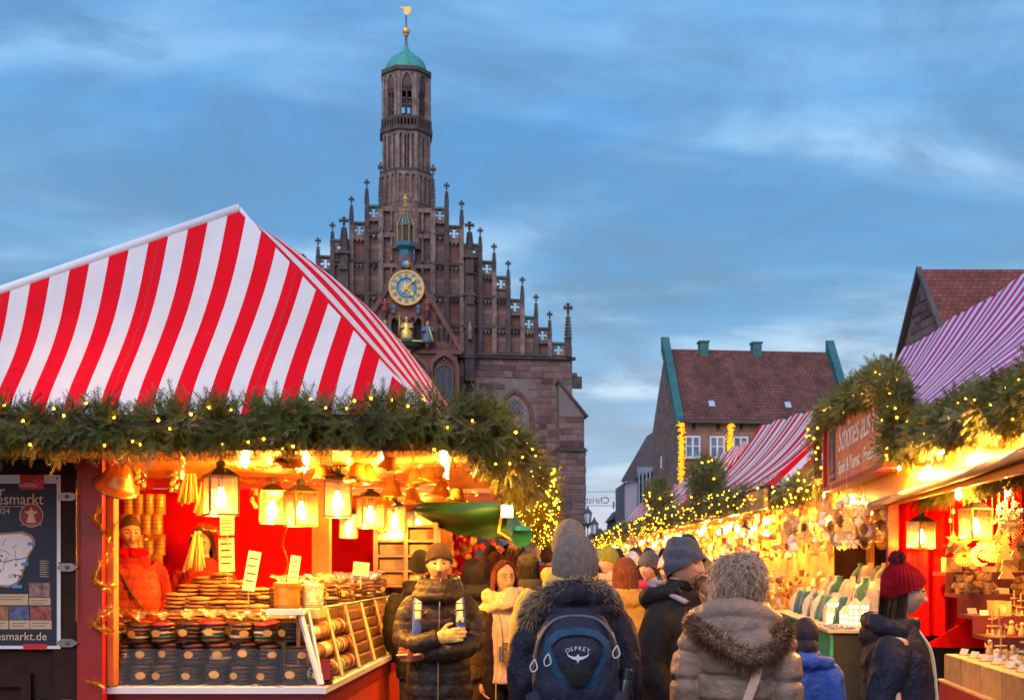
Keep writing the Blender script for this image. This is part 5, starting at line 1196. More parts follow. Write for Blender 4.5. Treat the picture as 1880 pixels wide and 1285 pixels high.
# ------------------------------------------------------------ gingerbread
choc = mat('dark_chocolate', (.085, .028, .014), .45, var=.4, scale=12, bump=.15, bscale=60, spec=.25)
ginger = mat('gingerbread_crust', (.30, .125, .035), .7, var=.3, scale=14, bump=.3, bscale=60, rnd=.2)
iceR = mat('red_icing', (.6, .03, .02), .4); iceG = mat('green_icing', (.10, .22, .12), .4); iceW = mat('pale_icing', (.75, .6, .4), .5); iceO = mat('orange_icing', (.6, .22, .04), .4); bis = mat('brown_biscuit', (.24, .10, .035), .6, var=.25, scale=14, bump=.2, bscale=60)
cello = clear('cellophane', (1, 1, 1), .0, .09, .75, 0., .9)
labelM = mat('gold_label', (.72, .38, .09), .35, metal=.35, var=.15, scale=30)
def crumple(bm, c, r0, r1, h, seed, n=18):
    rr = random.Random(seed); V = []; m = 5
    for j in range(m+1):
        t = j/m; r = r0+(r1-r0)*t**1.3
        for i in range(n):
            a = 2*PI*i/n; q = r*(1+(.35*t)*rr.uniform(-1, 1)*(1 if i % 2 else -1)); V.append((c[0]+q*math.cos(a), c[1]+q*math.sin(a), c[2]+h*t*(1+rr.uniform(-.25, .25)*t)))
    bm.add(V, [(j*n+i, j*n+(i+1) % n, (j+1)*n+(i+1) % n, (j+1)*n+i) for j in range(m) for i in range(n)])
def make_pack(kind, tuft):
    r = root('gingerbread_pack', (0, 0, 0), 0, 'x', 'gingerbread pack'); rr = random.Random(kind*7+tuft)
    nz = 5; h = .025
    mats = [choc]*5 if kind == 0 else ([bis, iceG, iceW, choc, iceR] if kind == 1 else [choc, iceW, choc, bis, choc])
    if kind == 3: mats = [bis]*5
    for i in range(nz):
        k = MB(); ox, oy = rr.uniform(-.005, .005), rr.uniform(-.005, .005)
        k.lathe([(.058, .001), (.070, .005), (.073, .012), (.068, .020), (.05, .0245)], (ox, oy, i*h), 18); k.build('biscuit', mats[i], r, smooth=True)
    k = MB(); n = 24; V = []
    for j, (rad, z) in enumerate(((.077, 0), (.080, .03), (.079, .06), (.080, .095), (.074, .124), (.04, .136), (.012, .146))):
        for i in range(n): q = rad*(1+rr.uniform(-.035, .035)); V.append((q*math.cos(2*PI*i/n), q*math.sin(2*PI*i/n), z+rr.uniform(-.003, .003)))
    k.add(V, [(j*n+i, j*n+(i+1) % n, (j+1)*n+(i+1) % n, (j+1)*n+i) for j in range(6) for i in range(n)]); k.build('cellophane_wrap', cello, r)
    k = MB()
    k.add([(.088*math.sin(a)*1.0*.36/.36*.0+.030*math.cos(2*PI*i/16)*(1+.1*(i % 2)), -.083, .062+.022*math.sin(2*PI*i/16)*(1+.1*(i % 2))) for i, a in ((j, 0) for j in range(16))], [tuple(range(16))]); k.build('label', labelM, r)
    if tuft:
        k = MB(); crumple(k, (0, 0, .140), .010, .062, .055, kind+3); k.build('wrap_tuft', clear('cellophane_tuft', (1, .97, .9), .08, .2, .6, .12), r)
        k = MB(); k.lathe([(.012, .136), (.014, .142), (.012, .148)], n=8); k.build('tie', tinselM, r)
    return r
packs = {(a, b): Placer(make_pack(a, b)) for a in (0, 1, 2, 3) for b in (0, 1)}
rr = random.Random(12)
names = {0: 'dark chocolate', 1: 'coloured', 2: 'chocolate and vanilla', 3: 'golden brown'}
for row in range(3):
    for i in range(9):
        px = 213+i*46.5+(row % 2)*9-(6 if row == 2 else 0)
        if px > 585-row*14: continue
        kd = 0 if row < 2 else (1 if i % 2 == 0 else (2 if i % 4 == 1 else 0))
        if row == 1 and i in (4,): kd = 2
        q = P(px, 1035, 7.24+.012*row)
        packs[(kd, 1 if row == 2 else 0)]((q.x+rr.uniform(-.012, .012), q.y+rr.uniform(-.015, .025), .889+row*.133), rz=rr.uniform(-.6, .6), rx=rr.uniform(-.05, .05), ry=rr.uniform(-.06, .06), sc=rr.uniform(.93, 1.04), label='pack of %s gingerbread, %s layer, %s from the white post' % (names[kd], ('bottom', 'middle', 'top')[row], ordn(i)), group='%s packs in the %s layer' % (names[kd], ('bottom', 'middle', 'top')[row]))
for i in range(9):
    q = P(222+i*40, 1035, 7.42); packs[(i % 3, 1)]((q.x, q.y, .889+.27+rr.uniform(-.01, .01)), rz=rr.uniform(-.5, .5), label='tufted cellophane pack behind the dark packs, %s from the white post' % ordn(i), group='tufted packs in the front case')
for j in range(3):
    for i in range(2):
        q = P(545+j*16, 1035, 7.45+j*.14); packs[(0, 0)]((q.x, q.y, .889+i*.136+.0), label='dark gingerbread pack at the case corner, %s from the front, %s' % (ordn(j), ('lower', 'upper')[i]), group='packs at the case corner')
k = MB(); k.box(-2.5, -1.45, 7.34, 7.52, .889, 1.155); k.build('display_riser', lightWood, LS)
# loose gingerbread in stacks
gb = MB(); gb.lathe([(.05, .0), (.072, .004), (.078, .011), (.07, .019), (.045, .025), (.01, .027)], n=18)
go = gb.build('gingerbread', ginger, smooth=True); go['category'] = 'gingerbread'
gp = Placer(go)
k = MB(); k.box(-2.35, -1.42, 7.62, 8.35, 1.06, 1.22); k.build('display_riser', lightWood, LS)
STK = [(322, 7.72, 9), (362, 7.70, 8), (398, 7.72, 7), (436, 7.70, 7), (472, 7.70, 6), (345, 7.92, 11), (385, 7.92, 12), (420, 7.92, 11), (455, 7.92, 10), (492, 7.90, 8), (372, 8.14, 13), (408, 8.14, 14), (444, 8.14, 12), (480, 8.12, 10), (512, 8.12, 9), (545, 8.2, 8)]
for si, (px, Y, n) in enumerate(STK):
    q = P(px, 1035, Y)
    for i in range(n):
        tl = rr.uniform(-.06, .06)
        gp((q.x+rr.uniform(-.012, .012), q.y+rr.uniform(-.01, .01), 1.222+i*.0262), rz=rr.random()*6, rx=tl, label='round gingerbread, %s from the bottom, %s stack from the seller, %s row' % (ordn(i), ordn(si if si < 5 else si-5 if si < 10 else si-10), ('front', 'middle', 'back')[0 if si < 5 else 1 if si < 10 else 2]), group='loose gingerbread stacks')
# side case: biscuits on edge behind the slanted glass
ck_ = MB(); ck_.lathe([(.02, 0), (.050, .003), (.055, .012), (.055, .026), (.050, .035), (.02, .038)], n=16)
cks = {}
for nm, m_ in (('choc', choc), ('red', iceR), ('green', iceG), ('pale', iceW), ('orange', iceO), ('brown', bis)):
    o = ck_.build('biscuit', m_, smooth=True); o['category'] = 'biscuit'; cks[nm] = Placer(o)
axr = math.atan(.057)
seqs = [['brown', 'pale', 'red', 'pale', 'green', 'orange', 'choc', 'pale', 'orange', 'red', 'brown', 'choc', 'orange'], ['orange', 'pale', 'red', 'pale', 'green', 'green', 'orange', 'orange', 'brown', 'choc', 'red', 'pale', 'choc']]
k = MB(); a = side(.05, 0); b_ = side(3.6, 0); k.prism([(a.x-.18, a.y+.05), (a.x-.16, a.y+.05), (b_.x-.16, b_.y), (b_.x-.18, b_.y)], .889, 1.33, plane='xy'); k.build('case_back', bis, LS)
k = MB(); k.prism([(a.x-.6, a.y+.5), (a.x-.17, a.y+.5), (b_.x-.17, b_.y), (b_.x-.6, b_.y)], .889, 1.30, plane='xy'); k.build('case_base', lightWood, LS)
for pan in range(4):
    for row in range(3):
        z = .955+row*.125; ins = -.075-.035*row
        if pan in (0, 1):
            for i in range(13):
                nm = seqs[(pan+row) % 2][i] if pan == 1 else ('pale', 'orange', 'brown')[(i//4+row) % 3]
                if pan == 0 and i < 2: continue
                q = side(pan*.62+.05+i*.043, z); cks[nm]((q.x+ins, q.y, z), rx=-PI/2, rz=-axr, label='%s biscuit on edge, panel %s the corner, %s row, %s along' % (nm if nm != 'choc' else 'dark chocolate', ('at', 'next to')[pan], ('bottom', 'middle', 'top')[row], ordn(i)), group='%s biscuits panel %d' % (nm, pan))
sq = MB(); sq.cbox((0, 0, 0), (.07, .075, .075)); sqo = sq.build('gingerbread_square', bis, recenter=False); sqo['category'] = 'gingerbread'; sqp = Placer(sqo)
md = sqo.modifiers.new('round', 'BEVEL'); md.width = .012; md.segments = 2
for pan in (2, 3, 4):
    for row in range(5):
        for i in range(7):
            z = .935+row*.082; q = side(pan*.62+.06+i*.083, z); sqp((q.x-.06-.024*row, q.y, z), rz=-axr+rr.uniform(-.05, .05), label='square gingerbread in the %s case panel, %s row up, %s along' % (ordn(pan), ordn(row), ordn(i)), group='square gingerbread')
# bags on the glass shelf
for i in range(13):
    t = .62+i*.25; q = side(t, 1.36)
    packs[((3, 3, 2, 3)[i % 4], 1)]((q.x-.24-.02*(i % 2), q.y+.12, 1.36), rz=rr.random()*3, sc=.95+.1*(i % 3), label='cellophane bag of biscuits on the glass shelf, %s from the case corner' % ordn(i), group='bags on the glass shelf')
    if i % 2 == 0: packs[(3, 1)]((q.x-.42, q.y+.05, 1.36), rz=rr.random()*3, sc=1.1, label='cellophane bag in the second shelf row, %s from the case corner' % ordn(i//2), group='bags in the second shelf row')
# tins
for px, Y, r_, h_, m_, lab in ((527, 7.48, .085, .17, mat('gold_tin', (.62, .33, .05), .3, metal=.7, var=.35, scale=14), 'round gold biscuit tin on the case corner'), (574, 7.56, .07, .16, mat('printed_tin', (.6, .5, .32), .35, metal=.2, var=.7, scale=22), 'round printed biscuit tin beside the gold tin')):
    q = P(px, 1035, Y); T_ = root('biscuit_tin', (q.x, q.y, 1.36), 0, lab, 'tin')
    k = MB(); k.lathe([(r_, 0), (r_, h_*.8)], n=28); k.build('tin_body', m_, T_, auto=True)
    k = MB(); k.lathe([(r_*1.03, h_*.8), (r_*1.04, h_*.82), (r_*1.04, h_*.97), (r_*.98, h_)], n=28); k.build('lid', m_, T_, auto=True)
    for z in (.03, .1):
        k = MB(); k.lathe([(r_*1.01, h_*z), (r_*1.012, h_*(z+.03))], n=28); k.build('band', brassM, T_)
k = MB(); k.box(P(500, 1, 7.5).x, P(592, 1, 7.5).x, 7.38, 7.66, 1.30, 1.358); k.build('display_riser', lightWood, LS)
# price cards
cardM = mat('price_card', (.75, .66, .48), .6, var=.12, scale=20); inkM = mat('ink', (.08, .03, .02), .6)
for px, py, Y, w_, h_, ry, txt, lab in ((462, 1048, 7.75, .085, .27, .2, 'Elisen', 'tall tilted price card above the loose gingerbread'), (540, 1046, 7.95, .07, .20, .16, '3,90', 'slim tilted price card behind the gold tin'), (663, 1044, 8.6, .12, .10, .1, '9,50', 'small price card behind the cellophane bags'), (417, 965, 8.0, .10, .13, 0, 'Nürnberg', 'white hanging card just below the large lantern'), (416, 1018, 8.05, .11, .24, -.03, 'Lebkuchen', 'tall cream card standing behind the gingerbread stacks')):
    q = P(px, py, Y); C_ = root('price_card', tuple(q), 0, lab, 'price card', world=True)
    R_ = Matrix.Rotation(ry*.9, 4, 'Y'); T = Matrix.Translation(q) @ R_
    k = MB(); k.box(-w_/2, w_/2, -.003, .003, -h_/2, h_/2, 0, T); k.build('card', cardM, C_)
    for j in range(4):
        k = MB(); z = h_*.32-j*h_*.19; k.box(-w_*.36, w_*(.36-.1*(j % 2)), -.005, -.003, z-h_*.02, z+h_*.02, 0, T); k.build('printed_line', inkM, C_)
    k = MB(); q2 = T @ Vector((0, .006, -h_/2)); k.tube([q2, q2+Vector((0, .01, -.10))], .004, 5); k.build('card_stick', lightWood, C_)
# gold bells under the boards
bellM = mat('gold_bell', (.85, .45, .08), .18, metal=.9, var=.1)
br_ = root('bell_ornament', (0, 0, 0), 0, 'x', 'bell')
k = MB(); k.lathe([(.075, 0), (.072, .008), (.058, .02), (.046, .05), (.038, .08), (.02, .098), (.004, .103)], n=18); k.build('bell_body', bellM, br_, smooth=True)
k = MB(); k.ball((0, 0, .005), .014, 8, 6); k.tube([(0, 0, .01), (0, 0, .06)], .003, 4); k.build('clapper', bellM, br_)
k = MB(); 
for sx in (-1, 1): k.tube([(0, 0, .105), (sx*.03, 0, .13), (sx*.045, 0, .115), (sx*.02, 0, .10), (0, 0, .105)], .006, 5)
k.build('bow', tinselM, br_)
k = MB(); k.tube([(0, 0, .1), (0, 0, .17)], .002, 4); k.build('thread', cableM, br_)
bell = Placer(br_)
for i, (px, py, Y) in enumerate(((597, 866, 7.5), (655, 872, 7.2), (678, 876, 7.3), (712, 852, 6.9), (765, 878, 7.6), (783, 872, 7.6), (721, 900, 8.2), (758, 912, 8.5), (708, 915, 8.6), (809, 898, 8.3), (838, 909, 8.7), (540, 850, 7.0), (520, 846, 7.0))):
    bell(P(px, py+10, Y), rz=i*1.3, rx=rr.uniform(-.25, .25), ry=rr.uniform(-.3, .3), sc=.95+.25*rr.random(), label='gold bell ornament under the ceiling boards, %s counted towards the side eave' % ordn(sorted((597, 655, 678, 712, 765, 783, 721, 758, 708, 809, 838, 540, 520)).index(px)), group='gold bells under the boards')
BB = root('bell_ornament', tuple(P(212, 895, 6.95)), 0, 'big tilted copper bell ornament at the top of the red post', 'bell'); BB.rotation_euler = (.5, .35, .2)
k = MB(); k.lathe([(.14, 0), (.142, .012), (.125, .02), (.10, .05), (.08, .10), (.055, .14), (.02, .16)], n=24); k.build('bell_body', mat('copper_bell', (.75, .3, .08), .25, metal=.8, var=.15), BB, smooth=True)
k = MB(); k.lathe([(.125, .004), (.02, .09)], n=24); k.build('bell_inside', bellM, BB, smooth=True)
k = MB(); k.tube([(0, 0, .15), (.03, 0, .2), (0, 0, .25), (-.03, 0, .2), (0, 0, .15)], .01, 6); k.build('ribbon_loop', tinselM, BB)
# hanging yellow rope bundles, bags, cans, big cookie bags
ropeM = mat('yellow_paper_strips', (.80, .52, .13), .6, var=.2, scale=10)
for px, py0, py1, Y, n, lab in ((352, 850, 925, 8.1, 9, 'thick bundle of long pale yellow strips hanging in the stall'), (380, 870, 945, 8.2, 8, 'second pale yellow bundle hanging left of the large lantern'), (363, 975, 1046, 7.9, 9, 'low hanging pale yellow bundle in front of the red wall')):
    T_ = root('strip_bundle', tuple(P(px, py0, Y)), 0, lab, 'paper strips', 'yellow strip bundles', world=True)
    for i in range(n):
        o_ = (i-n/2)*.013; a = P(px, py0, Y)+Vector((o_*.4, rr.uniform(-.02, .02), 0)); b_ = P(px, py1, Y)+Vector((o_*1.3-.02, rr.uniform(-.03, .03), rr.uniform(-.02, .02)))
        k = MB(); k.tube([a, a.lerp(b_, .5)+Vector((rr.uniform(-.006, .006), 0, 0)), b_], [.007, .010, .011], 6); k.build('paper_strip', ropeM, T_, smooth=True)
    k = MB(); q = P(px, py0+8, Y); k.tube([q+Vector((-.045, 0, 0)), q+Vector((.045, 0, 0))], .012, 6); k.build('tie', tinselM, T_)
for px, py, Y, lab in ((318, 872, 7.9, 'bag of nuts hanging at the left of the bare bulb'), (257, 868, 7.7, 'bag of nuts hanging above the stacked cans'), (470, 905, 8.6, 'slim bag hanging between the two lanterns')):
    q = P(px, py, Y); T_ = root('hanging_bag', tuple(q), 0, lab, 'bag', world=True)
    k = MB(); V = []
    for j in range(9):
        t = j/8; z = q.z+.12-.24*t; wd = .05*(.55+.45*math.sin(PI*min(1, t*.9+.05)))
        for i in range(12): a = 2*PI*i/12; V.append((q.x+wd*math.cos(a), q.y+.028*math.sin(a)*(1+.2*rr.random()), z))
    k.add(V, [(j*12+i, j*12+(i+1) % 12, (j+1)*12+(i+1) % 12, (j+1)*12+i) for j in range(8) for i in range(12)]); k.build('bag_film', cello, T_)
    for i in range(9):
        k = MB(); k.ball((q.x+rr.uniform(-.03, .03), q.y+rr.uniform(-.012, .012), q.z-.1+.02*i), .018, 8, 6); k.build('nut', mat('nut', (.65, .4, .12), .5, var=.2, scale=20), T_, smooth=True)
cn = root('food_can', (0, 0, 0), 0, 'x', 'can')
k = MB(); k.lathe([(.043, 0), (.045, .004), (.045, .006), (.043, .01), (.043, .15), (.045, .154), (.043, .16)], n=18); k.build('can_body', mat('gold_can', (.75, .42, .1), .35, metal=.3, var=.3, scale=12), cn, auto=True)
for z in (.05, .08, .11):
    k = MB(); k.lathe([(.0436, z), (.0436, z+.006)], n=18); k.build('can_stripe', mat('can_print', (.35, .12, .02), .5), cn)
can = Placer(cn)
for r_ in range(4):
    for c_ in range(4): q = P(232+c_*19+(r_ % 2)*5, 1035, 9.15); can((q.x, 9.15, 1.56+r_*.162), label='gold can behind the seller, %s row from the shelf, %s across' % (ordn(r_), ordn(c_)), group='stacked gold cans', rz=rr.random()*6)
k = MB(); k.box(-3.4, -2.7, 9.0, 9.35, 1.52, 1.558); k.build('back_shelf', lightWood, LS)
# wooden shelf cabinet deep in the stall
CB = root('shelf_cabinet', tuple(P(745, 1035, 10.6)), 0, 'glazed wooden shelf cabinet with pale drawers deep in the gingerbread stall', 'cabinet', world=True)
a, b_ = P(690, 1075, 10.6), P(800, 965, 10.6)
for i in range(5):
    z = a.z+(b_.z-a.z)*i/4; k = MB(); k.box(a.x, b_.x, 10.6, 11.0, z-.012, z+.012); k.build('shelf', honeyWood, CB)
for x in (a.x, (a.x+b_.x)/2, b_.x):
    k = MB(); k.box(x-.02, x+.02, 10.58, 11.0, a.z-.4, b_.z+.03); k.build('upright', honeyWood, CB)
k = MB(); k.box(a.x, b_.x, 10.98, 11.0, a.z-.4, b_.z); k.build('back_panel', lightWood, CB)
for i in range(4):
    for j in range(2):
        x0 = a.x+.03+j*(b_.x-a.x)/2; z0 = a.z+(b_.z-a.z)*i/4+.015; k = MB(); k.box(x0, x0+(b_.x-a.x)/2-.06, 10.66, 10.9, z0, z0+.09); k.build('tray', lightWood, CB)
k = MB(); k.box(a.x, (a.x+b_.x)/2, 10.565, 10.57, a.z, b_.z); k.build('pane', glassP, CB)
# tinsel
tinsel('tinsel_garland', [P(x, y+4*math.sin(x*.07), 7.4) for x, y in [(400+i*30, 852+6*(i % 2)) for i in range(12)]], .035, 1400, 'gold tinsel garland along the upper front of the stall', 1)
tinsel('tinsel_garland', [P(x, y, 8.3) for x, y in [(440+i*40, 880+8*(i % 2)) for i in range(10)]], .035, 1100, 'gold tinsel swag behind the lanterns', 2)
tinsel('tinsel_garland', [P(720+i*20, 912-.8*i, 9.2) for i in range(9)], .03, 1100, 'gold tinsel edging the boards above the green awning', 3)
for i, (pts, lab) in enumerate((([(185, 935), (170, 950), (185, 970), (200, 985), (210, 960)], 'curled gold tinsel on the red post beside the seller\'s face'), ([(205, 1010), (175, 1050), (170, 1065), (195, 1080), (205, 1075)], 'curled gold tinsel halfway down the red post'), ([(205, 1115), (170, 1145), (185, 1155), (205, 1160)], 'curled gold tinsel above the counter end'), ([(165, 1252), (185, 1255)], 'tuft of gold tinsel at the counter lip'), ([(268, 990), (285, 985)], 'small gold tinsel tuft at the seller\'s shoulder'), ([(365, 965), (395, 972), (410, 985)], 'gold tinsel loop above the low yellow bundle'))):
    tinsel('tinsel_tuft', [P(x, y, 6.95 if i < 4 else 8.2) for x, y in pts], .045, 1900, lab, 10+i)
tinsel('tinsel_garland', [P(524+5*math.sin(i), 940+i*12, 9.3) for i in range(12)], .04, 900, 'vertical gold tinsel beside the brown post', 4)
tinsel('tinsel_garland', [P(140, 880+i*20, 6.95) for i in range(14)], .012, 500, 'thin gold tinsel strand down the shutter edge', 6)

# ------------------------------------------------------------ jewellery and toys
creamM = mat('cream_velvet', (.72, .55, .36), .8, var=.1, scale=8, sheen=.3); tealM = mat('dark_teal_velvet', (.02, .13, .12), .8, var=.15, scale=8, sheen=.3)
silverM = mat('silver_chain', (.75, .7, .62), .25, metal=.9)
def make_bust(m, seed):
    r = root('necklace_stand', (0, 0, 0), 0, 'x', 'necklace stand'); k = MB(); V = []; n = 20
    prof = [(.085, 0, .0), (.105, .05, .02), (.112, .11, .03), (.10, .17, .045), (.06, .215, .06), (.038, .245, .07), (.040, .285, .075), (.034, .29, .075)]
    for rad, z, oy in prof:
        for i in range(n): a = 2*PI*i/n; V.append((rad*math.cos(a), oy+rad*.42*math.sin(a), z))
    k.add(V, [(j*n+i, j*n+(i+1) % n, (j+1)*n+(i+1) % n, (j+1)*n+i) for j in range(len(prof)-1) for i in range(n)]+[tuple((len(prof)-1)*n+i for i in range(n))]); k.build('bust', m, r, smooth=True)
    k = MB(); pts = [(.055*math.sin(a), .03-.045-.012*math.cos(a)*0, .13-.075*math.cos(a)) for a in np.linspace(-2.4, 2.4, 17)]; k.tube(pts, .003, 5); k.build('chain', silverM, r)
    k = MB(); k.ball((0, -.018, .05), .012, 8, 6); k.build('pendant', silverM if seed else tinselM, r); return r
bC, bT = Placer(make_bust(creamM, 0)), Placer(make_bust(tealM, 1))
def stand_curve(m):
    r = root('necklace_board', (0, 0, 0), 0, 'x', 'necklace stand'); k = MB()
    k.grid(lambda u, v: Vector(((u-.5)*.11*(1-.25*v), .10*v*v, .26*v)), 4, 10); o = k.build('board', m, r, smooth=True); sd = o.modifiers.new('thick', 'SOLIDIFY'); sd.thickness = .02
    k = MB(); k.tube([((.03 if i % 2 else -.03)*(1-i/14), .1*(i/12)**2-.012, .26*i/12) for i in range(2, 12, 2)], .003, 5); k.build('chain', silverM, r)
    k = MB(); k.box(-.05, .05, .0, .1, 0, .008); k.build('foot', m, r); return r
cT, cC = Placer(stand_curve(tealM)), Placer(stand_curve(creamM))
n_ = 0
for tier, (x, z, s0, s1, cnt) in enumerate(((-.22, 1.0, 12.3, 16.2, 11), (.22, 1.16, 12.4, 16.2, 11), (.62, 1.33, 12.2, 16.0, 11), (1.0, 1.50, 12.0, 15.6, 9))):
    for i in range(cnt):
        s_ = s0+(s1-s0)*i/(cnt-1); pl_ = [bC, cT, bC, cC, bT][(i+tier*2) % 5] if tier else [cT, bC, cT, cT, bC][i % 5]
        nm = {id(bC): 'cream necklace bust', id(bT): 'dark teal necklace bust', id(cT): 'curved dark teal necklace board', id(cC): 'curved cream necklace board'}[id(pl_)]
        pl_(tuple(rw(x+rr.uniform(-.03, .03), s_, z)), rz=-RYAW-PI/2+.75+rr.uniform(-.2, .2), sc=1.15, label='%s, %s from the near end, %s tier of the display' % (nm, ordn(i), ('counter', 'lowest raised', 'middle raised', 'top')[tier]), group='%s tier %d' % (nm, tier))
# lit paper houses
paperM = mat('lit_paper', (.8, .68, .45), .7, var=.05, emit=.25, ecol=(1, .6, .2)); winL = glow('house_window_glow', (1., .72, .35), 9.)
def make_house(w, h, d):
    r = root('paper_house', (0, 0, 0), 0, 'x', 'paper house'); k = MB(); k.box(-w/2, w/2, -d/2, d/2, 0, h); k.prism([(-w/2, h), (w/2, h), (0, h+w*.6)], -d/2, d/2); k.build('house_body', paperM, r)
    for i in range(2):
        for j in range(int(h/.055)):
            x = (-.22+.44*i)*w; z = .03+j*.055; k = MB(); k.box(x-w*.11, x+w*.11, -d/2-.003, -d/2, z, z+.028); k.build('lit_window', winL, r)
            k = MB(); k.box(-w/2-.003, -w/2, x*d/w-d*.11, x*d/w+d*.11, z, z+.028); k.build('lit_window', winL, r)
    return r
hs_ = [Placer(make_house(.10, .15, .09)), Placer(make_house(.13, .22, .1)), Placer(make_house(.09, .26, .09))]
for i, (px, py, x) in enumerate(((1490, 1148, -.25), (1510, 1150, -.22), (1530, 1150, -.2), (1552, 1150, -.15), (1570, 1150, -.1), (1590, 1148, .0), (1545, 1132, .1), (1568, 1130, .15), (1590, 1128, .2), (1612, 1126, .25), (1570, 1110, .35), (1600, 1108, .4), (1622, 1106, .42), (1630, 1060, .45), (1650, 1050, .5), (1628, 1020, .5))):
    s_ = min(rs(px, x), 12.4+.02*i); zz_ = max(1.0, rz_(px, py, x))
    hs_[i % 3](tuple(rw(x, s_, 1.001+(.0 if x < .3 else .14 if i < 13 else .35+.1*(i-13)))), rz=-RYAW-.3+rr.uniform(-.2, .2), label='glowing paper house in the lit cluster, %s counted from the aisle side' % ordn(i), group='lit paper houses')
k = MB(); k.box(.3, .75, 11.7, 12.0, 1.0, 1.139); k.build('display_tier', mat('cream_tier', (.6, .5, .35), .6), ST)
k = MB(); k.box(.42, .75, 12.02, 12.14, 1.0, 1.34); k.build('display_tier', mat('cream_tier', (.6, .5, .35), .6), ST)
# tray of small cards sloping at the counter end
cd = MB(); cd.box(-.035, .035, -.003, .003, 0, .05); co = cd.build('picture_card', mat('picture_card', (.45, .3, .16), .5, var=.6, scale=25, rnd=.3)); co['category'] = 'card'; cdp = Placer(co)
for i in range(9):
    for j in range(5): cdp(tuple(rw(.30+j*.11, 11.42+.0*i+i*.035, 1.005+.03*i+.012*j)), rz=-RYAW+rr.uniform(-.1, .1), rx=-.6, label='small picture card in the sloping rack, %s row up, %s across' % (ordn(i), ordn(j)), group='cards in the sloping rack')
jw = MB(); jw.tube([(.02*math.cos(a), .02*math.sin(a), .006) for a in np.linspace(0, 2*PI, 11)], .005, 5); jo = jw.build('bangle', silverM); jo['category'] = 'bangle'; jwp = Placer(jo)
for i in range(60): jwp(tuple(rw(rr.uniform(-.40, .0), rr.uniform(11.4, 12.3), 1.002)), rx=rr.uniform(-.2, .2), label='small metal bangle laid out on the jewellery counter', group='bangles on the counter', sc=rr.uniform(.8, 1.5))

# hanging ornaments
strawM = mat('straw', (.82, .55, .18), .55, var=.2, scale=20); whiteO = mat('white_felt', (.85, .8, .7), .8, var=.08); woodO = mat('ornament_wood', (.6, .36, .13), .6, var=.2, scale=16); coneM = mat('pine_cone', (.2, .1, .045), .7, var=.3, scale=20)
def thread(r, z0, L): k = MB(); k.tube([(0, 0, z0), (0, 0, z0+L)], .0015, 4); k.build('thread', strawM, r)
def orn(kind):
    r = root('hanging_ornament', (0, 0, 0), 0, 'x', 'ornament'); k = MB()
    if kind == 'star':
        k.prism([((.06 if i % 2 == 0 else .025)*math.sin(PI*i/5), (.06 if i % 2 == 0 else .025)*math.cos(PI*i/5)) for i in range(10)], -.008, .008); k.build('star', woodO, r); thread(r, .06, .35)
    elif kind == 'straw':
        for i in range(12): a = PI*i/12; k.tube([(-.07*math.cos(a), 0, -.07*math.sin(a)), (.07*math.cos(a), 0, .07*math.sin(a))], .004, 4)
        k.build('straws', strawM, r); k = MB(); k.lathe([(.012, -.006), (.016, 0), (.012, .006)], n=8); k.build('knot', redP, r); thread(r, .07, .3)
    elif kind == 'ball': k.ball((0, 0, 0), .045, 14, 10); k.build('ball', whiteO, r, smooth=True); k = MB(); k.lathe([(.012, .042), (.012, .055)], n=8); k.build('cap', tinselM, r); thread(r, .05, .3)
    elif kind == 'angel':
        k.lathe([(.045, -.07), (.04, -.03), (.018, .02), (.006, .03)], n=12); k.build('robe', whiteO, r, smooth=True); k = MB(); k.ball((0, 0, .045), .018, 10, 8); k.build('head', woodO, r, smooth=True)
        for sx in (-1, 1): k = MB(); k.prism([(0, .015), (sx*.05, .055), (sx*.065, .03), (sx*.045, -.01), (0, -.005)], .004, .010); k.build('wing', whiteO, r)
        thread(r, .06, .3)
    elif kind == 'flake':
        for i in range(6):
            a = PI/3*i; d = Vector((math.cos(a), 0, math.sin(a))); p_ = Vector((-d.z, 0, d.x)); k.tube([d*.0, d*.075], .005, 4)
            for t in (.035, .055): k.tube([d*t-p_*.0, d*(t+.02)+p_*.02], .004, 4); k.tube([d*t, d*(t+.02)-p_*.02], .004, 4)
        k.build('flake', whiteO, r); thread(r, .07, .3)
    elif kind == 'moon':
        pts = [(.065*math.cos(a), .065*math.sin(a)) for a in np.linspace(.9, 2*PI-.9, 16)]+[(.022+.045*math.cos(a), .048*math.sin(a)) for a in np.linspace(2*PI-1.1, 1.1, 14)]
        k.prism(pts, -.007, .007); k.build('moon', woodO, r); thread(r, .06, .35)
    elif kind == 'tree':
        k.prism([(-.05, -.09), (.05, -.09), (.02, -.04), (.042, -.04), (.015, .01), (.032, .01), (0, .08), (-.032, .01), (-.015, .01), (-.042, -.04), (-.02, -.04)], -.006, .006); k.build('tree_cutout', woodO, r); thread(r, .08, .3)
    elif kind == 'cone':
        for j in range(6):
            z = -.045+j*.017; q = .032*math.sin(PI*(j+1)/7.5)
            for i in range(7): a = 2*PI*i/7+j*.45; k.cbox((q*math.cos(a), q*math.sin(a), z), (.02, .014, .008), R=Matrix.Rotation(a, 3, 'Z') @ Matrix.Rotation(-.5, 3, 'Y'))
        k.build('cone_scales', coneM, r); k = MB(); k.lathe([(.02, -.05), (.012, .06)], n=6); k.build('cone_core', coneM, r); thread(r, .06, .3)
    k = MB(); k.box(-.012, .012, -.002, .0, .17, .20); k.build('price_tag', cardM, r)
    return r
OR = {q: Placer(orn(q)) for q in ('star', 'straw', 'ball', 'angel', 'flake', 'moon', 'tree', 'cone')}
desc = {'star': 'wooden star', 'straw': 'straw star', 'ball': 'white bauble', 'angel': 'white felt angel', 'flake': 'white snowflake', 'moon': 'wooden crescent moon', 'tree': 'wooden tree cut-out', 'cone': 'pine cone'}
cnt_ = {}
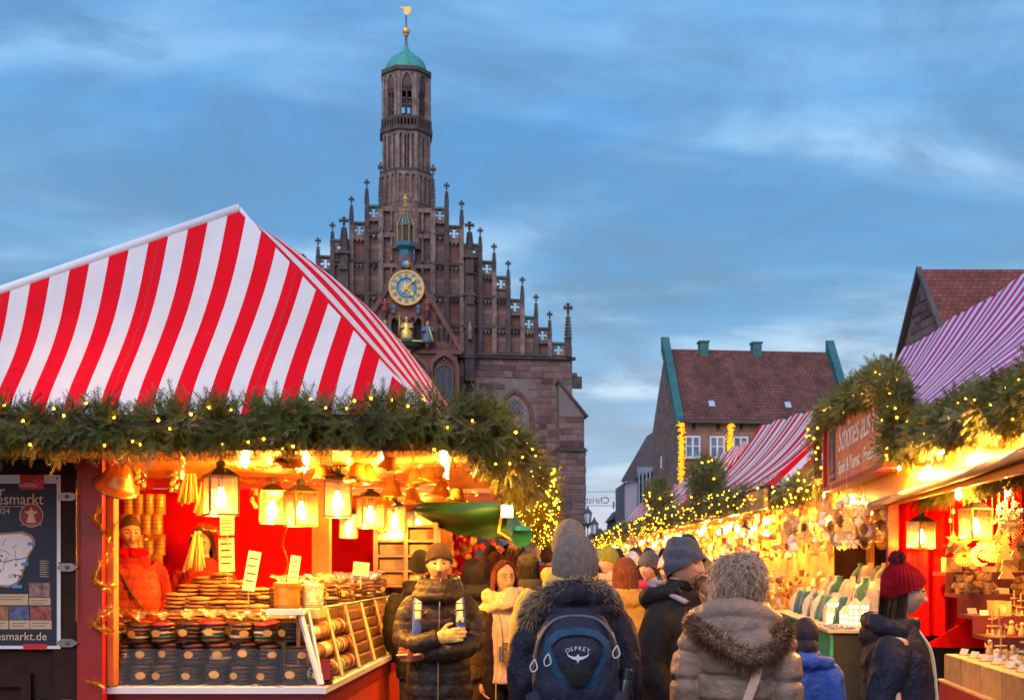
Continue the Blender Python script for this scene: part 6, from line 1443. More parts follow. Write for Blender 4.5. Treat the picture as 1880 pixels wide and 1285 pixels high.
for s_ in sorted(rr.uniform(10.9, 16.8) for _ in range(150)):
    kd = rr.choice(('straw', 'angel', 'flake', 'ball', 'cone', 'star', 'straw', 'tree', 'star', 'moon')); cnt_[kd] = cnt_.get(kd, -1)+1
    x = rr.uniform(-.35, .35); z = rr.uniform(1.86, 2.28)
    OR[kd](tuple(rw(x, s_, z)), rz=rr.uniform(-.8, .8)-RYAW, sc=rr.uniform(.9, 1.35), label='%s, %s from the red post, over the jewellery counter' % (desc[kd], ordn(cnt_[kd])), group='%ss over the jewellery counter' % desc[kd])
NEAR = [('star', 1750, 990, .3), ('star', 1745, 1005, .35), ('star', 1768, 998, .34), ('moon', 1800, 1020, .4), ('straw', 1770, 1020, .36), ('straw', 1810, 1008, .45), ('straw', 1822, 1012, .48), ('straw', 1835, 1012, .5), ('flake', 1850, 955, .45), ('straw', 1858, 965, .5), ('star', 1833, 988, .44), ('star', 1860, 1028, .55), ('tree', 1848, 1035, .5), ('moon', 1697, 1030, .4), ('straw', 1875, 1003, .5), ('flake', 1853, 940, .5), ('star', 1715, 1045, .42), ('tree', 1845, 1000, .48)]
for i, (kd, px, py, x) in enumerate(NEAR):
    OR[kd](tuple(rp(px, py, x)), rz=rr.uniform(-.4, .4), sc=1.25, label='%s dangling by the toy shelves, %s from the curtain post' % (desc[kd], ordn(sum(1 for j_ in NEAR if j_[0] == kd and j_[1] < px))), group='%ss by the toy shelves' % desc[kd])

# wooden toys on the steps
def toy(kind):
    r = root({'angel': 'angel_figurine', 'box': 'music_box', 'bear': 'toy_bear', 'tower': 'candle_arch', 'card': 'price_stand', 'log': 'log_house'}[kind], (0, 0, 0), 0, 'x', {'angel': 'figurine', 'box': 'box', 'bear': 'toy bear', 'tower': 'figurine', 'card': 'price card', 'log': 'log house'}[kind]); k = MB()
    if kind == 'angel':
        k.lathe([(.03, 0), (.032, .01), (.018, .06), (.012, .075)], n=12); k.build('robe', woodO, r, smooth=True); k = MB(); k.ball((0, 0, .09), .018, 10, 8); k.build('head', strawM, r, smooth=True)
        for sx in (-1, 1): k = MB(); k.prism([(sx*.008, .05), (sx*.045, .085), (sx*.04, .05)], .008, .013); k.build('wing', strawM, r)
    elif kind == 'box':
        k.box(-.06, .06, -.03, .03, 0, .10); k.build('box_body', woodO, r); k = MB(); k.prism([(.028*math.cos(a), .05+.032*math.sin(a)) for a in np.linspace(0, 2*PI, 15)[:-1]], -.034, -.03); k.build('picture', strawM, r); k = MB(); k.box(-.064, .064, -.034, .034, .10, .108); k.build('lid', woodO, r)
    elif kind == 'bear':
        fm = mat('plush', (.35, .2, .09), .9, var=.25, scale=40, bump=.5, bscale=150)
        k.ball((0, 0, .045), .045, 12, 9, sc=(1, .9, 1)); k.ball((0, -.03, .015), .02, 8, 6); k.build('bear_body', fm, r, smooth=True); k = MB(); k.ball((0, -.005, .105), .033, 12, 9); k.ball((0, -.033, .098), .014, 8, 6); k.build('head', fm, r, smooth=True)
        for sx in (-1, 1): k = MB(); k.ball((sx*.026, 0, .132), .012, 8, 6); k.build('ear', fm, r); k = MB(); k.tube([(sx*.035, 0, .075), (sx*.06, -.02, .04)], .014, 7); k.build('arm', fm, r); k = MB(); k.tube([(sx*.025, -.02, .018), (sx*.04, -.07, .014)], .016, 7); k.build('leg', fm, r)
    elif kind == 'tower':
        for z, q in ((0, .045), (.06, .035), (.11, .026)): k.lathe([(q, z), (q, z+.008)], n=14); k.lathe([(.006, z+.008), (.006, z+.06)], n=6)
        k.build('tiers', woodO, r)
        for i in range(4): a = PI/2*i; k = MB(); k.lathe([(.008, .008), (.006, .035), (.002, .045)], (.03*math.cos(a), .03*math.sin(a), 0), 8); k.build('peg_figure', strawM, r)
    elif kind == 'card': k.box(-.03, .03, 0, .003, 0, .045, 0, Matrix.Rotation(-.5, 4, 'X')); k.build('card', cardM, r); k = MB(); k.box(-.03, .03, -.01, .04, 0, .006); k.build('foot', woodO, r)
    elif kind == 'log':
        k.tube([(0, -.05, .06), (0, .05, .06)], .06, 14); k.build('log', coneM, r); k = MB(); k.prism([(.035*math.cos(a), .06+.038*math.sin(a)) for a in np.linspace(0, 2*PI, 15)[:-1]], -.054, -.0501); k.build('cut_face', strawM, r)
        k = MB(); k.box(-.06, .06, -.05, .05, -.004, .01); k.build('foot', woodO, r)
    return r
TO = {q: Placer(toy(q)) for q in ('angel', 'box', 'bear', 'tower', 'card', 'log')}
td = {'angel': 'wooden angel figurine', 'box': 'wooden music box with oval picture', 'bear': 'small brown plush bear', 'tower': 'tiered wooden candle tower', 'card': 'small slanted price stand', 'log': 'log slice ornament with carved face'}
lay = [(0, 8.78, 1.10, ('tower', 'angel', 'angel', 'tower', 'card', 'tower', 'angel', 'angel', 'tower', 'angel')), (1, 9.25, 1.24, ('card', 'box', 'tower', 'box', 'card', 'angel', 'angel', 'tower', 'angel', 'box')), (2, 9.7, 1.40, ('bear', 'bear', 'card', 'bear', 'bear', 'log', 'log', 'box', 'log', 'log')), (3, 10.1, 1.58, ('box', 'log', 'card', 'box', 'log', 'box', 'card', 'box', 'log', 'box'))]
for st_, s_, z, seq in lay:
    for i, kd in enumerate(seq):
        for d in range(2):
            TO[kd](tuple(rw(.45+i*.155+rr.uniform(-.02, .02), s_+d*.2, z)), rz=-RYAW+rr.uniform(-.25, .25), sc=rr.uniform(1.0, 1.3), label='%s, %s from the street, %s line of the %s step' % (td[kd], ordn(i), ('front', 'rear')[d], ('lowest', 'second', 'third', 'top')[st_]), group='%ss on step %d' % (td[kd], st_))
for i in range(14):
    s_ = 4.9+i*.27; TO['card'](tuple(rw(.08, s_, .986)), rz=-RYAW-PI/2+.5, sc=1.2, label='slanted price stand on the toy counter edge, %s from the near end' % ordn(i), group='price stands on the counter')
    TO['angel' if i % 2 else 'tower'](tuple(rw(.3, s_+.1, .986)), rz=rr.random()*6, label='wooden figurine on the toy counter, %s from the near end' % ordn(i), group='figurines on the toy counter')
cl_ = MB(); cl_.ball((0, 0, .018), .02, 8, 6); cl_.ball((.02, 0, .012), .014, 6, 5); clo = cl_.build('glass_trinket', mat('glass_trinket', (.8, .72, .6), .1, var=.1, spec=.9)); clo['category'] = 'trinket'; clp = Placer(clo)
for i in range(40): clp(tuple(rw(.18+.2*rr.random(), 5+3.4*rr.random(), .986)), rz=rr.random()*6, sc=rr.uniform(.8, 1.5), label='small shiny trinket scattered on the toy counter', group='trinkets on the toy counter')
# ------------------------------------------------------------ people
TMP = bpy.data.scenes.new('tmp_scene')
def remesh(mb, voxel, smooth_it=4):
    me = bpy.data.meshes.new('t'); me.from_pydata([tuple(v) for v in mb.v], [], mb.f); o = bpy.data.objects.new('t', me); TMP.collection.objects.link(o)
    md = o.modifiers.new('r', 'REMESH'); md.mode = 'VOXEL'; md.voxel_size = voxel
    if smooth_it: ms = o.modifiers.new('s', 'SMOOTH'); ms.factor = .5; ms.iterations = smooth_it
    vl = TMP.view_layers[0]; vl.update(); dg = vl.depsgraph
    out = bpy.data.meshes.new_from_object(o.evaluated_get(dg)); bpy.data.objects.remove(o)
    n = len(out.vertices); V = np.zeros(n*3, dtype=np.float32); out.vertices.foreach_get('co', V); V = V.reshape(-1, 3)
    Fc = [tuple(p.vertices) for p in out.polygons]; N = np.zeros(n*3, dtype=np.float32); out.vertices.foreach_get('normal', N); N = N.reshape(-1, 3)
    bpy.data.meshes.remove(out); k = MB(); k.v = V; k.f = Fc; k.m = [0]*len(Fc); k.n = N; return k
def wrinkle(k, amp, sc, sz=1., seed=0, amp2=0., sc2=30.):
    for i, (v, n) in enumerate(zip(k.v, k.n)):
        q = Vector((v[0]*sc+seed, v[1]*sc, v[2]*sc*sz)); d = (1-abs(mnoise.noise(q))*2.2)*amp
        if amp2: d += mnoise.noise(Vector((v[0]*sc2, v[1]*sc2+seed, v[2]*sc2)))*amp2
        k.v[i] = v+n*d
    return k
def sgauss(x, s): return math.exp(-(x/s)**2)
def head_geo(nu=72, nv=56, fem=0.):
    V = []; Fc = []; mi = []
    for j in range(nv+1):
        th = PI*j/nv
        for i in range(nu):
            ph = 2*PI*i/nu; sx, sy, sz = math.sin(th)*math.sin(ph), -math.sin(th)*math.cos(ph), math.cos(th)
            x, y, z = .076*sx, .097*sy, .118*sz
            lo = max(0, -sz)
            x *= 1-(.27+.06*fem)*lo**1.7
            if sy > 0: y *= 1-.38*lo**1.3
            if sy < 0:
                fr = max(0, -sy)
                y += .006*fr*(1 if sz > -.2 else .6)
                y += .012*fr*sgauss(abs(x)-.031, .014)*sgauss(z-.010, .012)
                y -= .005*sgauss(z-.034, .010)*sgauss(x, .05)*fr*(1-.6*fem)
                nb = 0
                if -.040 < z < .030: t = (.030-z)/.062; nb = (.004+.023*t**1.1)*sgauss(x, .008+.007*t)
                elif z <= -.040: nb = .024*sgauss(x, .013)*sgauss(z+.038, .006)
                y -= nb
                y -= .006*sgauss(abs(x)-.046, .018)*sgauss(z+.018, .02)
                y -= .007*sgauss(x, .024)*sgauss(z+.062, .013); y += .005*sgauss(x, .022)*sgauss(z+.0625, .0030)
                y -= .010*sgauss(x, .022)*sgauss(z+.100, .014)
            V.append((x, y, z))
    for j in range(nv):
        for i in range(nu):
            f = (j*nu+i, (j+1)*nu+i, (j+1)*nu+(i+1) % nu, j*nu+(i+1) % nu); Fc.append(f)
            c = np.mean([V[q] for q in f], axis=0); m = 0
            if c[1] < -.04:
                if abs(c[0]) < .023 and abs(c[2]+.0625) < .010*(1-(abs(c[0])/.026)**2): m = 1
                elif .012 < abs(c[0]) < .050 and abs(c[2]-(.029+.006*sgauss(abs(c[0])-.034, .015))) < .0042: m = 2
            mi.append(m)
    k = MB(); k.add(V, Fc, mi)
    for s_ in (-1, 1):
        o = len(k.f); k.ball((s_*.030, -.0762, .0100), .0118, 20, 18, 3)
        for q in range(o, len(k.f)):
            c = np.mean([k.v[a] for a in k.f[q]], axis=0)-np.array((s_*.030, -.0762, .0100))
            if c[2] > .0020: k.m[q] = 0 if c[2] > .0042 else 4
            elif c[2] < -.0042: k.m[q] = 0
            elif abs(c[0]) < .0058: k.m[q] = 4
        k.ball((s_*.077, .010, -.004), .022, 10, 8, 0, sc=(.35, .7, 1.25))
    return k
HEAD_M, HEAD_F, HEAD_S = head_geo(), head_geo(fem=1.), head_geo(40, 30, .5)
def skin_set(nm, col, brow):
    return [mat('skin_'+nm, col, .5, var=.1, scale=30, spec=.35), mat('lips_'+nm, (col[0]*.8, col[1]*.5, col[2]*.5), .45, var=.05), mat('brow_'+nm, brow, .7), mat('shaded_eye_white', (.24, .17, .14), .3, var=.02), mat('iris', (.03, .02, .015), .15, var=.1)]  # eye whites darkened to a skin-shadow tone in their base colour
skinA = skin_set('fair', (.55, .29, .19), (.12, .08, .05)); skinB = skin_set('pale', (.58, .33, .23), (.05, .03, .02))
for m_ in (skinA[0], skinB[0]):
    b_ = m_.node_tree.nodes['Principled BSDF']; b_.inputs['Subsurface Weight'].default_value = .2; b_.inputs['Subsurface Radius'].default_value = (.012, .005, .003); b_.inputs['Subsurface Scale'].default_value = 1.
def ellip(bm, rings, n=28, p=2.4):
    V = []
    for r in rings:
        z, a, b, oy = r[:4]; ox = r[4] if len(r) > 4 else 0
        for i in range(n):
            t = 2*PI*i/n; c, s = math.cos(t), math.sin(t)
            V.append((ox+a*math.copysign(abs(c)**(2/p), c), oy+b*math.copysign(abs(s)**(2/p), s), z))
    m = len(rings)
    bm.add(V, [(j*n+i, j*n+(i+1) % n, (j+1)*n+(i+1) % n, (j+1)*n+i) for j in range(m-1) for i in range(n)]+[tuple(range(n-1, -1, -1)), tuple((m-1)*n+i for i in range(n))])
def interp_rings(rings, dz):
    out = []; rings = sorted(rings); z = rings[0][0]
    zs = [r[0] for r in rings]; A = np.array([[*r[1:4]] for r in rings])
    while z <= rings[-1][0]+1e-6:
        out.append((z, *[float(np.interp(z, zs, A[:, q])) for q in range(3)])); z += dz
    return out
def bez(pts, n=16):
    """smooth curve through points"""
    P_ = [Vector(p) for p in pts]; out = []
    for i in range(len(P_)-1):
        p0, p1, p2, p3 = P_[max(i-1, 0)], P_[i], P_[i+1], P_[min(i+2, len(P_)-1)]
        for j in range(n):
            t = j/n; out.append(.5*((2*p1)+(p2-p0)*t+(2*p0-5*p1+4*p2-p3)*t*t+(3*p1-p0-3*p2+p3)*t**3))
    out.append(P_[-1]); return out
DOWN = lambda s: [(s*.165, 0, 1.395), (s*.215, .02, 1.26), (s*.235, .03, 1.10), (s*.225, -.04, .96), (s*.20, -.10, .85)]
COAT = [(.70, .205, .15, 0), (.85, .205, .15, 0), (1.0, .19, .14, 0), (1.15, .195, .145, 0), (1.28, .205, .15, 0), (1.36, .195, .14, .005), (1.42, .15, .12, .01), (1.465, .105, .10, .005), (1.51, .092, .092, 0)]
def sleeve(bm, pts, r0=.088, r1=.062, quilt=0, depth=.012, n=18):
    c = bez(pts, 14); L = [0]
    for i in range(1, len(c)): L.append(L[-1]+(c[i]-c[i-1]).length)
    rad = []
    for s in L:
        t = s/L[-1]; r = (r0+(r1-r0)*t)*(.72+.28*min(1, t/.14))
        if quilt: ph = (s % quilt)/quilt; r -= depth*(sgauss(min(ph, 1-ph), .11))
        rad.append(r)
    rad[-1] *= .9; bm.tube(c, rad, n)
def hand_geo(bm, wrist, d, side_v, up_v, curl=.35, sc=1.):
    """palm and five separate bent fingers; d points from wrist to fingers, side_v towards the thumb"""
    d, s, u = Vector(d).normalized(), Vector(side_v).normalized(), Vector(up_v).normalized(); w = Vector(wrist)
    bm.tube([w-d*.03, w, w+d*.05*sc, w+d*.088*sc], [.026*sc, .029*sc, .040*sc, .036*sc], 10, flat=.55, up=u)
    for i, L in enumerate((.072, .08, .074, .058)):
        b = w+d*.082*sc+s*(.030-.020*i)*sc; a = b+(d*math.cos(curl)-u*math.sin(curl))*L*.5*sc; e = a+(d*math.cos(curl*2.2)-u*math.sin(curl*2.2))*L*.5*sc
        bm.tube([b-d*.02, b, a, e], [.010*sc, .010*sc, .0095*sc, .0075*sc], 8)
    b = w+d*.02*sc+s*.032*sc; a = b+(d*.6+s*.7)*.04*sc; bm.tube([b-s*.01, b, a, a+(d*.95+s*.2)*.035*sc], [.013*sc, .013*sc, .011*sc, .008*sc], 8)
BODY_CACHE = {}
def body_part(r, skin, arms=None, head=HEAD_M, hyaw=0., hpitch=0., hoff=(0, 0, 0), hands=((-.3, 0, 0),), hand_curl=.4, key=None, hand_dirs=None, voxel=.011):
    """one continuous body: remeshed trunk, limbs, neck and hands with the head grown into it"""
    k = MB(); ho = Vector(hoff)
    ellip(k, [(.80, .15, .10, 0), (.93, .165, .11, 0), (1.05, .14, .10, 0), (1.25, .165, .115, 0), (1.38, .155, .10, 0), (1.43, .11, .08, .01), (1.46, .06, .06, .01)], 20)
    k.tube([(0, .015, 1.40), (0, .012, 1.48), (ho.x*.6, ho.y*.6+.008, 1.56+ho.z*.5)], [.072, .060, .055], 14)
    for s in (-1, 1):
        k.tube([(s*.09, 0, .88), (s*.10, -.01, .5), (s*.10, .01, .1)], [.085, .058, .042], 12); k.tube([(s*.10, .05, .05), (s*.105, -.12, .03)], [.042, .035], 10)
    arms = arms or [DOWN(-1), DOWN(1)]
    for ai, pts in enumerate(arms):
        k.tube(bez(pts, 6), [.052-.02*i/(6*(len(pts)-1)) for i in range(6*(len(pts)-1)+1)], 10)
        e = Vector(pts[-1]); dv = (Vector(pts[-1])-Vector(pts[-2])).normalized(); s = -1 if ai == 0 else 1
        if hand_dirs and hand_dirs[ai]: hd, hs, hu = hand_dirs[ai]
        else: hd, hs, hu = dv, Vector((0, -1, 0)), Vector((s, 0, 0))
        hand_geo(k, e, hd, hs, hu, hand_curl)
    k = remesh(k, voxel, 1); nb = len(k.f)
    R_ = Matrix.Rotation(hyaw, 3, 'Z') @ Matrix.Rotation(hpitch, 3, 'X'); hc = Vector((0, -.012, 1.632))+ho
    HV = [tuple(R_ @ Vector(v)+hc) for v in head.v]; o = len(k.v)
    k.v = np.concatenate([k.v, np.array(HV, dtype=np.float32)]); k.f = list(k.f)+[tuple(a+o for a in f) for f in head.f]; k.m = [0]*nb+list(head.m)
    b = k.build('body', skin, r, smooth=True, recenter=False)
    return hc, R_
def hat_dome(bm, hc, R_, r=(.090, .110, .128), low=-.15, lowb=-.35, nu=120, nv=26, rib=0, ramp_=.0, slouch=0., tall=1., cuff=0.):
    V = []
    for j in range(nv+1):
        for i in range(nu):
            ph = 2*PI*i/nu; front_ = .5+.5*math.cos(ph); lo = low*front_+lowb*(1-front_)     # front is -y
            sz = 1-(1-lo)*(j/nv); th = math.acos(max(-1, min(1, sz))); q = math.sin(th)
            rr_ = 1+(ramp_*math.cos(rib*ph)*min(1, j/4) if rib else 0)
            if cuff and j > nv*(1-cuff): rr_ *= 1.05
            z = r[2]*math.cos(th); 
            if z > 0: z *= tall
            v = Vector((r[0]*q*math.sin(ph)*rr_, -r[1]*q*math.cos(ph)*rr_+slouch*max(0, z)*2, z))
            V.append(R_ @ v+hc)
    bm.add(V, [(j*nu+i, (j+1)*nu+i, (j+1)*nu+(i+1) % nu, j*nu+(i+1) % nu) for j in range(nv) for i in range(nu)])
def knit_mat(name, col, sc=160., rough=.9):
    if name in MATS: return MATS[name]
    m = mat(name, col, rough, var=.3, scale=40, bump=.9, bscale=sc, spec=.15, sheen=.1); return m
def strands(bm, roots, seed, w=.0022):
    """thin ribbons: roots = list of polylines"""
    V = []; Fc = []
    for pl_ in roots:
        o = len(V); n = len(pl_)
        for i, p in enumerate(pl_):
            d = (pl_[min(i+1, n-1)]-pl_[max(i-1, 0)]); a = d.cross(Vector((.3, 1, .2))).normalized()*w*(1-.75*i/(n-1)); V += [p-a, p+a]
        Fc += [(o+2*i, o+2*i+1, o+2*i+3, o+2*i+2) for i in range(n-1)]
    bm.add(V, Fc)
def long_hair(r, hc, R_, m, zend=-.34, face=.85, seed=1, vol=1.08, fringe=True):
    rr = random.Random(seed); k = MB(); nu, nv = 72, 26; V = []
    rough_ = [rr.uniform(-1, 1) for _ in range(nu+1)]
    for j in range(nv+1):
        t = j/nv
        for i in range(nu+1):
            u = i/nu; fo = face*1.0; ph = fo+(2*PI-2*fo)*u if t > .30 else (fo*max(0, t-.12)/.18)+(2*PI-2*fo*max(0, t-.12)/.18)*u
            if t < .5: th = PI*.54*(t/.5); v = Vector((.086*math.sin(th)*math.sin(ph), -.107*math.sin(th)*math.cos(ph), .128*math.cos(th)))*vol
            else:
                q = (t-.5)/.5; z0 = .128*math.cos(PI*.54)*vol; rad = 1+.10*math.sin(q*2.6)
                v = Vector((.086*math.sin(ph)*vol*rad, -.107*math.cos(ph)*vol*rad*(1-.15*q), z0+(zend-z0)*q*(1+.05*rough_[i])))
            g = 1+.02*math.sin(ph*23+t*3)+.014*rough_[i]
            V.append(R_ @ Vector((v.x*g, v.y*g, v.z))+hc)
    n1 = nu+1; k.add(V, [(j*n1+i, (j+1)*n1+i, (j+1)*n1+i+1, j*n1+i+1) for j in range(nv) for i in range(nu)])
    o = k.build('hair', m, r, smooth=True)
    st = []
    for q in range(420):
        i = rr.randrange(nu+1); j0 = rr.randrange(2, 10); st.append([Vector(V[j*n1+i])+(Vector(V[j*n1+i])-hc).normalized()*rr.uniform(.002, .008)+Vector((rr.uniform(-.004, .004), rr.uniform(-.004, .004), 0)) for j in range(j0, nv+1, 3)])
    k = MB(); strands(k, st, seed); k.build('hair_strands', m, o, kind='stuff')
def fur(r, path, rad, n, L, m, seed, name='fur_trim', drop=.3):
    rr = random.Random(seed); c = bez(path, 10); V = []; Fc = []
    for q in range(n):
        t = rr.random()*(len(c)-1); i = min(int(t), len(c)-2); p = c[i].lerp(c[i+1], t-i); d = (c[i+1]-c[i]).normalized()
        o_ = Vector((rr.gauss(0, 1), rr.gauss(0, 1), rr.gauss(0, 1))); o_ = (o_-d*o_.dot(d)).normalized(); o_ = (o_+d*rr.uniform(-.5, .5)+Vector((0, 0, -drop*rr.random()))).normalized()
        b = p+o_*rad*.8; w = d.cross(o_).normalized()*.0016; l = L*rr.uniform(.6, 1.15); mid = b+o_*l*.55+Vector((0, 0, -l*.05)); e = b+o_*l+Vector((rr.uniform(-.01, .01), 0, -l*.25))
        a = len(V); V += [b-w, b+w, mid+w*.8, e, mid-w*.8]; Fc.append((a, a+1, a+2, a+3, a+4))
    k = MB(); k.tube(c, rad, 10); o = k.build(name, m[0], r, smooth=True)
    k = MB(); k.add(V, Fc, [rr.randrange(len(m)) for _ in Fc]); k.build('fur_hairs', m, o, kind='stuff')
def coat(r, m, rings=COAT, arms=None, q=0, depth=.012, r0=.088, r1=.062, voxel=.011, amp=.006, sc=9., extra=None, seed=0, name='jacket', smooth_it=3, amp2=.0, sc2=30.):
    k = MB(); rg = interp_rings(rings, .011 if q else .03)
    if q:
        rg = [(z, a-depth*sgauss(min((z % q)/q, 1-(z % q)/q), .11), b-depth*sgauss(min((z % q)/q, 1-(z % q)/q), .11), oy) for z, a, b, oy in rg]
    ellip(k, rg, 36)
    for pts in (arms or [DOWN(-1), DOWN(1)]): sleeve(k, pts, r0, r1, q, depth*.9)
    if extra: extra(k)
    k = remesh(k, voxel, smooth_it)
    wrinkle(k, amp, sc, .6, seed, amp2, sc2)
    return k.build(name, m, r, smooth=True, recenter=False)
def trousers(r, m, shoes=None):
    k = MB(); ellip(k, [(.80, .165, .115, 0), (.9, .175, .12, 0), (1.0, .155, .11, 0)], 20)
    for s in (-1, 1): k.tube([(s*.085, 0, .86), (s*.10, -.01, .5), (s*.105, .01, .09)], [.10, .075, .065], 14)
    k.build('trousers', m, r, smooth=True)
    for s in (-1, 1):
        k = MB(); ellip(k, [(.0, .05, .14, -.05, s*.105), (.03, .052, .14, -.05, s*.105), (.07, .045, .10, -.02, s*.105), (.12, .05, .055, .01, s*.105)], 16); k.build('shoe', shoes or blackM, r, smooth=True)
def cloth(nm, col, rough=.55, **kw): return mat('cloth_'+nm, col, min(.9, rough+.15), var=.2, scale=7, bump=.35, bscale=60, spec=.25, **{'fold': .28, **kw})
navy = cloth('navy', (.011, .011, .026), .5); black = cloth('black', (.012, .011, .012), .55); charcoal = cloth('charcoal', (.013, .010, .012), .3, fold=.12); tan = cloth('tan', (.24, .165, .13), .25, fold=.10); royal = cloth('royal', (.02, .07, .38), .5); jeans = cloth('jeans', (.03, .04, .07), .8)
def who(label, loc, rz, H, cat='person', group=None):
    r = root('person', tuple(loc), rz, label, cat, group); r.scale = (H/1.75,)*3; return r
def feet(px, Y): q = P(px, 1035, Y); return Vector((q.x, q.y, 0))

# 1 -- person with folded arms -------------------------------------------------
r = who('person in dark puffer jacket and brown beanie standing with folded arms and yellow gloves', feet(806, 7.6), .06, 1.77)
aR = [(-.15, .0, 1.40), (-.21, .0, 1.27), (-.228, -.05, 1.14), (-.13, -.195, 1.12), (.0, -.232, 1.165)]
aL = [(.15, .0, 1.40), (.21, .01, 1.27), (.228, -.04, 1.13), (.12, -.18, 1.08), (-.02, -.195, 1.065), (-.085, -.19, 1.06)]
hc, R_ = body_part(r, skinA, [aR, aL], HEAD_M, .03, .06, hand_dirs=[(Vector((.95, -.1, .25)), Vector((0, .2, 1)), Vector((.1, -1, .1))), None], voxel=.008)
def collar1(k):
    for z, a, w_ in ((1.43, .135, .042), (1.475, .122, .040), (1.515, .112, .034)): k.tube([(a*math.sin(t), -a*1.02*math.cos(t)-.004, z-.018*math.cos(t)) for t in np.linspace(0, 2*PI, 25)], w_, 10)
coat(r, charcoal, [(.66, .225, .165, 0), (.8, .222, .165, 0), (.98, .205, .155, 0), (1.12, .20, .155, 0), (1.26, .20, .16, 0), (1.36, .185, .15, .005), (1.42, .165, .14, .005), (1.46, .13, .128, 0), (1.50, .126, .132, -.005), (1.525, .118, .126, -.005)], [aR, aL], .085, .007, .080, .060, .0095, .006, 11., collar1, seed=1, amp2=.003)
k = MB(); kg = MB(); hand_geo(kg, aR[-1], Vector((.97, -.08, .12)), Vector((0, .15, 1)), Vector((.1, -1, .05)), .25, 1.18); kg.tube([Vector(aR[-1])-Vector((.05, .0, .015)), Vector(aR[-1])+Vector((.03, 0, 0))], [.046, .044], 12)
kg = remesh(kg, .006, 1); kg.build('glove', knit_mat('yellow_glove', (.72, .55, .18), 220), r, smooth=True, recenter=False)
k = MB(); hand_geo(k, aL[-1], Vector((-1, -.1, -.05)), Vector((0, .3, 1)), Vector((0, -1, 0)), .5, 1.3); k = remesh(k, .006, 1); k.build('glove', knit_mat('patterned_glove', (.30, .09, .035), 120), r, smooth=True, recenter=False)
k = MB(); hat_dome(k, hc, R_, (.092, .112, .132), .36, -.30, 120, 24, 0, 0, .02, 1.08); k.build('beanie', knit_mat('brown_beanie', (.045, .026, .018), 260), r, smooth=True)
zipM = mat('zip_metal', (.5, .3, .16), .3, metal=.8); 
k = MB(); k.tube([(.01, -.133, 1.54), (.008, -.150, 1.45), (.004, -.178, 1.36), (.002, -.182, 1.26), (0, -.178, 1.20)], .008, 6, flat=.5); k.build('zip', zipM, r)
k = MB(); k.tube([(-.004, -.172, 1.02), (-.006, -.178, .85), (-.008, -.18, .66)], .009, 6, flat=.5); k.build('zip', zipM, r)
blueS = cloth('strap_blue', (.06, .12, .5), .6); creamS = cloth('strap_cream', (.75, .62, .35), .6)
for s in (-1, 1):
    k = MB(); pts = bez([(s*.12, .02, 1.435), (s*.13, -.10, 1.40), (s*.135, -.165, 1.32), (s*.14, -.178, 1.22), (s*.15, -.17, 1.15)], 6)
    k.tube(pts, .032, 8, flat=.28, up=(0, -1, 0)); st = k.build('backpack_strap', blueS, r, smooth=True)
    k = MB(); k.tube([p+Vector((0, -.006, .003)) for p in pts[6:16]], .023, 8, flat=.3, up=(0, -1, 0)); k.build('strap_panel', creamS, st, smooth=True)
    for j in (8, 11): k = MB(); p = pts[j]; k.cbox(p+Vector((0, -.014, 0)), (.05, .008, .008)); k.build('strap_seam', navy, st)
    k = MB(); p = Vector((s*.075, -.175, 1.33)); k.tube([p, p+Vector((s*.03, -.01, -.02)), p+Vector((s*.045, -.01, .0)), p+Vector((s*.02, -.005, .008))], .0025, 5); k.build('drawcord', zipM, r)
k = MB(); q_ = Vector((.135, -.195, 1.275))
for s in (-1, 1): k.ball(q_+Vector((s*.016, 0, .004)), .011, 8, 6); k.ball(q_+Vector((s*.016, 0, -.010)), .009, 8, 6)
k.tube([q_-Vector((.016, 0, 0)), q_+Vector((.016, 0, 0))], .007, 6); k.build('reflector_charm', creamS, r)
trousers(r, jeans)

# 2 -- woman with glasses --------------------------------------------------------
r = who('person with auburn hair and glasses in a cream scarf and pale sweatshirt, phone on lanyard', feet(926, 8.3), .12, 1.66)
hc, R_ = body_part(r, skinB, None, HEAD_F, .25, .02)
swe = cloth('sweatshirt', (.72, .52, .40), .85); 
coat(r, swe, [(.84, .20, .15, 0), (.95, .195, .145, 0), (1.05, .19, .14, 0), (1.25, .20, .15, 0), (1.36, .19, .13, 0), (1.42, .14, .11, 0), (1.47, .08, .08, 0)], voxel=.012, amp=.006, sc=8, name='sweatshirt', r0=.075, r1=.05)
for s in (-1, 1):
    k = MB(); sl_ = MB(); sleeve(sl_, DOWN(s), .096, .07, .08, .01); ellip(sl_, [(.66, .11, .17, .02, s*.17), (.9, .11, .17, .02, s*.16), (1.2, .10, .17, .02, s*.16), (1.38, .09, .14, .02, s*.13), (1.44, .05, .09, .02, s*.09)], 20); k = remesh(sl_, .013, 3); wrinkle(k, .006, 9); k.build('open_jacket', cloth('brown_black', (.03, .018, .014), .5), r, smooth=True, recenter=False)
k = MB(); k.tube([(-.075, -.165, 1.25), (-.08, -.17, 1.0), (-.085, -.16, .68)], .004, 5); k.build('jacket_piping', mat('gold_piping', (.7, .45, .1), .5), r)
scarfM = knit_mat('cream_scarf', (.72, .56, .34), 90)
k = MB()
for j, (z, a, tl) in enumerate(((1.50, .115, .02), (1.465, .135, -.03), (1.43, .15, .03))):
    k.tube([(a*math.sin(t), -a*.9*math.cos(t)-.01, z+tl*math.sin(t)+.012*math.sin(3*t+j)) for t in np.linspace(0, 2*PI, 29)], [.042+.008*math.sin(5*t+j) for t in np.linspace(0, 2*PI, 29)], 10)
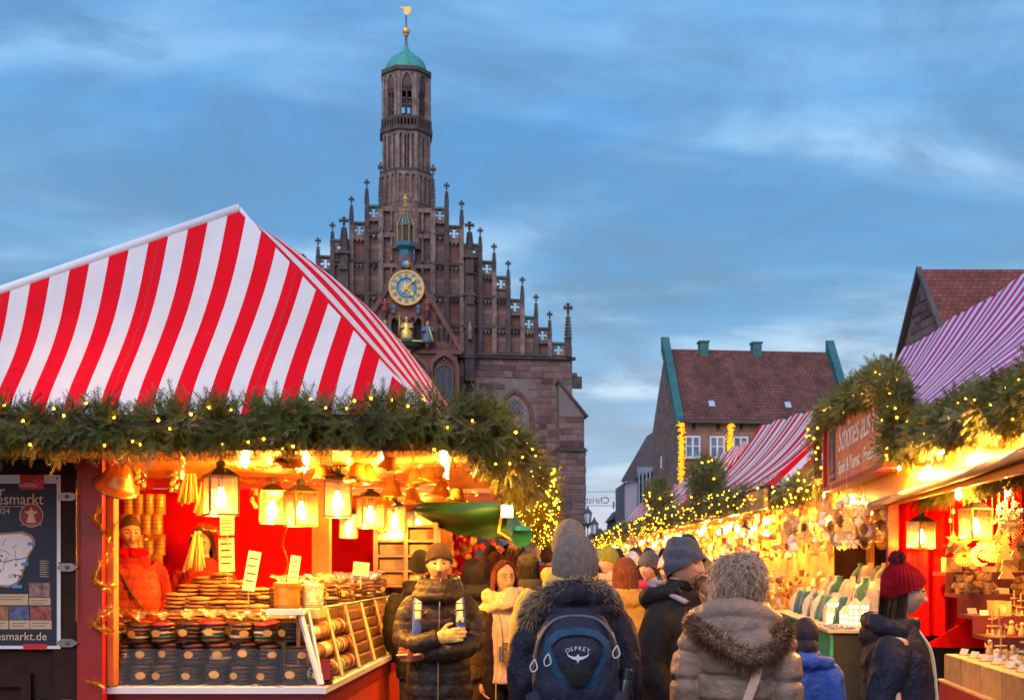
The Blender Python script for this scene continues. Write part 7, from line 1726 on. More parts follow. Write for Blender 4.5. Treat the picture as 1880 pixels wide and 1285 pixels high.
k.tube(bez([(.06, -.13, 1.42), (.09, -.17, 1.30), (.10, -.18, 1.15), (.095, -.18, 1.02)], 8), [.05]*25, 10, flat=.5); k.tube(bez([(.11, -.12, 1.45), (.15, -.16, 1.35), (.14, -.18, 1.22)], 8), [.05]*17, 10, flat=.5)
k = remesh(k, .012, 2); wrinkle(k, .012, 16, .4, 5, .004, 40); k.build('scarf', scarfM, r, smooth=True, recenter=False)
auburn = hair_mat('auburn_hair', (.17, .045, .015)); blackH = hair_mat('black_hair', (.008, .005, .004)); brownH = hair_mat('brown_hair', (.07, .033, .016)); greyH = mat('grey_blond_hair', (.42, .31, .24), .5, var=.4, scale=30, spec=.5)
long_hair(r, hc, R_, auburn, -.17, 1.25, 3, 1.06)
def glasses(r, hc, R_, m=blackM):
    k = MB()
    for s in (-1, 1):
        k.tube([R_ @ Vector((s*.031+.024*math.cos(t), -.098+.006*abs(math.cos(t)), .008+.019*math.sin(t)))+hc for t in np.linspace(0, 2*PI, 21)], .0016, 5, cap=False)
        k.tube([R_ @ Vector((s*.055, -.09, .012))+hc, R_ @ Vector((s*.080, .0, .012))+hc], .002, 5)
    k.tube([R_ @ Vector((-.008, -.1, .012))+hc, R_ @ Vector((.008, -.1, .012))+hc], .002, 5); k.build('glasses', m, r)
glasses(r, hc, R_)
k = MB(); k.box(-.035, .04, -.190, -.182, 1.0, 1.15); ph_ = k.build('phone', black, r)
k = MB(); k.box(-.03, .035, -.193, -.190, 1.005, 1.145); k.build('phone_case_print', mat('phone_print', (.2, .14, .05), .3, var=.95, scale=60), ph_)
for s in (-1, 1): k = MB(); k.tube([(s*.03, -.187, 1.15), (s*.045, -.175, 1.30), (s*.08, -.14, 1.43)], .005, 5); k.build('lanyard', mat('lanyard', (.25, .18, .08), .6, var=.8, scale=60), ph_)
k = MB(); k.box(-.062, -.045, -.19, -.184, 1.01, 1.12); k.build('strap_tag', blueS, ph_)
k = MB(); k.ball((0, -.195, .985), .014, 8, 6); k.build('charm', redP, ph_)
trousers(r, black)

# 3 -- man seen from behind with backpack ---------------------------------------
r = who('person seen from behind in navy parka with fur hood and ribbed grey knit hat', feet(1056, 5.35), PI, 1.76)
hc, R_ = body_part(r, skinA, None, HEAD_M, 0, .05)
def hood3(k):
    k.ball((0, .11, 1.43), .10, 20, 14, sc=(1.75, .8, 1.0)); k.ball((0, .14, 1.36), .09, 16, 12, sc=(1.3, .6, 1.1)); k.tube(bez([(-.17, .02, 1.43), (-.10, .12, 1.49), (0, .15, 1.50), (.10, .12, 1.49), (.17, .02, 1.43)], 6), .06, 12)
    k.tube(bez([(-.13, .12, 1.40), (0, .21, 1.30), (.13, .12, 1.40)], 8), .028, 8); k.tube(bez([(-.15, .12, 1.45), (0, .20, 1.39), (.15, .12, 1.45)], 8), .022, 8)
coat(r, navy, [(.62, .22, .17, 0), (.8, .22, .165, 0), (1.0, .205, .155, 0), (1.15, .205, .155, 0), (1.28, .21, .16, 0), (1.36, .20, .155, .005), (1.42, .165, .135, .01), (1.47, .12, .12, .005), (1.52, .11, .11, 0)], [[(s*.165, 0, 1.40), (s*.215, .02, 1.27), (s*.235, .03, 1.10), (s*.215, -.05, .96), (s*.18, -.15, .86)] for s in (-1, 1)], 0, 0, .085, .065, .010, .012, 9., hood3, 3, amp2=.003, sc2=22)
fm3 = [mat('fur_brown', (.26, .14, .07), .8, var=.4, scale=60), mat('fur_dark', (.06, .035, .026), .8, var=.4, scale=60), mat('fur_pale2', (.36, .25, .16), .8, var=.3, scale=60), mat('fur_pale', (.46, .31, .19), .8, var=.3, scale=60)]
fur(r, [(.215, .05, 1.385), (.195, .08, 1.44), (.14, .12, 1.485), (.06, .15, 1.525), (-.04, .15, 1.535), (-.11, .12, 1.51), (-.15, .06, 1.46)], .028, 9000, .055, fm3, 7)
ribM = knit_mat('ribbed_grey_knit', (.24, .185, .155), 200)
k = MB(); hat_dome(k, hc, R_, (.108, .122, .150), -.05, -.45, 352, 30, 44, .020, 0, 1.06); k.build('knit_hat', ribM, r, smooth=True)
trousers(r, jeans)
# backpack (own thing, worn on the back)
bp_ = root('backpack', tuple(feet(1052, 5.35)+Vector((0, -.185, .985))), 0, 'navy and blue backpack with white bird logo worn over the navy parka', 'backpack')
bpN = cloth('pack_navy', (.014, .018, .038), .5); bpB = cloth('pack_blue', (.012, .055, .115), .42)
k = MB(); ellip(k, [(-.06, .15, .07, -.05), (0, .185, .10, -.06), (.1, .195, .115, -.065), (.25, .188, .11, -.06), (.36, .165, .09, -.05), (.43, .12, .065, -.04), (.465, .06, .04, -.03)], 32, 2.6); k = remesh(k, .010, 3); wrinkle(k, .007, 9, .8, 2); k.build('pack_body', bpN, bp_, smooth=True, recenter=False)
def bulge(bm, outline, y0, dy, n=10):
    """cushioned panel filling an outline"""
    c = np.mean(outline, axis=0); m = len(outline); V = []
    for j in range(n+1):
        t = 1-j/n
        for (x, z) in outline: X = c[0]+(x-c[0])*t; Z = c[1]+(z-c[1])*t; V.append((X, y0-dy*(1-t**2.2), Z))
    bm.add(V, [(j*m+i, j*m+(i+1) % m, (j+1)*m+(i+1) % m, (j+1)*m+i) for j in range(n) for i in range(m)])
UPK = .07
def UPZ(o_): return [(x, z+UPK) for x, z in o_]
ol = [(-.15, .20), (-.14, .26), (-.09, .305), (0, .32), (.09, .305), (.14, .26), (.15, .20), (.13, .10), (.10, .0), (0, -.02), (-.10, .0), (-.13, .10)]
k = MB(); bulge(k, UPZ(ol), -.145, .055); k.build('front_pocket', bpB, bp_, smooth=True)
ol2 = [(-.115, .235), (-.07, .275), (0, .285), (.07, .275), (.115, .235), (.09, .16), (.05, .085), (0, .065), (-.05, .085), (-.09, .16)]
k = MB(); bulge(k, UPZ(ol2), -.185, .028); k.build('pocket_flap', bpN, bp_, smooth=True)
k = MB(); k.tube(bez([(x, -.190, z) for x, z in UPZ(ol2)[:5]], 6), .0045, 6); k.build('pocket_zip', black, bp_)
ol3 = [(-.065, .13), (-.04, .155), (0, .165), (.04, .155), (.065, .13), (.04, .075), (0, .06), (-.04, .075)]
k = MB(); bulge(k, UPZ(ol3), -.205, .012, 5); k.build('badge_panel', black, bp_, smooth=True)
k = MB(); k.tube(bez([(-.185, -.10, .20), (-.165, -.125, .33), (-.10, -.105, .415), (0, -.10, .435), (.10, -.105, .415), (.165, -.125, .33), (.185, -.10, .20)], 8), .008, 6); k.build('main_zip', mat('grey_zip', (.09, .085, .10), .4), bp_, smooth=True)
cordM = mat('pale_cord', (.55, .5, .5), .5)
for x, z in ((-.185, .25), (-.125, .275), (.175, .31)):
    k = MB(); k.tube(bez([(x, -.165, z), (x-.02, -.17, z-.03), (x-.012, -.17, z-.055), (x+.01, -.17, z-.04), (x, -.165, z)], 5), .003, 5); k.build('zip_pull', cordM, bp_)
logoM = mat('logo_white', (.62, .6, .62), .5)
word = 'OSPREY'
for i, ch in enumerate(word):
    a = (i-2.5)*.16; text_obj('logo_letter', ch, logoM, bp_, .026, (.105*math.sin(a), -.219, .222+UPK+.105*(math.cos(a)-1)), (PI/2, a, 0), .0006, align='CENTER')
k = MB(); k.prism(UPZ([(-.05, .212), (-.042, .195), (-.02, .183), (-.006, .180), (0, .166), (.006, .180), (.02, .183), (.042, .195), (.05, .212), (.035, .199), (.015, .194), (.006, .197), (.003, .204), (-.003, .204), (-.006, .197), (-.015, .194), (-.035, .199)]), -.2185, -.2175); k.build('logo_bird', logoM, bp_)
k = MB(); bulge(k, [(-.165, .02), (-.15, .10), (-.09, .07), (0, .04), (.09, .07), (.15, .10), (.165, .02), (.14, -.06), (0, -.08), (-.14, -.06)], -.14, .05); k.build('lower_panel', bpB, bp_, smooth=True)
for s in (-1, 1):
    k = MB(); bulge(k, [(s*.12, -.05), (s*.215, -.02), (s*.225, .09), (s*.16, .12), (s*.12, .05)], -.12, .04); k.build('side_pocket', bpN, bp_, smooth=True)
    k = MB(); k.tube(bez([(s*.07, .02, .43), (s*.13, .10, .46), (s*.16, .22, .44)], 6), .03, 8, flat=.35, up=(0, 0, 1)); k.build('shoulder_strap', bpN, bp_, smooth=True)
    k = MB(); k.tube(bez([(s*.19, -.09, .16), (s*.16, -.15, .08), (s*.14, -.17, -.02)], 5), .007, 5, flat=.4); k.build('compression_strap', black, bp_)
BT = root('thermos_flask', tuple(feet(1136, 5.13)+Vector((0, 0, .96))), 0, 'small black flask tucked in the side pocket of the backpack', 'flask'); BT.rotation_euler = (0, .18, 0)
k = MB(); k.lathe([(.03, 0), (.033, .01), (.033, .13), (.028, .14)], (0, 0, .04), 16); k.build('flask_body', mat('flask_black', (.02, .02, .024), .3, spec=.6), BT, auto=True)
k = MB(); k.lathe([(.031, 0), (.031, .04), (.025, .048)], (0, 0, .18), 16); k.build('lid', mat('flask_black', (.02, .02, .024), .3), BT, auto=True)
k = MB(); k.tube(bez([(.02, -.03, .17), (.04, -.035, .10), (.03, -.035, .05)], 5), .004, 5); k.build('cord', black, BT)

# 4 -- man with blue-grey beanie, eating --------------------------------------------
r = who('person in black jacket and slouchy blue-grey beanie, eating, turned to the curly-haired woman', feet(1244, 6.2), 1.0, 1.77)
hc, R_ = body_part(r, skinA, [DOWN(-1), [(.19, 0, 1.40), (.26, .02, 1.26), (.27, -.05, 1.13), (.17, -.20, 1.20), (.05, -.17, 1.45)]], HEAD_M, .0, .04, (0, -.03, 0))
def hood4(k): k.tube([(.145*math.sin(t), .125*math.cos(t)*-1+.02, 1.475+.035*math.cos(t)*-1*-1) for t in np.linspace(.9, 2*PI-.9, 15)], [.03+.028*math.sin(PI*i/14) for i in range(15)], 10)
coat(r, black, [(.62, .235, .17, 0), (.8, .235, .165, 0), (1.0, .22, .16, 0), (1.15, .22, .16, 0), (1.28, .22, .16, 0), (1.36, .205, .15, .005), (1.42, .165, .135, .01), (1.47, .12, .12, .005), (1.50, .11, .11, 0)], [[(-.17, 0, 1.40), (-.23, .02, 1.26), (-.25, .03, 1.10), (-.24, -.05, .96), (-.22, -.10, .86)], [(.17, 0, 1.40), (.23, .02, 1.26), (.25, -.05, 1.13), (.17, -.18, 1.16), (.09, -.20, 1.32)]], 0, 0, .088, .066, .010, .010, 8., hood4, 4, amp2=.003, sc2=22)
k = MB(); k.tube(bez([(.13, -.12, 1.43), (.15, .02, 1.50), (.08, .12, 1.525), (-.06, .13, 1.525), (-.14, .04, 1.50), (-.13, -.11, 1.43)], 8), .026, 10, flat=.6); k.build('hood_lining', cloth('lilac_lining', (.32, .26, .32), .7), r, smooth=True)
k = MB(); k.tube([(0, -.005, 1.49), (0, -.012, 1.55)], [.078, .07], 16); k.build('neck_warmer', black, r, smooth=True)
k = MB(); hat_dome(k, hc, R_, (.096, .120, .140), .20, -.62, 120, 30, 0, 0, .10, 1.10); hm = k
for i, v in enumerate(hm.v): q = Vector(v); f_ = .004*math.sin(q.z*80+q.x*30)+.003*math.sin(q.y*60); hm.v[i] = tuple(q+(q-hc).normalized()*f_)
hm.build('beanie', knit_mat('bluegrey_beanie', (.095, .105, .155), 300), r, smooth=True)
k = MB(); k.box(-.03, .03, -.165, -.13, 1.555, 1.575); k.build('snack', ginger, r)
k = MB(); k.box(-.305, -.29, -.075, -.055, .93, .99); k.build('sleeve_reflector', cordM, r)
trousers(r, jeans)

# 5 -- woman with curly grey hair and tan puffer ------------------------------------
r = who('person with curly grey hair seen from behind in tan puffer coat with fur-edged hood', feet(1352, 5.5), PI-.25, 1.68)
hc, R_ = body_part(r, skinB, None, HEAD_F, .85, .0)
def hood5(k):
    k.ball((0, .12, 1.42), .11, 22, 14, sc=(1.75, .85, .85)); k.tube(bez([(-.21, .03, 1.40), (-.14, .12, 1.46), (0, .16, 1.50), (.14, .12, 1.47), (.22, .0, 1.42)], 6), .055, 12)
    k.ball((-.06, .17, 1.33), .10, 16, 10, sc=(1.5, .5, .85))
    k.tube([(.13*math.sin(t), -.12*math.cos(t)+.01, 1.49) for t in np.linspace(0, 2*PI, 17)], .045, 10)
coat(r, tan, [(.55, .235, .18, 0), (.7, .235, .175, 0), (.9, .22, .165, 0), (1.05, .205, .16, 0), (1.2, .205, .165, 0), (1.32, .20, .16, .005), (1.40, .17, .14, .01), (1.46, .125, .12, .005), (1.51, .12, .12, 0)], [[(s*.17, 0, 1.385), (s*.22, .02, 1.25), (s*.24, .03, 1.09), (s*.23, -.04, .95), (s*.20, -.12, .84)] for s in (-1, 1)], .13, .028, .098, .078, .0095, .005, 13., hood5, 5, smooth_it=1, amp2=.004, sc2=26)
fm5 = [mat('fur_rust', (.32, .17, .10), .8, var=.4, scale=60), fm3[0], fm3[1], mat('fur_cream', (.5, .36, .25), .8, var=.3, scale=60)]
fur(r, [(.20, .10, 1.44), (.14, .19, 1.38), (.03, .225, 1.31), (-.08, .225, 1.265), (-.17, .19, 1.30), (-.215, .13, 1.37), (-.215, .06, 1.42)], .032, 9000, .055, fm5, 9, drop=.5)
rr = random.Random(31); st = []; k = MB()
hat_dome(k, hc, R_, (.092, .112, .130), .35, -.62, 60, 20, 0, 0, 0, 1.05); o_h = k.build('hair', greyH, r, smooth=True); k = MB()
for q in range(2600):
    ph, cz = (rr.uniform(.95, 2*PI-.95), rr.uniform(-.5, 1)) if rr.random() < .75 else (rr.uniform(0, 6.28), rr.uniform(.6, 1)); s_ = math.sqrt(1-cz*cz); n_ = Vector((s_*math.sin(ph), -s_*math.cos(ph), cz))
    dn = Vector((0, .25, -1)); dn = (dn-n_*dn.dot(n_)).normalized(); sw = n_.cross(dn)*rr.choice((-1, 1)); L_ = rr.uniform(.05, .15); w0 = rr.random()*6.3; am = rr.uniform(.008, .020); lift = rr.choice((.008, .015, .02, .03, .045, .06))
    pts = []; cur_ = n_.copy()
    for i in range(9):
        t = i/8; cur_ = (cur_+dn*(L_/8/.11)+sw*.05*math.sin(w0+t*2)).normalized(); e_ = Vector((cur_.x*.094, cur_.y*.114, cur_.z*.134))
        pts.append(R_ @ (e_+cur_*(.002+lift*t**.7+.006*math.sin(w0+t*7))+sw*am*math.sin(w0+t*8))+hc)
    k.tube(pts, [.0014, .0020, .0022, .0022, .0020, .0018, .0015, .0011, .0005], 3, mi=rr.randrange(3), cap=False)
k.build('hair_curls', [greyH, mat('pale_hair', (.55, .43, .33), .5, var=.3, scale=30), mat('darker_hair', (.22, .15, .11), .5, var=.3, scale=30)], o_h, kind='stuff', smooth=True)  # each curl takes one of three hair colours at random
k = MB(); pts = bez([(-.12, .17, 1.33), (-.11, .21, 1.20), (-.04, .21, 1.0), (.02, .215, .82), (.06, .22, .68)], 8); k.tube(pts, .024, 8, flat=.2, up=(0, 1, 0)); k.build('bag_strap', cloth('strap_pale', (.55, .36, .28), .6), r, smooth=True)
k = MB(); k.box(.298, .312, .045, .085, 1.14, 1.17); k.build('sleeve_patch', black, r)
trousers(r, jeans)

# 6 -- child in blue --------------------------------------------------------------
r = who('child in bright blue jacket and dark navy hood beside the green counter', feet(1478, 6.6), PI-.5, 1.33)
hc, R_ = body_part(r, skinB, None, HEAD_F, 0, 0)
def hood6(k): k.ball((0, .12, 1.43), .10, 18, 12, sc=(1.7, .8, .7)); k.tube(bez([(-.2, .03, 1.42), (-.1, .14, 1.44), (0, .17, 1.44), (.1, .14, 1.44), (.2, .03, 1.42)], 6), .05, 10)
coat(r, royal, [(z, a*1.08, b*1.1, o) for z, a, b, o in COAT], None, 0, 0, .098, .072, .012, .010, 8., hood6, 6)
k = MB(); hat_dome(k, hc, R_, (.098, .118, .138), .1, -.9, 80, 26, 0, 0, 0, 1.0); ellip(k, [(1.46, .10, .105, .01), (1.54, .095, .10, .01), (1.60, .09, .10, .01)], 24); k.build('hood', navy, r, smooth=True)
k = MB(); k.cbox((.12, .16, 1.46), (.03, .02, .02)); k.build('toggle', black, r)
trousers(r, jeans)

# 7 -- woman with red bobble hat ---------------------------------------------------
r = who('person in navy parka and red knitted bobble hat looking at the toy stall', feet(1646, 5.45), 1.30, 1.63)
hc, R_ = body_part(r, skinB, None, HEAD_F, .15, .10, (0, -.03, 0))
def hood7(k): k.tube(bez([(-.13, -.04, 1.43), (-.12, .08, 1.46), (0, .13, 1.48), (.12, .08, 1.46), (.13, -.04, 1.43)], 6), .042, 10); k.ball((0, .11, 1.40), .085, 16, 12, sc=(1.5, .8, .8))
armsD = [[(s*.165, .02, 1.39), (s*.21, .05, 1.25), (s*.225, .08, 1.10), (s*.22, .02, .97), (s*.20, -.08, .88)] for s in (-1, 1)]
coat(r, navy, [(.5, .24, .20, 0), (.7, .235, .195, 0), (.9, .22, .185, 0), (1.05, .21, .175, 0), (1.2, .20, .17, 0), (1.32, .195, .155, .01), (1.40, .155, .13, .015), (1.46, .12, .12, .01), (1.51, .11, .11, .005)], armsD, 0, 0, .088, .068, .010, .012, 9., hood7, 8, amp2=.003, sc2=22)
redK = mat('red_knit', (.17, .002, .008), .9, var=.35, scale=25, spec=.1)
k = MB(); nu, nv = 132, 34; V = []
for j in range(nv+1):
    for i in range(nu):
        ph = 2*PI*i/nu; fr = .5+.5*math.cos(ph); lo = .38*fr-.42*(1-fr); sz = 1-(1-lo)*(j/nv); th = math.acos(sz); q = math.sin(th); g = 1+.022*math.sin(ph*33+(j % 2)*PI)*math.sin(j*PI/1.0+.8)*1+.016*math.cos(j*PI)+.012*math.cos(33*ph)
        V.append(R_ @ Vector((.100*q*math.sin(ph)*g, -.122*q*math.cos(ph)*g+.03*max(0, sz), .150*sz*g))+hc)
k.add(V, [(j*nu+i, (j+1)*nu+i, (j+1)*nu+(i+1) % nu, j*nu+(i+1) % nu) for j in range(nv) for i in range(nu)]); ht = k.build('bobble_hat', redK, r, smooth=True)
pc_ = R_ @ Vector((0, .055, .158))+hc; k = MB(); rr = random.Random(3); k.ball(pc_, .034, 14, 10)
for q in range(900):
    n_ = Vector((rr.gauss(0, 1), rr.gauss(0, 1), rr.gauss(0, 1))).normalized(); a = n_.orthogonal().normalized()*.002; b0 = pc_+n_*.025; e = pc_+n_*rr.uniform(.042, .050); k.add([b0-a, b0+a, e+a, e-a], [(0, 1, 2, 3)])
k.build('bobble', mat('dark_red_wool', (.16, .008, .015), .9, var=.4, scale=60), ht, kind='stuff')
long_hair(r, hc, R_, brownH, -.24, 1.62, 5, 1.03); glasses(r, hc, R_)
for x, m_ in ((-.06, cordM), (.07, mat('yellow_cord', (.7, .5, .12), .5))):
    k = MB(); k.tube(bez([(x, -.10, 1.44), (x*1.05, -.165, 1.33), (x, -.188, 1.15), (x*.8, -.20, .97)], 8), .0055, 6); k.build('lanyard_cord', m_, r)
k = MB(); k.box(-.075, -.015, -.215, -.208, .86, .96); k.build('badge', mat('badge_print', (.6, .4, .35), .4, var=.7, scale=40), r)
trousers(r, jeans)

# 8 -- sellers ------------------------------------------------------------------
r = who('seller with dark tied hair in red jacket and body warmer inside the gingerbread stall', feet(238, 8.3)+Vector((0, 0, .30)), .30, 1.70)
hc, R_ = body_part(r, skinA, None, HEAD_F, .25, .28, (0, -.02, 0), voxel=.012)
coat(r, cloth('red_jacket', (.26, .010, .006), .6), None or COAT, None, 0, 0, .08, .058, .013, .008, 9., seed=11)
coat(r, cloth('orange_vest', (.34, .035, .012), .5), [(.72, .225, .17, 0), (1.0, .225, .17, 0), (1.2, .228, .172, 0), (1.34, .20, .16, .005), (1.40, .13, .135, .01)], [[(s*.15, 0, 1.38), (s*.17, 0, 1.36)] for s in (-1, 1)], .075, .012, .09, .08, .012, .003, 10., seed=12, name='body_warmer')
k = MB(); hat_dome(k, hc, R_, (.084, .106, .126), .55, -.5, 72, 20); k.ball(R_ @ Vector((0, .11, -.02))+hc, .04, 12, 8); k.build('hair', brownH, r, smooth=True)
k = MB(); k.tube(bez([(-.12, -.10, 1.44), (0, -.185, 1.2), (.14, -.18, 1.0)], 6), .009, 6, flat=.5); k.build('bag_strap', black, r)
k = MB(); k.tube([(.105*math.sin(t), -.10*math.cos(t), 1.47) for t in np.linspace(0, 2*PI, 17)], .035, 8); k.build('scarf', redCloth, r, smooth=True)
r = who('second seller in red standing behind the hanging yellow bundles', feet(372, 8.9)+Vector((0, 0, .30)), .1, 1.62)
hc, R_ = body_part(r, skinA, None, HEAD_S, -.1, .3, voxel=.015)
coat(r, cloth('red_jacket', (.26, .010, .006), .6), COAT, None, 0, 0, .085, .06, .015, .008, 9., seed=13)
long_hair(r, hc, R_, brownH, -.16, 1.2, 8)
r = who('seller in bright green jacket behind the necklace stands', tuple(rw(.75, 16.9, .15)), -.4, 1.66)
hc, R_ = body_part(r, skinA, None, HEAD_S, .2, .2, voxel=.015)
coat(r, cloth('lime_jacket', (.16, .45, .04), .5), COAT, None, 0, 0, .09, .065, .015, .008, 9., seed=14)
k = MB(); hat_dome(k, hc, R_, (.09, .11, .13), .2, -.4, 60, 20); k.build('beanie', knit_mat('black_beanie', (.012, .012, .013)), r, smooth=True)

# crowd ---------------------------------------------------------------------------
proto = who('x', (0, 0, 0), 0, 1.75)
hcC, RC2 = body_part(proto, skinB, None, HEAD_S, 0, 0, voxel=.016)
bodyC = [c for c in proto.children if c.name.startswith('body')][0].data
def hoodC(k): k.ball((0, .10, 1.43), .09, 14, 10, sc=(1.6, .8, .8)); k.tube([(.12*math.sin(t), -.11*math.cos(t)+.01, 1.48) for t in np.linspace(0, 2*PI, 13)], .04, 8)
coatC = [coat(proto, black, COAT, None, 0, 0, .09, .065, .015, .010, 9., hoodC, 21).data, coat(proto, black, COAT, None, .09, .014, .096, .07, .013, .004, 12., hoodC, 22).data, coat(proto, black, COAT, [DOWN(-1), [(.19, 0, 1.40), (.30, -.03, 1.43), (.36, -.10, 1.55), (.26, -.12, 1.72), (.12, -.06, 1.77)]], .09, .012, .094, .066, .013, .006, 12., hoodC, 23).data]
trousers(proto, jeans); trC = [c for c in proto.children if c.name.startswith('trousers')][0].data; shC = [c.data for c in proto.children if c.name.startswith('shoe')]
k = MB(); hat_dome(k, hcC, RC2, (.094, .115, .136), .15, -.4, 120, 20, 30, .012, .03, 1.1); beC = k.build('beanie', black, proto, smooth=True, recenter=False).data
k = MB(); hat_dome(k, hcC, RC2, (.092, .113, .128), .45, -.55, 60, 18); k.ball(Vector((0, .02, .005))+hcC, .09, 16, 10, sc=(1, 1.15, 1)); shortC = k.build('hair', black, proto, smooth=True, recenter=False).data
long_hair(proto, hcC, RC2, brownH, -.32, 1.05, 17); lgo = [c for c in proto.children if c.name.startswith('hair') and len(c.children)][0]; lg1, lg2 = lgo.data, lgo.children[0].data; lgl, lgl2 = lgo.location.copy(), lgo.children[0].location.copy()
for ch in list(proto.children_recursive): bpy.data.objects.remove(ch)
bpy.data.objects.remove(proto)
def om(o, m):
    o.material_slots[0].link = 'OBJECT'; o.material_slots[0].material = m
CC_ = {'black': black, 'navy': navy, 'mustard': cloth('mustard', (.55, .27, .04), .6), 'yellow': cloth('yellow', (.6, .38, .06), .6), 'red': cloth('red', (.45, .02, .03), .6), 'magenta': cloth('magenta', (.32, .015, .07), .7), 'olive': cloth('olive', (.10, .065, .025), .5), 'brown': cloth('brown', (.08, .04, .025), .6), 'grey': cloth('grey', (.12, .12, .14), .6), 'beige': cloth('beige', (.4, .3, .2), .7), 'teal': cloth('teal', (.03, .12, .14), .6)}
HH = {'black': knit_mat('black_beanie', (.012, .012, .013)), 'cream': knit_mat('cream_beanie', (.7, .56, .38)), 'pink': knit_mat('pink_beanie', (.62, .42, .36)), 'green': knit_mat('green_band', (.22, .24, .03)), 'white': knit_mat('white_beanie', (.75, .68, .62)), 'grey': knit_mat('grey_cap', (.08, .085, .10)), 'brown': knit_mat('brown_cap', (.09, .045, .03)), 'rib': ribM, 'navy': knit_mat('navy_beanie', (.02, .025, .05))}
HR = {'black': blackH, 'brown': brownH, 'auburn': hair_mat('copper_hair', (.26, .065, .016)), 'grey': greyH}
def crowd(px, py, Y, rz, coatn, hat=None, hair=None, lng=True, q=0, label='', group=None):
    c = P(px, py, Y); H = (c.z+.118)/1.75*1.0
    H = max(.88, min(1.07, H)); r = root('person', (c.x, c.y, 0), rz, label, 'person', group); r.scale = (H, H, H)
    link_mesh('body', bodyC, r, (0, 0, 0))
    o = link_mesh('jacket', coatC[q], r, (0, 0, 0)); om(o, CC_[coatn])
    o = link_mesh('trousers', trC, r, (0, 0, .09)); om(o, jeans if coatn != 'navy' else black)
    for i, s in enumerate((-1, 1)): link_mesh('shoe', shC[i], r, (s*.105, -.05, 0))
    if hat: o = link_mesh('hat', beC, r, (0, 0, 0)); om(o, HH[hat])
    if hair:
        if lng: o = link_mesh('hair', lg1, r, lgl); om(o, HR[hair]); o2 = link_mesh('hair_strands', lg2, o, tuple(lgl2+lgl)); om(o2, HR[hair]); o2['kind'] = 'stuff'; o2.location = lgl2; 
        else: o = link_mesh('hair', shortC, r, (0, 0, 0)); om(o, HR[hair])
    return r
A_ = PI
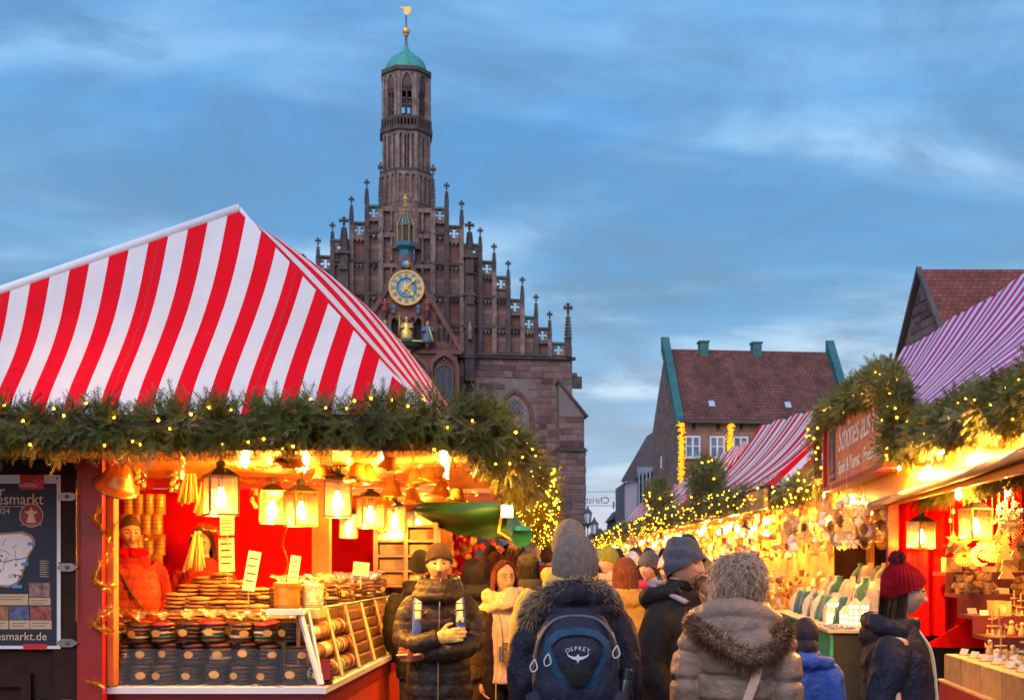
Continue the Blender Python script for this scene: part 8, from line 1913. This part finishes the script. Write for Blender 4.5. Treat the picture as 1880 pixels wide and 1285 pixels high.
for a in [
 (1046, 1000, 6.4, A_-.1, 'yellow', 'rib', None, 1, 0, 'person in yellow jacket and ribbed knit hat half hidden behind the backpack wearer'),
 (934, 1000, 14.5, A_+.3, 'black', 'black', None, 1, 0, 'person in tall black beanie under the green awning'),
 (946, 1019, 12.2, A_-.2, 'brown', 'cream', 'brown', 1, 0, 'person in cream beanie behind the woman with glasses'),
 (969, 1040, 10.2, A_, 'black', None, 'black', 1, 0, 'person with long straight black hair seen from behind, left of the backpack'),
 (982, 1011, 16.5, A_+.2, 'grey', 'pink', None, 1, 0, 'person in pale pink beanie and grey coat near the second garland'),
 (1007, 1010, 14.8, A_-1.0, 'red', None, 'brown', 0, 0, 'person with short brown hair in red jacket beside the knit hats'),
 (868, 1052, 10.6, A_+.2, 'black', None, 'black', 1, 1, 'person with long black hair just right of the folded-arms person'),
 (885, 1046, 11.4, A_-.2, 'navy', None, 'brown', 1, 1, 'person with long dark brown hair behind the folded-arms person'),
 (901, 1024, 13.2, A_, 'black', 'black', None, 1, 0, 'person in round black hat below the green awning'),
 (911, 1036, 12.6, A_+.8, 'brown', 'brown', None, 1, 0, 'person in flat brown cap between the dark-haired heads'),
 (772, 1040, 9.6, A_+.1, 'black', 'black', None, 1, 1, 'person in black hooded coat behind the folded-arms person\'s right shoulder'),
 (1112, 1008, 18.5, A_+.1, 'navy', 'black', None, 1, 0, 'far person in black beanie above the green headband'),
 (1133, 1010, 17.5, A_-.6, 'black', 'black', None, 1, 0, 'far person in black beanie turning towards the lit stalls'),
 (1118, 1030, 11.0, -.95, 'beige', 'green', None, 1, 0, 'person in olive green knitted headband looking to the side'),
 (1148, 1056, 8.7, A_-.1, 'mustard', None, 'auburn', 1, 0, 'person with straight copper hair in mustard hooded coat seen from behind'),
 (1167, 1022, 16.0, A_+.2, 'navy', None, 'brown', 1, 0, 'far person with dark reddish brown hair'),
 (1161, 1034, 13.5, A_, 'navy', 'white', None, 1, 0, 'person in white beanie behind the copper-haired person'),
 (1193, 1042, 9.8, -.7, 'magenta', 'grey', 'brown', 0, 0, 'person in magenta coat, striped scarf and dark grey beret'),
 (1232, 1046, 8.6, -.6, 'olive', 'white', None, 1, 2, 'person in olive jacket and white beanie raising a hand to the head'),
 (1191, 1019, 17.5, A_+.4, 'navy', 'navy', None, 1, 0, 'far person in navy beanie beside the lit stalls'),
 (1206, 1016, 19.0, A_, 'black', None, 'grey', 0, 0, 'far person with grey hair beside the lit stalls'),
 (1221, 1018, 16.0, A_-.3, 'teal', None, 'black', 0, 0, 'far person with short black hair and teal coat'),
 (1262, 1005, 9.5, A_+.2, 'black', 'black', None, 1, 0, 'person in black hat just behind the blue-grey beanie'),
]: crowd(*a[:9], label=a[9])
rr = random.Random(77); SEEN_ = set()
for i in range(26):
    Y = rr.uniform(19, 42); X = rr.uniform(-.3, 3.0); px = CX+X/Y*F
    z = rr.uniform(1.5, 1.76); py = HZ-(z-.1-CAMZ)*F/Y
    hat = rr.choice([None, 'black', 'grey', 'cream', 'navy', 'pink']); cn_ = rr.choice(['black', 'navy', 'brown', 'grey', 'olive', 'red', 'beige', 'teal', 'magenta']); hr_ = rr.choice(['black', 'brown', 'grey', 'auburn']); lg_ = rr.random() < .5; qq_ = rr.randrange(2)
    while (cn_, hat, hr_ if not hat else 0, lg_ if not hat else 0, qq_) in SEEN_: cn_ = rr.choice(['black', 'navy', 'brown', 'grey', 'olive', 'red', 'beige', 'teal', 'magenta', 'mustard'])
    SEEN_.add((cn_, hat, hr_ if not hat else 0, lg_ if not hat else 0, qq_)); crowd(px, py, Y, A_+rr.uniform(-.8, .8) if rr.random() < .7 else rr.uniform(-.8, .8), cn_, hat, None if hat else hr_, lg_, qq_, label='far figure in %s coat with %s%s down the lane' % (cn_, ('', 'quilted front and ')[qq_], (hat+' hat') if hat else hr_+(' long' if lg_ else ' short')+' hair'), group='far crowd in the lane')
k = MB(); q = feet(1193, 9.8); S_ = root('scarf', (q.x, q.y, 1.2), -.7, 'grey striped scarf hanging on the magenta coat', 'scarf')
for i in range(6): k = MB(); x = -.06+.024*i; k.tube([(x, -.16, .22), (x, -.195, .1), (x, -.19, -.15)], .0125, 6, flat=.5); k.build('scarf_stripe', HH['grey'] if i % 2 else cloth('scarf_pale', (.4, .4, .45), .8), S_)
bpy.data.scenes.remove(TMP)
# drop prototypes that were never placed
for p_ in PLACERS:
    if not p_.used:
        for ch in list(p_.p.children_recursive): bpy.data.objects.remove(ch)
        bpy.data.objects.remove(p_.p)
